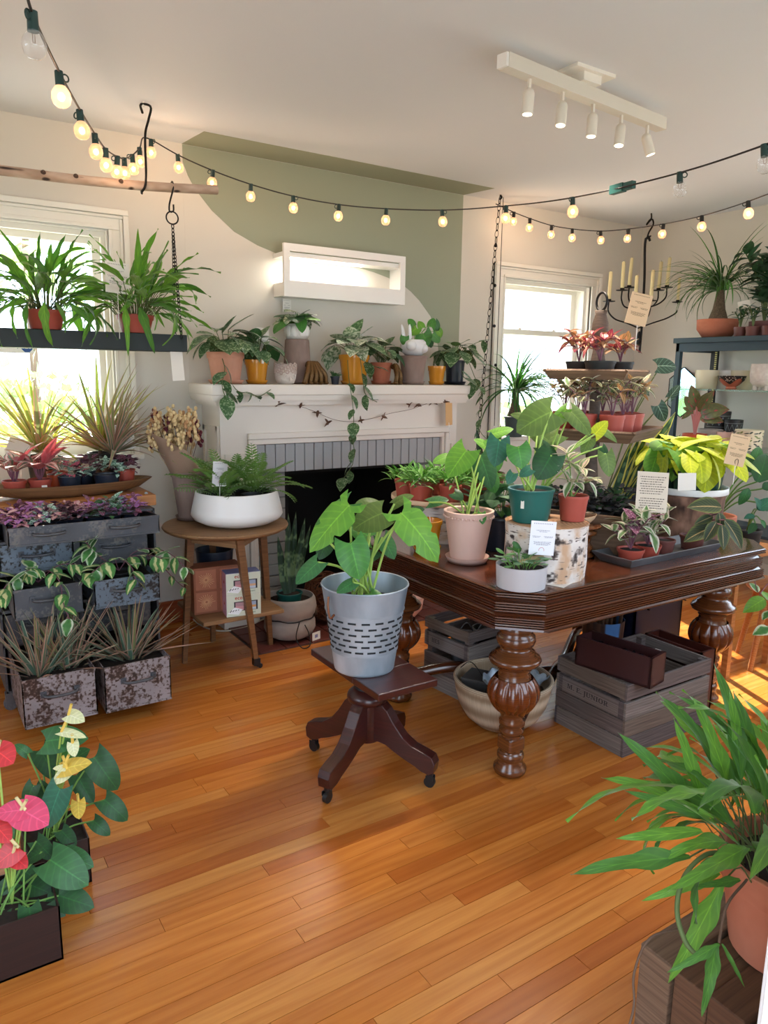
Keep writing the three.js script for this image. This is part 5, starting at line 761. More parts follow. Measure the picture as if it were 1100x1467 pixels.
{ // lower shelf: bin, carved box, two candle boxes
  const bin = thing('black_bin', 'round black bin behind the carved box under the side table', 'bin', V(1.3, 0.2705, -3.58)); mesh('bin_shell', lathe([[0.001, 0], [0.075, 0], [0.095, 0.27], [0.098, 0.275], [0.09, 0.275], [0.07, 0.01], [0.001, 0.008]], 30), MAT.navy, bin);
  const c = thing('carved_box', 'red brown box with carved starburst tiles on the lower shelf of the side table', 'box', V(1.235, 0.2705, -3.43), -0.1), cm = S('#8e5236', 0.6), cm2 = S('#a8674a', 0.6);
  mesh('box_body', boxAt(-0.11, 0.13, 0, 0.235, -0.06, 0.05, 0.004), cm, c);
  for (let i = 0; i < 2; i++) for (let j = 0; j < 2; j++) { const x = -0.05 + i * 0.12, y = 0.062 + j * 0.112, ti = mesh('carved_tile', boxAt(x - 0.052, x + 0.052, y - 0.05, y + 0.05, 0.05, 0.054, 0.003), cm2, c), g = []; for (let k = 0; k < 22; k++) { const a = k * 0.2856, l = rr(0.025, 0.044); g.push(bar(V(x + Math.cos(a) * 0.006, y + Math.sin(a) * 0.006, 0.055), V(x + Math.cos(a) * l, y + Math.sin(a) * l, 0.055), 0.0025)); } mesh('starburst', merge(g), S('#cf9a70', 0.5), ti); }
  const ct = (top) => canvasTex(256, 160, (x, w, h) => { x.fillStyle = '#dfe4cf'; x.fillRect(0, 0, w, h); x.fillStyle = '#c2492f'; x.font = 'bold 34px sans-serif'; x.fillText('eco', 62, 36); x.strokeStyle = '#8fb6a6'; x.lineWidth = 3; x.beginPath(); x.arc(150, 26, 9, 0, 6.3); x.stroke(); x.fillStyle = '#2e2c30'; x.fillRect(56, 52, 176, 70); x.fillStyle = '#b98f96'; x.fillRect(66, 58, 62, 28); x.fillStyle = '#d79aa0'; x.fillRect(66, 86, 62, 32); x.fillStyle = '#a9b6ce'; x.fillRect(146, 58, 74, 28); x.fillStyle = top ? '#e8b890' : '#e0a060'; x.fillRect(146, 86, 74, 16); x.fillStyle = '#cfdae8'; x.fillRect(146, 102, 74, 18); x.fillStyle = '#ffffff'; x.beginPath(); x.moveTo(6, 134); x.lineTo(60, 92); x.lineTo(120, 112); x.lineTo(88, 150); x.closePath(); x.fill(); x.strokeStyle = '#2c2c34'; x.lineWidth = 5; for (let i = 0; i < 4; i++) { x.beginPath(); x.moveTo(24 + i * 20, 128 - i * 4); x.lineTo(38 + i * 18, 112); x.stroke(); } x.fillStyle = '#5c7a66'; x.font = '18px sans-serif'; x.fillText('fragrant', 150, 146); });
  [0, 1].forEach((k) => { const b = thing('candle_box', k ? 'upper cream and pink candle carton with lilac top under the side table' : 'lower cream and pink candle carton under the side table', 'carton', V(1.335, 0.2705 + k * 0.1085, -3.315), -0.15, 'candle cartons'); mesh('carton_body', boxAt(-0.085, 0.085, 0, 0.108, -0.045, 0.045), S('#d3a2bd', 0.5), b); const f = mesh('carton_front', new THREE.PlaneGeometry(0.17, 0.108), M({ map: ct(k), roughness: 0.5 }), b); f.position.set(0, 0.054, 0.0457); mesh('carton_lid', boxAt(-0.085, 0.085, 0.108, 0.1084, -0.045, 0.045), S('#7f88b8', 0.5), b); const d = mesh('fruit_print', new THREE.CircleGeometry(0.014, 3), S('#b3262c', 0.5), b); d.rotation.y = -Math.PI / 2; d.position.set(-0.0857, 0.06, 0); });
}
{ const t = thing('power_cord', 'cream power cord lying on the floor under the side table', 'cord'); mesh('cord', tube([[268, 862, 0.12], [272, 880, 0.02], [290, 897, 0.006], [318, 904, 0.006], [350, 899, 0.006], [380, 886, 0.02], [400, 880, 0.02]].map(([u, v, y]) => atY(u, v, y)), 0.0045, 50, 6), S('#d8cfbf', 0.5), t); }
{ // grey double planter with snake plants
  const t = thing('snake_plant_planter', 'grey two tier stoneware planter with snake plants beside the firebox', 'plant', V(1.7, 0.016, -3.53));
  mesh('planter', lathe([[0.001, 0], [0.09, 0], [0.125, 0.02], [0.142, 0.055], [0.14, 0.095], [0.125, 0.118], [0.138, 0.135], [0.148, 0.17], [0.142, 0.215], [0.132, 0.232], [0.124, 0.232], [0.128, 0.2], [0.12, 0.15], [0.001, 0.14]], 44), MAT.greyGlaze, t);
  mesh('soil', lathe([[0.001, 0.2], [0.126, 0.2]], 20), MAT.soil, t); pot(t, MAT.greenPot, 0.06, 0.07, 0.06, { y: 0.19, rim: 0.1 });
  mesh('black_cord', tube(Array.from({ length: 18 }, (_, i) => V(Math.cos(i * 0.349) * 0.133, 0.119 + 0.004 * Math.sin(i * 2), Math.sin(i * 0.349) * 0.133)), 0.0035, 60, 5, true), MAT.black, t); mesh('cord_loop', tube([V(-0.01, 0.12, 0.14), V(-0.04, 0.04, 0.16), V(-0.02, -0.008, 0.19), V(0.03, -0.008, 0.18), V(0.04, 0.05, 0.15), V(0.02, 0.1, 0.143)], 0.003, 30, 5), MAT.black, t);
  mesh('copper_ring', new THREE.TorusGeometry(0.028, 0.004, 8, 24).rotateY(1.2).translate(0.152, 0.13, 0.02), MAT.copper, t);
  for (const [u, v, L, W, m] of [[398, 768, 0.3, 1.3, 0], [413, 735, 0.42, 1.1, 1], [424, 733, 0.42, 1, 1], [437, 742, 0.4, 1.1, 1], [445, 752, 0.34, 0.9, 1]]) leafTo(t, G.spear[0], m ? LM.snake : LM.snake, V((u - 420) * 0.0012, 0.235, rr(-0.03, 0.03)), at(u, v, 4.05).sub(t.position), W, V(-0.4, 0.1, 0.9));
  const tag = thing('price_tag', 'small white price tag standing on the floor before the grey planter', 'tag', atY(453, 918, 0.002), 0.3); mesh('tag_sheet', box(0.06, 0.05, 0.001, 0, 0.026, 0), MAT.paper, tag); mesh('tag_print', box(0.022, 0.018, 0.0004, 0, 0.028, 0.0008), S('#8a86a8', 0.8), tag); mesh('tag_string', tube([V(0, 0.05, 0), V(0.004, 0.062, -0.004), V(-0.006, 0.066, -0.01)], 0.001, 8, 4), MAT.black, tag);
}
{ // ball of twigs
  const t = thing('twig_ball', 'loose ball of brown grapevine twigs in front of the firebox', 'ornament', V(2.0, 0.165, -3.66)), g = [];
  for (let i = 0; i < 46; i++) { const q = new THREE.Quaternion().setFromEuler(new THREE.Euler(rr(0, 6), rr(0, 6), rr(0, 6))), r = rr(0.1, 0.15), pts = Array.from({ length: 12 }, (_, k) => V(Math.cos(k * 0.5236) * r * rr(0.93, 1.05), rr(-0.012, 0.012), Math.sin(k * 0.5236) * r * rr(0.93, 1.05)).applyQuaternion(q)); g.push(tube(pts, 0.0028, 30, 4, true)); }
  stuff(mesh('twigs', merge(g), S('#6a3c24', 0.85), t));
}
// ---------------------------------------------------------------- the mantel shelf
const MY = 1.3805, onM = (u, z = -3.9) => V(atZ(u, 549, z).x, MY, z);
function trailing(t, pts, L, n, mats, geos = G.wide, w = 1) { leafyStem(t, pts, { geos, mats, L, n, w, sm: stemDark, sr: 0.0022, droop: 0.5, start: 0.12 }); }
function bushTop(t, n, y, R, L, mats, geos, elev = [-0.35, 0.9], H = 0.1) { for (let i = 0; i < n; i++) { const a = i * 2.4 + rr(-0.3, 0.3), f = Math.sqrt((i + 0.5) / n), e = elev[1] + (elev[0] - elev[1]) * f + rr(-0.2, 0.2), b = V(Math.cos(a) * R * f, y + H * Math.sqrt(Math.max(0, 1 - f * f * 0.8)) * rr(0.7, 1.1), Math.sin(a) * R * f); petiole(t, V(Math.cos(a) * 0.015, y - 0.01, Math.sin(a) * 0.015), b, 0.0018, stemDark, 0); const dd = azel(a + rr(-0.3, 0.3), e); if (b.z + dd.z * L * 1.15 < -0.17) dd.z = Math.abs(dd.z) * 0.3; leaf(t, pick(geos), pick(mats), b, dd, L * rr(0.75, 1.15), rr(0.9, 1.1), UP, rr(-0.3, 0.3)); } }
const grp = 'potted plants on the mantel';
{ const t = thing('silver_vine_plant', 'silver splashed vine in large pale terracotta pot trailing over the mantel corner', 'plant', onM(324), 0, grp); t.position.y += 0.014; pot(t, MAT.terracottaPale, 0.075, 0.1, 0.155, { rim: 0.22, saucer: 1.3 });
  bushTop(t, 24, 0.155, 0.13, 0.15, [LM.silver], G.wide, [-0.7, 0.8], 0.12); const P = (u, v, z) => atZ(u, v, z).sub(t.position); trailing(t, [P(318, 512, -3.83), P(322, 530, -3.76), P(318, 552, -3.735), P(325, 575, -3.735)], 0.11, 5, [LM.silver]); trailing(t, [P(330, 548, -3.76), P(343, 562, -3.735), P(356, 562, -3.735), P(370, 568, -3.735), P(388, 558, -3.735)], 0.07, 5, [LM.silver]); }
{ const t = thing('silver_vine_plant', 'silver splashed vine in ribbed amber pot with tag before the white card', 'plant', onM(368), 0, grp); t.position.y += 0.014; pot(t, MAT.amber, 0.05, 0.067, 0.12, { rim: 0.25, saucer: 1.25 }); mesh('pot_sticker', box(0.014, 0.02, 0.001, 0.005, 0.108, 0.073), MAT.paper, t); bushTop(t, 20, 0.12, 0.1, 0.125, [LM.silver, LM.silver, LM.mid], G.wide, [-0.6, 1], 0.14); }
card('white card behind the amber pot on the mantel', atZ(376, 484, -3.98), 0.085, 0.11, MAT.card, { yaw: 0.2, roll: -0.05, stick: 0.06 });
card('small cream card on the wall below the light box', atZ(411, 438, -4.1), 0.055, 0.07, MAT.card, { yaw: 0 });
{ // pale face planter with curls
  const t = thing('face_planter', 'small white stone planter with curly hair and face on the mantel', 'planter', onM(409, -3.85)); mesh('head', lathe([[0.001, 0], [0.045, 0], [0.058, 0.03], [0.062, 0.06], [0.06, 0.09], [0.056, 0.11], [0.048, 0.11], [0.046, 0.06], [0.001, 0.05]], 30), MAT.whiteRough, t);
  const g = []; for (let i = 0; i < 60; i++) { const a = i * 2.4, y = 0.062 + 0.05 * (i / 60); g.push(new THREE.TorusGeometry(0.008, 0.0045, 5, 8).rotateY(-a + 1.57).translate(Math.cos(a) * 0.06, y, Math.sin(a) * 0.06)); } mesh('curls', merge(g), M({ map: mottled([206, 186, 174], [170, 150, 140], 68, 12), roughness: 0.85 }), t);
  for (const s of [-1, 1]) mesh('eye', new THREE.TorusGeometry(0.011, 0.003, 6, 14).translate(s * 0.023, 0.042, 0.057), MAT.whiteRough, t); mesh('nose', new THREE.SphereGeometry(0.008, 10, 8).scale(1, 1.6, 1).translate(0, 0.03, 0.06), MAT.whiteRough, t);
}
{ const t = thing('grey_vase', 'tall tapered grey clay pot standing upside down under the pebbled planter', 'vase', onM(426, -3.97)); mesh('vase_body', lathe([[0.001, 0], [0.086, 0], [0.086, 0.014], [0.07, 0.25], [0.066, 0.255], [0.001, 0.255]], 32), MAT.greyClay, t); }
{ const t = thing('pothos_planter', 'pothos in a white knobbly hand shaped planter on the grey vase', 'plant', V(onM(426, -3.97).x, MY + 0.256, -3.97)); const g = [lathe([[0.001, 0], [0.06, 0], [0.068, 0.03], [0.066, 0.06], [0.058, 0.085], [0.05, 0.085], [0.05, 0.04], [0.001, 0.03]], 28)]; for (let i = 0; i < 9; i++) g.push(new THREE.SphereGeometry(0.026, 12, 8).scale(1, 1.35, 0.6).translate(0, 0, 0.06).rotateY(i * 0.698).translate(0, 0.045, 0)); mesh('planter', merge(g), MAT.white, t); mesh('soil', lathe([[0.001, 0.072], [0.052, 0.07]], 16), MAT.soil, t); bushTop(t, 20, 0.08, 0.075, 0.11, [LM.heart, LM.bright, LM.silverPale, LM.dark], G.heart, [-0.6, 0.9], 0.07); }
function bronzeFig(label, p, s, n) { const t = thing('bronze_figure', label, 'figurine', p, 0.2, 'bronze figures on the mantel'), g = []; for (let i = 0; i < n; i++) { const x = (i - (n - 1) / 2) * 0.026, lean = (i - (n - 1) / 2) * 0.012; g.push(tube([V(x + lean, 0.0, 0.02), V(x + lean * 0.6, 0.05, 0.03), V(x * 0.8, 0.09, 0.015), V(x * 0.5, 0.118, -0.005), V(x * 0.4, 0.1, -0.02)], 0.0145, 18, 9), new THREE.SphereGeometry(0.018, 10, 8).scale(0.9, 0.5, 1.2).translate(x + lean, 0.009, 0.024)); } g.push(box(0.026 * n * 0.9, 0.012, 0.05, 0, 0.006, 0, 0.004)); mesh('casting', merge(g), MAT.bronze, t); t.scale.setScalar(s); return t; }
bronzeFig('bronze draped figure bookend beside the grey vase on the mantel', onM(448, -3.84), 1.02, 5);
bronzeFig('narrow bronze draped figure beside the grey rimmed pot on the mantel', onM(566, -3.85), 1.0, 2);
{ const t = thing('mini_succulent', 'tiny green succulent in small black pot on the mantel', 'plant', onM(480, -3.82), 0, grp); pot(t, MAT.navy, 0.02, 0.027, 0.048); rosette(t, { n: 16, geos: G.wide, mats: [LM.mid, LM.heart], len: [0.03, 0.045], el: [0.2, 1.4], y: 0.045, r: 0.012, w: 1 }); }
{ const t = thing('silver_vine_plant', 'pale silver vine in big amber pot hanging down the mantel front', 'plant', onM(507, -3.87), 0, grp); t.position.y += 0.014; pot(t, MAT.amber, 0.07, 0.092, 0.16, { rim: 0.18, saucer: 1.2 }); bushTop(t, 22, 0.16, 0.13, 0.165, [LM.silverPale, LM.silverPale, LM.silver], G.wide, [-0.4, 0.8], 0.1); const P = (u, v, z) => atZ(u, v, z).sub(t.position);
  trailing(t, [P(498, 516, -3.79), P(500, 545, -3.738), P(504, 570, -3.735), P(507, 600, -3.735), P(505, 625, -3.735), P(508, 655, -3.735), P(500, 675, -3.735), P(488, 690, -3.735)], 0.095, 9, [LM.silver]); trailing(t, [P(516, 512, -3.78), P(520, 545, -3.735), P(524, 566, -3.735), P(540, 576, -3.735)], 0.09, 4, [LM.silver]); trailing(t, [P(512, 512, -3.79), P(530, 522, -3.74), P(545, 528, -3.74)], 0.1, 2, [LM.silver]); }
{ const t = thing('leafy_plant', 'dark green leafy plant in small terracotta pot between amber and grey pots', 'plant', onM(546, -3.94), 0, grp); t.position.y += 0.014; pot(t, MAT.terracotta, 0.05, 0.068, 0.12, { rim: 0.22, saucer: 1.3 }); bushTop(t, 22, 0.12, 0.08, 0.105, [LM.silver, LM.dark], G.wide, [-0.5, 1.1], 0.12); }
{ const t = thing('clay_pot', 'large grey clay pot with rolled rim under the rabbit planter on the mantel', 'pot', onM(591, -3.89)); t.position.y += 0.014; pot(t, MAT.greyClay, 0.066, 0.088, 0.165, { rim: 0.1, saucer: 1.2, soil: false }); mesh('inner_block', lathe([[0.001, 0.165], [0.08, 0.165]], 20), MAT.greyClay, t);
  const r = thing('rabbit_planter', 'white ceramic rabbit planter with pothos on the grey clay pot', 'plant', V(onM(591, -3.89).x, MY + 0.18, -3.89)); const g = [lathe([[0.001, 0], [0.05, 0], [0.075, 0.025], [0.085, 0.055], [0.078, 0.085], [0.064, 0.098], [0.056, 0.096], [0.06, 0.05], [0.001, 0.04]], 30), new THREE.SphereGeometry(0.036, 16, 12).translate(-0.045, 0.06, 0.045), new THREE.SphereGeometry(0.03, 14, 10).translate(0.035, 0.045, 0.06)]; mesh('rabbit_body', merge(g), S('#e2e6e8', 0.3), r);
  for (const [x, z, ry] of [[-0.075, 0.01, -0.25], [-0.04, 0.02, -0.05]]) { const e = mesh('ear', lathe([[0.001, 0], [0.009, 0.006], [0.013, 0.04], [0.01, 0.08], [0.003, 0.1], [0.001, 0.1]], 12).scale(1, 1, 0.55), S('#e2e6e8', 0.3), r); e.position.set(x, 0.09, z); e.rotation.z = -ry; }
  mesh('soil', lathe([[0.001, 0.084], [0.064, 0.08]], 16), MAT.soil, r); const P = (u, v) => atZ(u, v, -3.87).sub(r.position); for (const [a, b, c, d, m] of [[606, 478, 614, 504, LM.heart], [617, 468, 622, 455, LM.heart], [623, 462, 630, 474, LM.mid], [597, 470, 586, 478, LM.bright], [592, 466, 586, 456, LM.heart], [615, 488, 624, 497, LM.dark], [580, 482, 577, 494, LM.heart], [605, 470, 600, 460, LM.bright], [628, 474, 634, 484, LM.bright], [610, 484, 602, 500, LM.heart], [620, 478, 632, 490, LM.heart]]) { const B = P(a, b), T = P(c, d); petiole(r, V(0.01, 0.085, 0), B, 0.0018, stemMat, 0); leafTo(r, pick(G.heart), m, B, T, 1.25, V(-0.4, 0.4, 0.9)); } }
{ const t = thing('amber_pot', 'small ribbed amber pot with saucer standing empty on the mantel', 'pot', onM(625, -3.87)); t.position.y += 0.014; pot(t, MAT.amber, 0.043, 0.058, 0.105, { rim: 0.3, saucer: 1.25, soil: false }); }
{ const t = thing('silver_vine_plant', 'silver splashed vine in navy pot trailing off the mantel end by the chain', 'plant', onM(651, -3.9), 0, grp); t.position.y += 0.014; pot(t, MAT.navy, 0.055, 0.065, 0.145, { rim: 0.12, saucer: 1.4 }); bushTop(t, 26, 0.15, 0.12, 0.125, [LM.silver, LM.silver, LM.heart], G.wide, [-0.7, 0.9], 0.09); const P = (u, v, z) => atZ(u, v, z).sub(t.position);
  trailing(t, [P(672, 520, -3.85), P(682, 545, -3.83), P(690, 562, -3.8), P(690, 590, -3.8), P(686, 615, -3.8), P(696, 628, -3.8)], 0.085, 7, [LM.silver]); trailing(t, [P(665, 500, -3.86), P(685, 490, -3.84), P(694, 488, -3.84)], 0.08, 3, [LM.heart, LM.silver]); trailing(t, [P(660, 520, -3.84), P(664, 540, -3.76), P(680, 550, -3.74)], 0.1, 3, [LM.silver]); }
{ // copper bird garland
  const t = thing('bird_garland', 'garland of small copper birds strung along the mantel front', 'garland'), P = (u, v) => atZ(u, v, -3.815);
  const pts = [[388, 572], [395, 582], [406, 574], [430, 582], [452, 590], [475, 600], [500, 604], [530, 600], [560, 592], [590, 586], [612, 578], [640, 569]].map(([u, v]) => P(u, v)); mesh('wire', tube(pts, 0.0012, 60, 4), MAT.copper, t);
  const bird = merge([leafGeo({ shape: 'lance', w: 0.18, nL: 5, nW: 1, bend: 0.3, fold: 0.6 }), leafGeo({ shape: 'lance', w: 0.16, nL: 4, nW: 1, bend: 0.5, fold: 0.3 }).applyMatrix4(leafMatrix(V(0, 0, 0.4), V(0.8, 0.5, 0.1), 0.7)), leafGeo({ shape: 'lance', w: 0.16, nL: 4, nW: 1, bend: 0.5, fold: 0.3 }).applyMatrix4(leafMatrix(V(0, 0, 0.4), V(-0.7, 0.6, 0.2), 0.7))]);
  for (const [u, v, s, a] of [[394, 583, 0.065, 1], [408, 573, 0.075, 2], [429, 585, 0.045, 0], [455, 588, 0.05, 3], [475, 603, 0.06, 4], [512, 604, 0.045, 1], [546, 595, 0.05, 2], [585, 584, 0.05, 0], [603, 582, 0.06, 5], [617, 574, 0.065, 2], [631, 578, 0.06, 1]]) { const b = mesh('bird', bird, MAT.copper, t); b.position.copy(P(u, v)); b.position.z += 0.006; b.scale.setScalar(s); b.rotation.set(rr(-1.2, -0.4), a, rr(-0.5, 0.5)); }
}
{ const p = atZ(643, 592, -3.8), t = thing('kraft_tag', 'plain kraft paper tag hanging at the end of the mantel', 'tag', p, 0.15); mesh('tag_sheet', box(0.062, 0.155, 0.001), S('#dcb07a', 0.85), t).rotation.z = 0.06; mesh('string', tube([V(0, -0.06, 0.002), V(0.005, -0.11, 0.004), V(0.012, -0.17, 0.002)], 0.0022, 8, 4), MAT.white, t); }
// ---------------------------------------------------------------- monstera in the galvanized bucket
{
  const p = V(1.3, 0.4285, -2.1), t = thing('monstera_bucket', 'monstera in a galvanized olive bucket on the mahogany stand', 'plant', p);
  const H = 0.305, r0 = 0.105, r1 = 0.15, R = (y) => r0 + (r1 - r0) * y / H;
  mesh('bucket', lathe([[0.001, 0.006], [r0 - 0.002, 0.004], [r0, 0], [r0 + 0.002, 0.008], [R(0.07), 0.07], [R(0.072) + 0.003, 0.074], [R(0.078), 0.079], [R(0.215), 0.215], [R(0.218) + 0.003, 0.219], [R(0.225), 0.224], [r1, H - 0.006], [r1 + 0.004, H - 0.002], [r1 + 0.002, H + 0.003], [r1 - 0.003, H], [R(0.2) - 0.005, 0.2], [r0 - 0.004, 0.02], [0.001, 0.02]], 56), MAT.zinc, t);
  mesh('soil', lathe([[0.001, 0.24], [R(0.235) - 0.006, 0.235]], 28), MAT.soil, t);
  const sg = []; for (let k = 0; k < 6; k++) for (let i = 0; i < 18; i++) { const y = 0.092 + k * 0.0215, a = (i + (k % 2) * 0.5) * 6.283 / 18; sg.push(new THREE.BoxGeometry(0.028, 0.006, 0.003).translate(0, 0, R(y) + 0.0002).rotateY(a).translate(0, y, 0)); } mesh('slots', merge(sg), S('#15191c', 0.8), t, 'dark bars standing for the shade in punched slots');  // raised dark bars stand in for the shade inside the punched slots
  mesh('copper_handle', tube([V(-0.155, 0.285, 0.02), V(-0.162, 0.25, 0.03), V(-0.158, 0.215, 0.04), V(-0.15, 0.23, 0.05)], 0.004, 14, 6), MAT.copperWire, t);
  const root = V(0, 0.24, 0);
  const L = [[502, 778, 517, 830, LM.heart, 2.4, 'h', 1.05], [561, 705, 605, 800, LM.olive, 0, 's', 0], [548, 735, 503, 752, LM.olive, 2.5, 'h', 1.25], [575, 735, 640, 800, LM.bright, 2.42, 's', 0.75], [500, 724, 438, 788, LM.bright, 2.42, 's', 0.8], [498, 722, 445, 762, LM.heart, 2.52, 'h', 0.7], [455, 806, 422, 835, LM.mid, 2.4, 'h', 0.9], [540, 728, 510, 718, LM.olive, 2.62, 'h', 1.2], [565, 722, 588, 704, LM.olive, 2.6, 'h', 0.8], [585, 735, 607, 728, LM.dark, 2.62, 'h', 1.2], [530, 770, 500, 748, LM.heart, 2.66, 'h', 1], [548, 770, 566, 800, LM.mid, 2.64, 'h', 1], [505, 835, 482, 848, LM.mid, 2.44, 'h', 1], [530, 850, 556, 866, LM.heart, 2.5, 'h', 0.8], [515, 800, 545, 790, LM.dark, 2.64, 'h', 0.9], [470, 775, 455, 800, LM.dark, 2.7, 'h', 1]];
  for (const [bu, bv, tu, tv, m, d, k, W] of L) { if (!d) continue; const b = at(bu, bv, d).sub(p), tip = at(tu, tv, d - 0.03).sub(p); petiole(t, root.clone().add(V(rr(-0.04, 0.04), 0, rr(-0.04, 0.04))), b, 0.0045, stemLight, 0.0); leafTo(t, pick(k === 's' ? G.split : G.heart), m, b, tip, W, V(-0.35, 0.8, 0.55)); }
}
// ---------------------------------------------------------------- round tray of small pots on a birch log
{
  const c = V(1.93, TT, -2.5), s = thing('birch_log', 'white birch log standing on the table under the round tray of red pots', 'log', c); mesh('bark', lathe([[0.125, 0], [0.128, 0.08], [0.125, 0.17]], 40), MAT.birch, s); mesh('cut_face', lathe([[0.001, 0.17], [0.125, 0.17]], 40), MAT.cutWood, s); mesh('cut_face', lathe([[0.001, 0], [0.125, 0]], 30), MAT.cutWood, s);
  const tr = thing('round_tray', 'pale round wooden tray with raised rim on the white birch log', 'tray', V(c.x, TT + 0.1705, c.z)); mesh('tray_disc', uvBox(lathe([[0.001, 0], [0.205, 0], [0.215, 0.006], [0.215, 0.022], [0.208, 0.022], [0.206, 0.008], [0.001, 0.008]], 56)), S('#d8b898', 0.6), tr);
  const spots = [[-0.155, 0.06], [-0.06, 0.14], [0.05, 0.1], [0.13, 0.02], [-0.08, -0.02], [0.04, -0.08], [-0.14, -0.1], [0.14, 0.13]];
  const nm = ['at the rim nearest the fireplace corner', 'at the front rim', 'beside the pink pot leaves', 'under the monstera leaves', 'in the middle', 'behind the middle pot', 'at the back', 'at the dark green leaves'];
  spots.forEach(([x, z], i) => { const t = thing('spiky_peperomia', 'small spiky green plant in red pot on the round tray', 'plant', V(c.x + x, TT + 0.179, c.z + z), rr(0, 6), 'red pots on the round tray'); if (Math.hypot(x, z) > 0.17) t.position.set(c.x + x * 0.9, TT + 0.179, c.z + z * 0.9); pot(t, MAT.nursery, 0.036, 0.047, 0.078, { rim: 0.16, lip: 0.05 }); for (let q = 0; q < 2; q++) foliage(t, { n: 42, geo: G.succ[q], mat: q ? LM.succ : LM.grassGreen, R: 0.062, H: 0.05, y: 0.068, size: 0.058, el: [0.1, 1.2] }); });
}
{ const t = thing('amber_pot', 'amber glazed pot with saucer at the table edge holding a white stick', 'pot', V(1.735, TT + 0.0155, -2.33)); pot(t, MAT.amber, 0.045, 0.06, 0.115, { rim: 0.15, saucer: 1.3, soil: false }); mesh('stick', tube([V(0.02, 0.02, 0.01), V(0.01, 0.13, 0)], 0.002, 4, 5), MAT.white, t); }
{ // blush pot with long stemmed philodendron
  const p = V(1.772, TT + 0.0155, -2.12), t = thing('blush_potted_plant', 'long stemmed philodendron in blush pink pot with saucer', 'plant', p); pot(t, MAT.blush, 0.065, 0.095, 0.185, { rim: 0.1, lip: 0.03, saucer: 1.3, fill: 0.9 });
  const g = []; for (let i = 0; i < 40; i++) { const a = i * 0.157; g.push(new THREE.SphereGeometry(0.005, 6, 4).translate(Math.cos(a) * 0.0935, 0.163, Math.sin(a) * 0.0935)); } mesh('scalloped_band', merge(g), MAT.blush, t);
  for (const [bu, bv, tu, tv, m, d, W] of [[668, 645, 640, 682, LM.bright, 2.78, 1.2], [640, 655, 620, 662, LM.bright, 2.85, 1.1], [688, 652, 706, 700, LM.mid, 2.85, 1], [700, 680, 712, 705, LM.heart, 2.86, 1.1], [650, 706, 664, 714, LM.dark, 2.78, 1.3], [615, 720, 642, 712, LM.mid, 2.88, 0.8], [690, 735, 692, 750, LM.heart, 2.72, 0.9], [700, 640, 680, 628, LM.bright, 2.95, 1], [716, 630, 700, 650, LM.heart, 2.98, 1.2], [712, 660, 702, 680, LM.heart, 2.95, 1.1], [705, 622, 735, 612, LM.bright, 2.98, 0.9]]) { const b = at(bu, bv, d).sub(p), tip = at(tu, tv, d - 0.02).sub(p); petiole(t, V(rr(-0.03, 0.03), 0.16, rr(-0.03, 0.03)), b, 0.0035, stemLight, 0); leafTo(t, pick(G.heart), m, b, tip, W, V(-0.35, 0.75, 0.55)); }
}
{ const p = V(2.03, TT, -2.22), t = thing('dark_leafy_plant', 'dense dark green leafy plant in black pot behind the blush pot', 'plant', p); pot(t, MAT.navy, 0.075, 0.09, 0.14, { rim: 0.1 }); for (let i = 0; i < 34; i++) { const a = i * 2.4, f = Math.sqrt((i + 0.5) / 34), b = V(Math.cos(a) * 0.1 * f, 0.15 + 0.16 * (1 - f * 0.7) * rr(0.6, 1.1), Math.sin(a) * 0.1 * f); leaf(t, pick(G.heart), pick([LM.dark, LM.dark, LM.mid]), b, azel(a, rr(-0.4, 0.6)), rr(0.07, 0.11), 0.9); if (i % 3 === 0) petiole(t, V(0, 0.13, 0), b, 0.002, stemMat, 0); } }
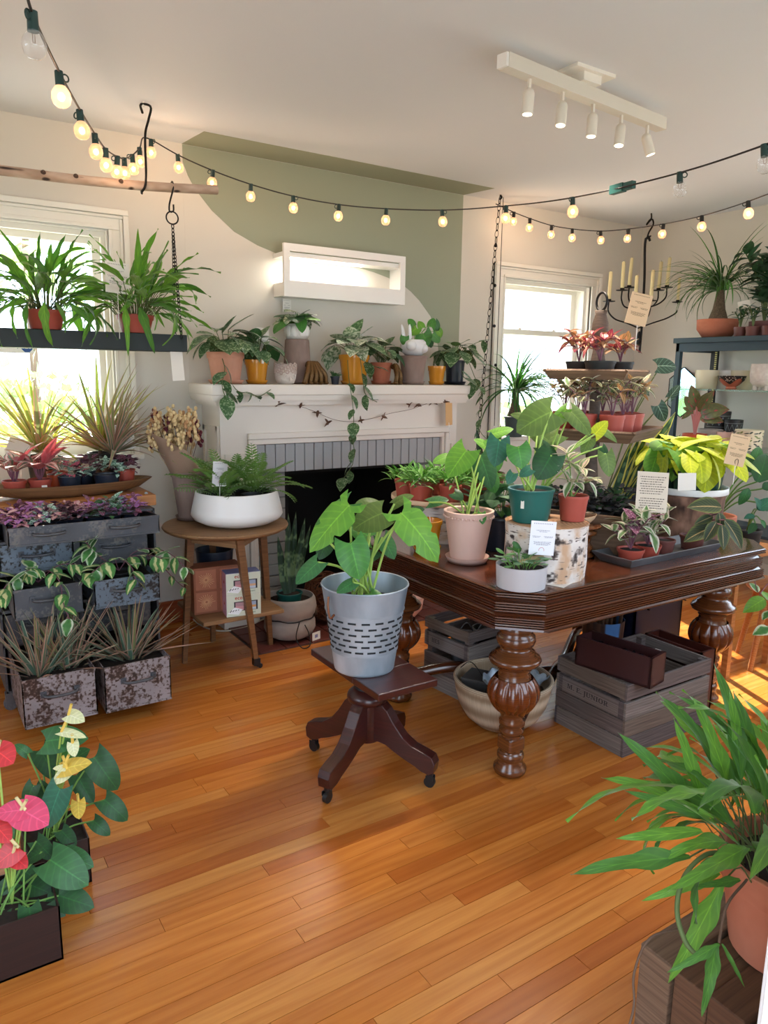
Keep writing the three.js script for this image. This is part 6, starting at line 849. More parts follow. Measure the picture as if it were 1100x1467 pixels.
// ---------------------------------------------------------------- large birch stump with three pots
{
  const c = V(1.9, TT, -1.84), t = thing('birch_stump', 'large birch stump with rope handle and taped card near the table corner', 'log', c);
  const g = lathe([[0.142, 0], [0.146, 0.06], [0.144, 0.14], [0.147, 0.195]], 56), q = g.attributes.position; for (let i = 0; i < q.count; i++) { const a = Math.atan2(q.getZ(i), q.getX(i)), k = 1 + 0.02 * Math.sin(a * 3 + 1) + 0.008 * Math.sin(a * 11); q.setX(i, q.getX(i) * k); q.setZ(i, q.getZ(i) * k); } g.computeVertexNormals(); const uv = g.attributes.uv; for (let i = 0; i < uv.count; i++) uv.setXY(i, uv.getX(i) * 3, uv.getY(i) * 0.8); mesh('bark', g, MAT.birch, t);
  mesh('cut_face', uvBox(lathe([[0.001, 0.194], [0.13, 0.195], [0.148, 0.193]], 48), 3.4), MAT.cutWood, t); mesh('cut_face', lathe([[0.001, 0.0], [0.142, 0.0]], 30), MAT.cutWood, t);
  mesh('rope_handle', tube([V(-0.11, 0.1, 0.1), V(-0.17, 0.08, 0.06), V(-0.215, 0.03, 0.02), V(-0.205, 0.006, -0.01), V(-0.16, 0.03, -0.01), V(-0.135, 0.05, -0.02)], 0.009, 30, 8), MAT.rope, t);
  card('white printed card with red ring mark taped to the birch stump', at(777, 771, 2.475), 0.088, 0.115, MAT.cardRing, { yaw: -0.55 + 0.1, roll: -0.07, lean: -0.06 });
  const SY = TT + 0.1965;
  const gp = atY(759, 741, SY), a = thing('heart_leaf_plant', 'young heart leaved monstera in green nursery pot on the birch stump', 'plant', V(gp.x + 0.02, SY, gp.z - 0.06)); a.position.set(1.84, SY, -1.865); pot(a, MAT.greenPot, 0.062, 0.082, 0.118, { rim: 0.1, lip: 0.03, fill: 0.9 }); mesh('white_label', box(0.012, 0.03, 0.001), MAT.paper, a).position.set(-0.068, 0.07, 0.03); const lb = a.children[a.children.length - 1]; lb.rotation.y = -1.15;
  for (const [bu, bv, tu, tv, m, d, W] of [[742, 640, 750, 670, LM.heart, 2.52, 1.35], [715, 630, 710, 668, LM.blue, 2.56, 1.0], [790, 652, 770, 686, LM.dark, 2.56, 1.2], [790, 590, 738, 612, LM.olive, 2.62, 1.15], [724, 648, 696, 626, LM.bright, 2.7, 0.9], [735, 678, 728, 692, LM.blue, 2.5, 1.1], [760, 672, 745, 680, LM.blue, 2.52, 1], [776, 640, 800, 660, LM.dark, 2.62, 1.1], [770, 620, 800, 640, LM.olive, 2.72, 1.1], [758, 600, 732, 592, LM.olive, 2.75, 0.7]]) { const b = at(bu, bv, d).sub(a.position), tip = at(tu, tv, d - 0.02).sub(a.position); petiole(a, V(rr(-0.02, 0.02), 0.1, rr(-0.02, 0.02)), b, 0.0035, stemLight, 0); leafTo(a, pick(G.heart), m, b, tip, W, V(-0.4, 0.55, 0.75)); }
  const b2 = thing('tall_philodendron', 'tall philodendron on long pale stems in black pot behind the green pot', 'plant', V(2.0, SY, -1.9)); b2.position.set(1.955, SY, -1.935); pot(b2, MAT.greenPot, 0.04, 0.048, 0.1, { rim: 0.1 });
  for (const [bu, bv, tu, tv, m, d, W] of [[818, 590, 852, 620, LM.olive, 2.66, 0.85], [812, 586, 786, 608, LM.bright, 2.7, 0.6], [852, 622, 870, 602, LM.lime, 2.66, 1.1], [858, 612, 888, 630, LM.olive, 2.68, 0.5], [800, 622, 768, 636, LM.olive, 2.72, 0.9], [868, 650, 876, 682, LM.olive, 2.7, 0.9], [846, 628, 834, 650, LM.olive, 2.74, 0.8], [862, 640, 872, 656, LM.dark, 2.74, 0.9]]) { const b = at(bu, bv, d).sub(b2.position), tip = at(tu, tv, d - 0.02).sub(b2.position); petiole(b2, V(rr(-0.015, 0.015), 0.08, rr(-0.015, 0.015)), b, 0.0032, stemLight, 0); leafTo(b2, pick(G.heart), m, b, tip, W, V(-0.35, 0.7, 0.6)); }
  const r = thing('striped_tradescantia', 'cream striped tradescantia in red pot on the birch stump', 'plant', V(1.985, SY, -1.80)); pot(r, MAT.nursery, 0.042, 0.053, 0.092, { rim: 0.15, lip: 0.05 }); for (const [u, v] of [[800, 668], [832, 672], [818, 690], [845, 690], [812, 650]]) { const tip = at(u, v, 2.6).sub(r.position); leafyStem(r, [V(rr(-0.02, 0.02), 0.085, rr(-0.02, 0.02)), tip.clone().multiplyScalar(0.6).add(V(0, 0.05, 0)), tip], { geos: G.ovate, mats: [LM.tradWhite, LM.tradWhite, LM.trad], L: 0.07, n: 3, sm: stemMat, sr: 0.002, tipCluster: 3, start: 0.5, droop: 0 }); }
}
{ const t = thing('pilea_bowl', 'low grey round bowl of small round leaved plants at the table corner', 'plant', V(1.715, TT + 0.0005, -1.765)); pot(t, MAT.paleGrey, 0.082, 0.087, 0.078, { rim: 0, wall: 0.05, fill: 0.85 }); for (let i = 0; i < 34; i++) { const a = i * 2.4, f = Math.sqrt((i + 0.5) / 34), b = V(Math.cos(a) * 0.075 * f, 0.075 + rr(0.01, 0.045) * (1.3 - f * 0.6), Math.sin(a) * 0.075 * f); petiole(t, V(b.x * 0.6, 0.066, b.z * 0.6), b, 0.0012, stemMat, 0); leaf(t, G.round[0], pick([LM.heart, LM.mid, LM.heart]), b, azel(a, rr(0, 0.8)), rr(0.026, 0.042), 0.85); } }
{ const p = atY(803, 836, TT + 0.001), t = thing('plant_card', 'small blank card lying flat on the table beside the grey bowl', 'card', V(p.x, TT + 0.0012, p.z), 0.35, 'plant cards'); mesh('card_sheet', box(0.085, 0.001, 0.058), MAT.cardBlank, t); }
// ---------------------------------------------------------------- zinc tray with striped plants and prayer plant
{
  const t = thing('zinc_tray', 'long shallow grey zinc tray on the table edge', 'tray', V(2.52, TT + 0.0005, -1.81), 0.02), a = 0.28, b = 0.07, h = 0.035, k = 0.02;
  mesh('tray_shell', crease(merge([ringLoft((o) => [[-a - o, -b - o], [-a - o, b + o], [a + o, b + o], [a + o, -b - o]], [[-0.003, 0], [k, h], [k + 0.004, h], [k + 0.004, h - 0.003], [0.001, 0]]), boxAt(-a, a, 0, 0.003, -b, b)]), 0.3), MAT.zincDark, t);
  const trad = (label, x, z, n, m) => { const q = thing('striped_tradescantia', label, 'plant', V(x, TT + 0.0045, z), rr(0, 6), 'striped plants in the zinc tray'); pot(q, MAT.nursery, 0.04, 0.052, 0.05, { rim: 0.25, lip: 0.05 }); for (let i = 0; i < n; i++) { const an = i * 2.4, R = rr(0.02, 0.08), Hh = rr(0.07, 0.15); leafyStem(q, [V(0, 0.045, 0), V(Math.cos(an) * R * 0.4, 0.045 + Hh * 0.6, Math.sin(an) * R * 0.4), V(Math.cos(an) * R, 0.045 + Hh, Math.sin(an) * R)], { geos: G.ovate, mats: m, L: 0.075, n: 4, sm: stemPurple, sr: 0.0022, tipCluster: 2, start: 0.35, droop: 0 }); } };
  trad('cream edged tradescantia in shallow red pot at the end of the zinc tray', 2.315, -1.795, 7, [LM.tradWhite, LM.tradWhite, LM.hypPurple]); trad('cream and pink tradescantia in shallow red pot second in the zinc tray', 2.43, -1.805, 7, [LM.tradWhite, LM.tradWhite, LM.trad]);
  const e = thing('dark_pot', 'small red brown pot standing between tradescantia and prayer plant in the zinc tray', 'pot', V(2.55, TT + 0.0045, -1.82)); pot(e, MAT.brownPot, 0.036, 0.046, 0.055);
  const p = V(2.71, TT + 0.0045, -1.8), m = thing('prayer_plant', 'prayer plant with feathered olive leaves drooping over the zinc tray', 'plant', p); pot(m, MAT.brownPot, 0.04, 0.05, 0.06);
  for (const [bu, bv, tu, tv, d, W] of [[1033, 727, 988, 720, 2.9, 1.1], [1030, 735, 1036, 762, 2.86, 1.2], [1022, 755, 980, 768, 2.88, 1.1], [1038, 745, 1072, 786, 2.82, 0.9], [1034, 752, 1038, 788, 2.8, 1.1], [1026, 748, 1010, 775, 2.84, 1], [1020, 740, 995, 750, 2.9, 1]]) { const b = at(bu, bv, d).sub(p), tip = at(tu, tv, d - 0.02).sub(p); petiole(m, V(0, 0.05, 0), b, 0.0025, stemPurple, 0); leafTo(m, pick(G.ovate), LM.maranta, b, tip, W * 1.1, V(-0.35, 0.7, 0.6)); }
}
{ // dark pedestal with a carved pale dish
  const p = V(2.22, TT, -1.96), t = thing('turned_pedestal', 'dark turned wooden pedestal behind the birch stump', 'pedestal', p); mesh('turning', lathe([[0.001, 0], [0.055, 0], [0.056, 0.012], [0.04, 0.022], [0.05, 0.04], [0.036, 0.055], [0.042, 0.085], [0.06, 0.092], [0.06, 0.104], [0.045, 0.112], [0.075, 0.12], [0.075, 0.13], [0.001, 0.13]], 28), MAT.legWood, t);
  const d = thing('carved_dish', 'pale carved oblong wooden dish on the dark pedestal', 'dish', V(p.x, TT + 0.1305, p.z), 0.3); const g = lathe([[0.001, 0], [0.5, 0], [0.85, 0.018], [1, 0.034], [0.96, 0.036], [0.75, 0.016], [0.001, 0.008]], 36).scale(0.09, 1, 0.045); g.computeVertexNormals(); mesh('dish_shell', uvBox(g), S('#d9b692', 0.6), d);
}
// ---------------------------------------------------------------- tier trays: plants
const tierAt = (x, z, y) => { const c = Math.cos(TSR), s = Math.sin(TSR); return V(TS.x + x * c + z * s, y, TS.z - x * s + z * c); };
function tradPot(label, p, mats, potMat, n, H, S1, r, h, group, sm = stemPurple) { const t = thing('tradescantia_pot', label, 'plant', p, rr(0, 6), group); pot(t, potMat, r * 0.8, r, h, { rim: 0.18, lip: 0.04 }); for (let i = 0; i < n; i++) { const a = i * 2.4 + rr(-0.3, 0.3), R = S1 * rr(0.3, 1), hh = H * rr(0.5, 1); leafyStem(t, [V(0, h * 0.9, 0), V(Math.cos(a) * R * 0.35, h + hh * 0.6, Math.sin(a) * R * 0.35), V(Math.cos(a) * R, h + hh, Math.sin(a) * R)], { geos: G.ovate, mats, L: 0.062, n: 3, sm, sr: 0.002, tipCluster: 3, start: 0.45, droop: 0.05 }); } return t; }
const tg = 'pink tradescantias on the top tray', mg = 'striped tradescantias on the middle tray';
tradPot('magenta tradescantia in low black pot on the top tray corner toward the window', tierAt(-0.1, 0.04, 1.452), [LM.tradPink, LM.tradPink, LM.tradPeach], MAT.black, 6, 0.1, 0.07, 0.062, 0.058, tg); tradPot('peach tradescantia in low black pot behind the turned post', tierAt(0.03, -0.09, 1.452), [LM.tradPeach, LM.tradPeach, LM.tradPink], MAT.black, 6, 0.12, 0.06, 0.055, 0.058, tg); tradPot('pink and peach tradescantia in low black pot beside the turned post', tierAt(0.085, 0.07, 1.452), [LM.tradPink, LM.tradPeach], MAT.black, 6, 0.09, 0.06, 0.055, 0.058, tg);
[[-0.14, 0.115, 'at the window corner'], [-0.145, 0.005, 'beside the window corner pot'], [-0.04, 0.13, 'in the front row'], [0.06, 0.14, 'at the front corner'], [0.155, 0.095, 'beside the front corner'], [0.15, -0.01, 'along the side by the shelf unit'], [0.14, -0.12, 'at the shelf unit corner'], [0.0, -0.13, 'behind the post']].forEach(([x, z, w]) => tradPot('striped tradescantia in red pot ' + w + ' of the middle tray', tierAt(x, z, 1.2095), [LM.trad, LM.trad, LM.tradPeach, LM.tradWhite], MAT.nursery, 6, 0.14, 0.085, 0.05, 0.09, mg));
{ const c = [[-0.1, 0.1, 'front'], [0.08, 0.12, 'corner'], [0.13, -0.05, 'side'], [-0.09, -0.11, 'rear']]; c.forEach(([x, z, w]) => { const t = thing('dark_creeper', 'dense dark purple green creeping plant at the ' + w + ' of the lowest tier', 'plant', tierAt(x, z, TT + 0.022), 0, 'dark creepers in the lowest tier'); pot(t, MAT.black, 0.06, 0.075, 0.12, { rim: 0.1 }); foliage(t, { n: 120, geo: G.tiny[0], mat: LM.purpleGreen, R: 0.11, H: 0.11, y: 0.1, size: 0.04 }); foliage(t, { n: 30, geo: G.tiny[0], mat: LM.dark, R: 0.11, H: 0.12, y: 0.1, size: 0.04 }); }); }
{ const p = V(2.79, TT, -2.27), t = thing('snake_plant', 'yellow edged snake plant in black pot beside the lowest tier', 'plant', p); pot(t, MAT.black, 0.06, 0.075, 0.12, { rim: 0.1 }); for (const [u, v, W] of [[968, 590, 1.3], [960, 612, 1.2], [918, 622, 1.2], [930, 616, 1.1], [940, 625, 1], [905, 632, 1], [950, 640, 1], [975, 622, 1]]) leafTo(t, G.spear[0], LM.snakeYellow, V((u - 940) * 0.0008, 0.1, rr(-0.02, 0.02)), at(u, v, 3.38).sub(p), W * 1.2, V(-0.5, 0.1, 0.85)); }
card('cream sheet of small print standing before the lowest tier', at(934, 705, 2.83), 0.125, 0.155, MAT.cardText, { yaw: -0.5, roll: -0.06, lean: -0.15 });
card('blank folded card propped beside the bark stump', at(984, 690, 2.98), 0.08, 0.07, MAT.cardBlank, { yaw: -0.4, lean: -0.1 });
{ const t = thing('alocasia', 'alocasia with dark white veined leaves on thin stems behind the tray stand', 'plant', V(2.99, TT, -2.5)); pot(t, MAT.black, 0.06, 0.07, 0.12); for (const [bu, bv, tu, tv, d, W] of [[946, 524, 974, 522, 3.45, 1.1], [944, 584, 956, 604, 3.45, 1.2], [962, 566, 976, 548, 3.55, 0.7], [928, 560, 915, 548, 3.55, 0.8]]) { const b = at(bu, bv, d).sub(t.position), tip = at(tu, tv, d).sub(t.position).add(V(0, 0, 0)); petiole(t, V(0, 0.1, 0), b, 0.003, stemDark, 0); leafTo(t, G.anth[1], LM.alocasia, b.clone().lerp(tip, -0.15), tip, W * 1.0, V(-0.6, 0.4, 0.7)); } }
// ---------------------------------------------------------------- bark stump with neon pothos
{
  const c = V(2.93, TT, -1.99), t = thing('bark_stump', 'brown barked tree stump on the table under the neon pothos', 'log', c); const g = lathe([[0.15, 0], [0.152, 0.1], [0.158, 0.2]], 48), uv = g.attributes.uv; for (let i = 0; i < uv.count; i++) uv.setXY(i, uv.getX(i) * 3, uv.getY(i) * 0.9); mesh('bark', g, MAT.bark, t); mesh('cut_face', lathe([[0.001, 0.2], [0.158, 0.2]], 40), MAT.cutWood, t); mesh('cut_face', lathe([[0.001, 0], [0.15, 0]], 24), MAT.cutWood, t);
  const tr = thing('white_tray', 'white rimmed round tray on the bark stump', 'tray', V(c.x, TT + 0.2005, c.z)); mesh('tray_disc', lathe([[0.001, 0], [0.16, 0], [0.168, 0.004], [0.168, 0.03], [0.162, 0.03], [0.16, 0.008], [0.001, 0.008]], 48), MAT.white, tr);
  [[-0.085, 0.05, 'nearest the printed sheet'], [0.01, 0.09, 'at the front of the white tray'], [0.085, 0.0, 'behind the tan card'], [-0.02, -0.08, 'at the back of the white tray']].forEach(([x, z, w]) => { const q = thing('neon_pothos', 'bright lime neon pothos in dark green pot ' + w, 'plant', V(c.x + x, TT + 0.209, c.z + z), rr(0, 6), 'neon pothos on the bark stump'); pot(q, S('#12382c', 0.4), 0.05, 0.062, 0.1, { rim: 0.1 }); bushTop(q, 24, 0.11, 0.125, 0.125, [LM.lime, LM.lime, LM.lime, LM.bright], G.heart, [-0.95, 0.8], 0.11); });
  card('tan printed card standing in the neon pothos', at(1056, 645, 3.0), 0.085, 0.125, MAT.cardTan, { yaw: -0.5, roll: -0.2, lean: -0.05, stick: 0.08, hook: true });
}
card('tan printed card on a stick above the top tray before the candelabra', at(915, 443, 3.0), 0.09, 0.125, MAT.cardTan, { yaw: -0.5, roll: -0.2, stick: 0.1 });
// ---------------------------------------------------------------- ponytail palms
function ponytail(label, p, potFn, trunkPts, rad, n, len, crownY, az) {
  const t = thing('ponytail_palm', label, 'plant', p); potFn(t); const g = lathe(trunkPts, 20); mesh('trunk', g, MAT.trunk, t);
  rosette(t, { n, geos: G.strap, mats: [LM.palm, LM.palm, LM.grassGreen], len, el: [0.25, 1.45], y: crownY, r: rad, w: 0.9, jitter: 0.35, az }); return t;
}
ponytail('ponytail palm in a grey pot on the sill of the window', V(atZ(735, 640, -4.06).x, 1.0005, -4.06), (t) => pot(t, S('#3f4a4c', 0.5), 0.06, 0.075, 0.15, { rim: 0.1 }), [[0.05, 0.12], [0.055, 0.16], [0.035, 0.22], [0.022, 0.28], [0.02, 0.33], [0.001, 0.335]], 0.015, 120, [0.34, 0.56], 0.32, [-0.25, 3.4]);
{
  const c = atX(1026, 482, 4.9); ponytail('ponytail palm with swollen trunk in terracotta bowl on top of the metal shelf', V(c.x, 1.7245, c.z), (t) => { mesh('bowl', lathe([[0.001, 0], [0.09, 0], [0.135, 0.06], [0.138, 0.12], [0.14, 0.128], [0.132, 0.128], [0.128, 0.07], [0.08, 0.02], [0.001, 0.015]], 40), MAT.terracotta, t); mesh('soil', lathe([[0.001, 0.116], [0.132, 0.114]], 20), MAT.soil, t); }, [[0.07, 0.11], [0.062, 0.14], [0.042, 0.2], [0.032, 0.27], [0.026, 0.33], [0.001, 0.335]], 0.02, 110, [0.26, 0.55], 0.32, [1.3, 5.0]);
  const zz = (label, u, x, n, H, r, h) => { const q = atX(u, 482, x), t = thing('zz_plant', label, 'plant', V(q.x, 1.7245, q.z), rr(0, 6), 'zz plants on the metal shelf'); pot(t, MAT.brownPot, r * 0.85, r, h, { rim: 0.3 }); for (let i = 0; i < n; i++) { const a = i * 2.4, R = H * rr(0.1, 0.4), hh = H * rr(0.7, 1); leafyStem(t, [V(0, h * 0.9, 0), V(Math.cos(a) * R * 0.4, h + hh * 0.6, Math.sin(a) * R * 0.4), V(Math.cos(a) * R, h + hh, Math.sin(a) * R)], { geos: G.ovate, mats: [LM.zz], L: H * 0.2 + 0.03, n: H > 0.3 ? 9 : 3, w: 1.1, sm: stemDark, sr: 0.004, tipCluster: 2, start: 0.25, droop: 0, two: H > 0.3 }); } };
  zz('small glossy zz plant in brown pot beside the terracotta bowl', 1059, 4.78, 5, 0.12, 0.04, 0.062); zz('small glossy zz plant in brown pot below the white card', 1077, 4.78, 6, 0.13, 0.044, 0.062); zz('small glossy zz plant in brown pot beyond the white card', 1100, 4.78, 5, 0.13, 0.042, 0.062); zz('tall dark zz plant behind the small brown pots', 1092, 4.9, 8, 0.46, 0.09, 0.1);
  card('small white card in the zz plants on the metal shelf', atX(1066, 439, 4.8), 0.075, 0.075, MAT.cardBlank, { yaw: -1.0, roll: 0.2, stick: 0.05 });
}
// ---------------------------------------------------------------- ceramics on the glass shelves
const onShelf = (u, x, y) => { const q = atX(u, 555, x); return V(x, y, q.z); };
const SH1 = 1.3725, SH2 = 0.9725;
const potIn = (r, h, m = MAT.cream) => (t) => mesh('pot_inside', lathe([[r - 0.0005, h], [r - 0.006, h], [r - 0.014, 0.01], [0.001, 0.008]], 32), m, t);
function ceramic(name, label, p, mat, prof, extra) { const t = thing(name, label, 'pot', p, 0, 'ceramics on the glass shelves'); mesh('pot_wall', lathe(prof, 36), mat, t); if (extra) extra(t); return t; }
const cupProf = (r0, r1, h, w = 0.005) => [[0.001, 0], [r0, 0], [r0 + (r1 - r0) * 0.6, h * 0.62], [r0 + (r1 - r0) * 0.6 + 0.003, h * 0.64], [r1, h], [r1 - w, h], [r0 - w, 0.01], [0.001, 0.008]];
ceramic('cream_pot', 'cream banded pot on the glass shelf beside the shelf post', onShelf(1011, 4.83, SH1), MAT.cream, cupProf(0.068, 0.08, 0.13)); ceramic('cream_pot', 'pale cream pot behind the dotted bowl on the glass shelf', onShelf(1038, 4.97, SH1), MAT.white, cupProf(0.068, 0.08, 0.13)); ceramic('cream_pot', 'cream pot between the dotted bowl and the white textured pot', onShelf(1062, 4.97, SH1), MAT.cream, cupProf(0.066, 0.078, 0.13));
{ const dots = canvasTex(512, 128, (c, w, h) => { c.fillStyle = '#a8573e'; c.fillRect(0, 0, w, h); c.fillStyle = '#171514'; c.beginPath(); c.moveTo(0, 0); c.lineTo(w, 0); for (let x = w; x >= 0; x -= 8) c.lineTo(x, 52 + 26 * Math.sin(x / w * 6.283 * 4)); c.fill(); c.fillStyle = '#efe8da'; for (let i = 0; i < 120; i++) { const x = hash(i, 1, 9) * w, y = hash(i, 2, 9) * 60; if (y < 44 + 26 * Math.sin(x / w * 6.283 * 4)) { c.beginPath(); c.arc(x, y, 3, 0, 6.3); c.fill(); } } });
  const t = ceramic('dotted_bowl', 'footed terracotta bowl with white dotted black glaze on the glass shelf', onShelf(1047, 4.8, SH1), M({ map: dots, roughness: 0.5 }), [[0.03, 0.018], [0.05, 0.03], [0.08, 0.062], [0.092, 0.092]]); mesh('foot', lathe([[0.001, 0], [0.036, 0], [0.03, 0.02], [0.001, 0.02]], 24), MAT.terracotta, t); mesh('inside', lathe([[0.092, 0.092], [0.086, 0.09], [0.05, 0.034], [0.001, 0.03]], 30), MAT.terracotta, t); }
{ const t = ceramic('footed_pot', 'white pebbled pot on short feet on the glass shelf', onShelf(1092, 4.83, SH1), MAT.whiteRough, [[0.001, 0.02], [0.05, 0.02], [0.078, 0.05], [0.085, 0.1], [0.082, 0.17], [0.077, 0.17], [0.075, 0.05], [0.001, 0.03]]); for (let i = 0; i < 4; i++) mesh('foot', cyl(0.012, 0.018, 0.03, 0, 10).translate(Math.cos(i * 1.57 + 0.6) * 0.05, 0, Math.sin(i * 1.57 + 0.6) * 0.05), MAT.whiteRough, t); }
{ const zig = canvasTex(256, 128, (c, w, h) => { c.fillStyle = '#4fa58c'; c.fillRect(0, 0, w, h); c.fillStyle = '#201f22'; c.fillRect(0, 0, w, 66); c.strokeStyle = '#8a9494'; c.lineWidth = 2; for (let i = 0; i < 12; i++) { c.beginPath(); c.moveTo(i * 22, 52); c.lineTo(i * 22 + 11, 22); c.lineTo(i * 22 + 22, 52); c.stroke(); } c.beginPath(); c.moveTo(0, 16); c.lineTo(w, 16); c.moveTo(0, 58); c.lineTo(w, 58); c.stroke(); }), zm = M({ map: zig, roughness: 0.45 });
  ceramic('teal_pot', 'tall teal pot with black zigzag band on the lower glass shelf', onShelf(1033, 4.95, SH2), zm, [[0.075, 0], [0.085, 0.24]], potIn(0.085, 0.24, MAT.black)); ceramic('teal_pot', 'smaller teal pot with black zigzag band beside the leaf printed pot', onShelf(1056, 4.9, SH2), zm, [[0.055, 0], [0.062, 0.19]], potIn(0.062, 0.19, MAT.black));
  const lf = canvasTex(256, 128, (c, w, h) => { c.fillStyle = '#e6d7b8'; c.fillRect(0, 0, w, h); for (let i = 0; i < 9; i++) for (let j = 0; j < 5; j++) { c.save(); c.translate(16 + i * 28, 16 + j * 25); c.rotate(j % 2 ? 0.6 : -0.6); c.fillStyle = (i + j) % 3 ? '#2f3a2c' : '#7c8a4e'; c.beginPath(); c.ellipse(-6, 0, 8, 3.4, 0.3, 0, 6.3); c.ellipse(7, 3, 8, 3.4, -0.5, 0, 6.3); c.fill(); c.restore(); } });
  ceramic('leaf_print_pot', 'cream pot printed with small dark leaves on the lower glass shelf', onShelf(1080, 4.8, SH2), M({ map: lf, roughness: 0.5 }), [[0.085, 0], [0.09, 0.135]], potIn(0.09, 0.135)); ceramic('taupe_pot', 'pinkish taupe stoneware pot on the lower glass shelf', onShelf(1024, 4.8, SH2), MAT.greyGlaze, cupProf(0.075, 0.082, 0.12)); ceramic('blush_pot', 'ribbed blush pot next to the taupe pot on the lower glass shelf', onShelf(1045, 4.8, SH2), MAT.blush, cupProf(0.05, 0.055, 0.11)); }
{ const q = atX(995, 622, 4.62), t = thing('aglaonema', 'red and green aglaonema in orange pot before the shelf post', 'plant', V(4.62, 0.95, q.z)); t.position.y = atX(995, 650, 4.62).y; pot(t, MAT.orangePot, 0.06, 0.08, 0.14, { rim: 0.2 }); for (const [bu, bv, tu, tv, W] of [[998, 582, 990, 552, 1.3], [994, 588, 981, 566, 1.2], [1002, 590, 1018, 562, 0.9], [1003, 590, 1020, 580, 1.1], [1005, 592, 1036, 584, 1.2], [990, 590, 976, 600, 1], [1000, 584, 1008, 566, 1], [994, 592, 978, 582, 0.9], [1004, 596, 1030, 600, 1]]) { const b = atX(bu, bv, 4.62).sub(t.position), tip = atX(tu, tv, 4.56).sub(t.position); petiole(t, V(0, 0.12, 0), b, 0.006, S('#c97f7c', 0.6), 0); leafTo(t, pick(G.lance), LM.aglao, b, tip, W * 1.6, V(-0.9, 0.3, 0.5)); }
  const st = thing('side_stool', 'small dark stool holding the orange potted aglaonema behind the table', 'stool', V(4.62, 0, t.position.z)), y = t.position.y - 0.001; mesh('seat', lathe([[0.001, y - 0.03], [0.1, y - 0.03], [0.105, y - 0.015], [0.1, y], [0.001, y]], 28), MAT.legWood, st); for (const [x, z] of [[1, 1], [1, -1], [-1, 1], [-1, -1]]) mesh('leg', bar(V(x * 0.085, 0, z * 0.085), V(x * 0.06, y - 0.02, z * 0.06), 0.022), MAT.legWood, st); }
// ---------------------------------------------------------------- plants at the far end of the table
{ const p = V(3.3, 0, -2.05), t = thing('rubber_plant', 'broad dark green leaved plant beyond the bark stump at the table end', 'plant', V(3.36, 0.62, -2.12)); pot(t, MAT.terracotta, 0.08, 0.1, 0.16); for (const [bu, bv, tu, tv, m, d, W] of [[1084, 690, 1108, 640, LM.dark, 3.35, 0.9], [1072, 700, 1060, 726, LM.mid, 3.35, 0.8], [1085, 676, 1060, 650, LM.dark, 3.4, 0.9], [1092, 700, 1112, 690, LM.dark, 3.35, 1], [1076, 668, 1096, 632, LM.mid, 3.42, 0.7], [1088, 720, 1110, 730, LM.dark, 3.35, 1]]) { const b = at(bu, bv, d).sub(t.position), tip = at(tu, tv, d).sub(t.position); petiole(t, V(0, 0.14, 0), b, 0.004, stemMat, 0); leafTo(t, pick(G.wide), m, b, tip, W, V(-0.5, 0.5, 0.7)); }
  const s = thing('plant_stool', 'low wooden box stand under the broad leaved plants by the table end', 'stand', V(3.42, 0, -2.12)); mesh('stand_top', boxAt(-0.15, 0.25, 0.59, 0.6195, -0.2, 0.2, 0.004), MAT.pine, s); for (const [x, z] of [[-0.13, -0.18], [-0.13, 0.18], [0.23, -0.18], [0.23, 0.18]]) mesh('leg', boxAt(x - 0.015, x + 0.015, 0, 0.59, z - 0.015, z + 0.015), MAT.pine, s);
  const q = V(3.45, 0.62, -2.0), b = thing('blue_leaf_plant', 'blue green glossy leaved plant at the table end below the broad leaves', 'plant', q); pot(b, MAT.black, 0.06, 0.07, 0.1); for (const [bu, bv, tu, tv, m, W] of [[1085, 730, 1110, 712, LM.blue, 1.1], [1080, 738, 1066, 742, LM.blue, 0.9], [1090, 745, 1100, 756, LM.mid, 0.8], [1082, 750, 1072, 764, LM.dark, 1], [1092, 730, 1082, 712, LM.blue, 1]]) { const B = at(bu, bv, 3.3).sub(q), T = at(tu, tv, 3.28).sub(q); petiole(b, V(0, 0.09, 0), B, 0.003, stemMat, 0); leafTo(b, pick(G.wide), m, B, T, W, V(-0.4, 0.7, 0.5)); } }
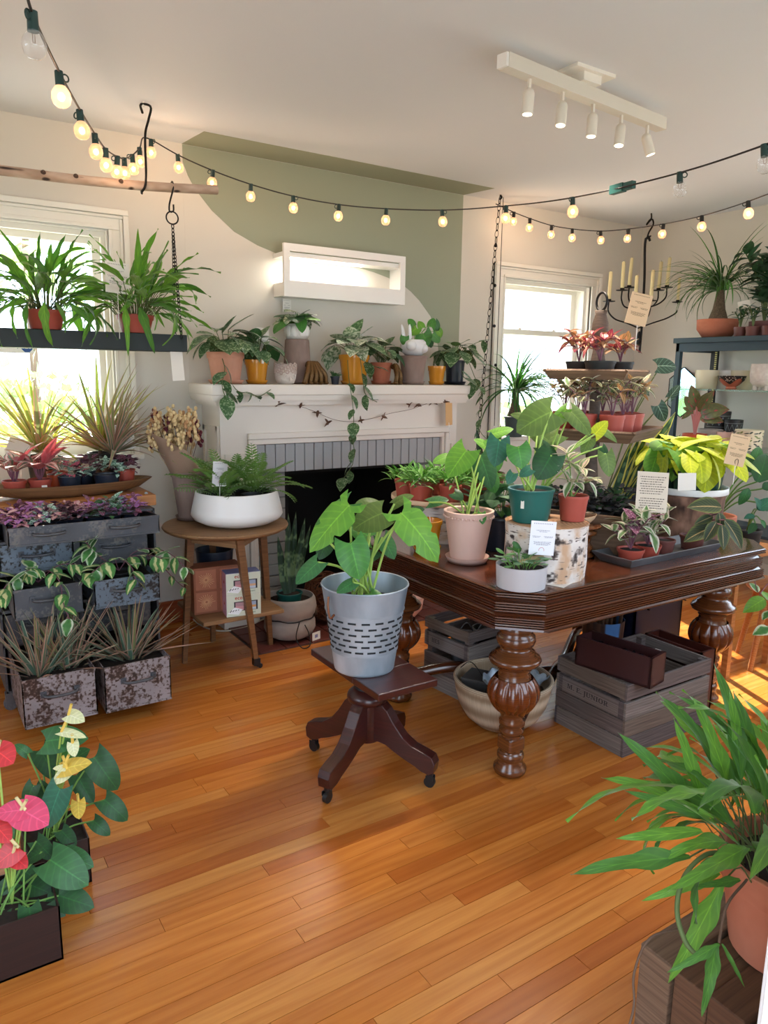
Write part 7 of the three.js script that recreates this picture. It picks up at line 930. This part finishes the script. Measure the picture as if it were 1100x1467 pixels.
{ // stool in the sun patch with a trailing hoya
  const c = V(3.66, 0, -1.9), t = thing('wooden_stool', 'honey coloured wooden stool standing in the sun patch', 'stool', c); mesh('seat', uvBox(lathe([[0.001, 0.4], [0.16, 0.4], [0.17, 0.41], [0.17, 0.425], [0.162, 0.432], [0.001, 0.43]], 40)), MAT.pine, t); for (const [x, z] of [[-0.185, -0.02], [0.0, -0.2], [0.16, 0.1], [-0.05, 0.18]]) { const a = V(x, 0, z), b = V(x * 0.62, 0.405, z * 0.62), g = cyl(0.012, 0.017, a.distanceTo(b), 0, 14); g.applyQuaternion(new THREE.Quaternion().setFromUnitVectors(UP, b.clone().sub(a).normalize())).translate(a.x, a.y, a.z); mesh('leg', g, MAT.pine, t); }
  const h = thing('trailing_hoya', 'variegated hoya trailing from the honey coloured stool', 'plant', V(3.68, 0.4315, -1.9)); pot(h, MAT.terracotta, 0.06, 0.075, 0.1); const P = (u, v, d) => at(u, v, d).sub(h.position); leafyStem(h, [V(0, 0.1, 0), P(1098, 838, 3.5), P(1086, 850, 3.4), P(1078, 818, 3.38)], { geos: G.wide, mats: [LM.hoyaEdge, LM.bright], L: 0.09, n: 3, sm: stemPurple, droop: 0.1, start: 0.4 }); leafTo(h, G.wide[1], LM.bright, P(1095, 858, 3.4), P(1067, 874, 3.36), 0.8, V(-0.3, 0.7, 0.6)); leafTo(h, G.wide[1], LM.hoyaEdge, P(1102, 900, 3.45), P(1080, 906, 3.42), 0.9, V(-0.3, 0.8, 0.5)); leafyStem(h, [V(0, 0.1, 0.05), P(1104, 870, 3.45), P(1108, 905, 3.45)], { geos: G.wide, mats: [LM.hoyaEdge], L: 0.07, n: 3, sm: stemPurple, droop: 0.3 }); }
{ const t = thing('blush_bowl', 'blush pink bowl on the hearth behind the table leg', 'pot', V(2.42, 0.0165, -3.5)); mesh('bowl_shell', lathe([[0.001, 0], [0.09, 0], [0.13, 0.05], [0.14, 0.12], [0.134, 0.12], [0.12, 0.05], [0.001, 0.012]], 36), MAT.blush, t); const w = thing('wire_rack', 'white wire plant rack standing on the hearth beside the blush bowl', 'rack', V(2.2, 0.0085, -3.47)); mesh('wire_frame', merge([tube([V(-0.12, 0.003, 0.1), V(0.12, 0.003, 0.1)], 0.003, 2, 5), tube([V(-0.12, 0.003, -0.1), V(0.12, 0.003, -0.1)], 0.003, 2, 5), tube([V(0.12, 0.003, 0.1), V(0.12, 0.16, 0.1), V(0.12, 0.16, -0.1), V(0.12, 0.003, -0.1)], 0.003, 24, 5), tube([V(-0.12, 0.003, 0.1), V(-0.12, 0.16, 0.1), V(-0.12, 0.16, -0.1), V(-0.12, 0.003, -0.1)], 0.003, 24, 5)]), MAT.white, w); }
{ const t = thing('floor_snake_plant', 'dark snake plant in wooden box behind the red potted tray by the window', 'plant', V(3.2, 0.62, -3.65)); pot(t, MAT.brownPot, 0.09, 0.11, 0.2); for (const [u, v] of [[683, 612], [699, 620], [709, 614], [718, 608], [690, 640]]) leafTo(t, G.spear[1], LM.snake, V((u - 700) * 0.003, 0.18, 0), at(u, v, 4.7).sub(t.position), 1, V(-0.5, 0.1, 0.8)); const s = thing('tall_plant_stand', 'narrow dark plant stand under the snake plant by the window', 'stand', V(3.2, 0, -3.65)); mesh('stand_top', boxAt(-0.13, 0.13, 0.6, 0.6195, -0.13, 0.13, 0.004), MAT.legWood, s); for (const x of [-0.11, 0.11]) for (const z of [-0.11, 0.11]) mesh('leg', boxAt(x - 0.014, x + 0.014, 0, 0.6, z - 0.014, z + 0.014), MAT.legWood, s); }
// ---------------------------------------------------------------- fern on the timber crate beside the doorway
{
  const x0 = 1.165, z0 = -0.805, t = thing('timber_crate', 'rough timber crate under the big terracotta fern pot', 'crate'), mats = [0xffffff, 0xe2cdbd, 0xd2b8a6].map((c) => M({ map: MAT.trayWood.map, color: c, roughness: 0.85 }));
  for (let i = 0; i < 5; i++) { const a = z0 + i * 0.076; mesh('timber', boxAt(x0 + (i % 2) * 0.006, x0 + 0.44, 0, 0.32 - (i % 2) * 0.01, a, a + 0.072, 0.004), mats[i % 3], t); }
  const p = V(1.395, 0.3205, -0.64); kangarooFern('large kangaroo fern in terracotta pot on the timber crate beside the doorway', p, 0.42, 100, 16, MAT.terracotta, 0.135, 0.21, undefined, (a) => Math.sin(a) < 0.1, (q) => q.z < 0.16);
  const f = scene.children[scene.children.length - 1]; f.rotation.y = 0;
  const P = (u, v, d) => at(u, v, d).sub(p);
  for (const [bu, bv, tu, tv, d, W] of [[990, 1150, 905, 1052, 1.5, 1.2], [1010, 1160, 975, 1035, 1.5, 1.3], [1040, 1120, 1010, 1005, 1.5, 1.1], [1060, 1110, 1052, 994, 1.5, 1.2], [1085, 1130, 1070, 998, 1.5, 1.3], [1005, 1190, 888, 1200, 1.42, 1.3], [1010, 1170, 904, 1132, 1.45, 1.2], [1030, 1250, 925, 1292, 1.35, 1], [1060, 1260, 1000, 1270, 1.34, 1.3], [1026, 1352, 1008, 1462, 1.24, 1.4], [1030, 1352, 962, 1396, 1.24, 1], [1034, 1352, 1070, 1416, 1.24, 1]]) { const b = P(bu, bv, d), tip = P(tu, tv, d - 0.03); leafTo(f, pick(G.kang.slice(0, 2).concat(G.kang.slice(4, 5))), pick([LM.fern, LM.fernDark]), b, tip, W, V(-0.5, 0.6, 0.6)); }
  mesh('runner_stem', tube([P(1060, 1225, 1.4), P(1010, 1225, 1.34), P(978, 1260, 1.3), P(970, 1310, 1.27), P(985, 1355, 1.25), P(1000, 1370, 1.24)], 0.0045, 30, 6), stemDark, f); mesh('runner_stem', tube([P(1070, 1260, 1.3), P(1040, 1300, 1.24), P(1030, 1350, 1.24)], 0.0025, 16, 5), stemBrown, f); mesh('runner_stem', tube([P(975, 1330, 1.3), P(930, 1345, 1.28), P(908, 1395, 1.27), P(908, 1440, 1.27), P(900, 1475, 1.26)], 0.0022, 24, 5), stemBrown, f);
}
renderer.render(scene, camera);
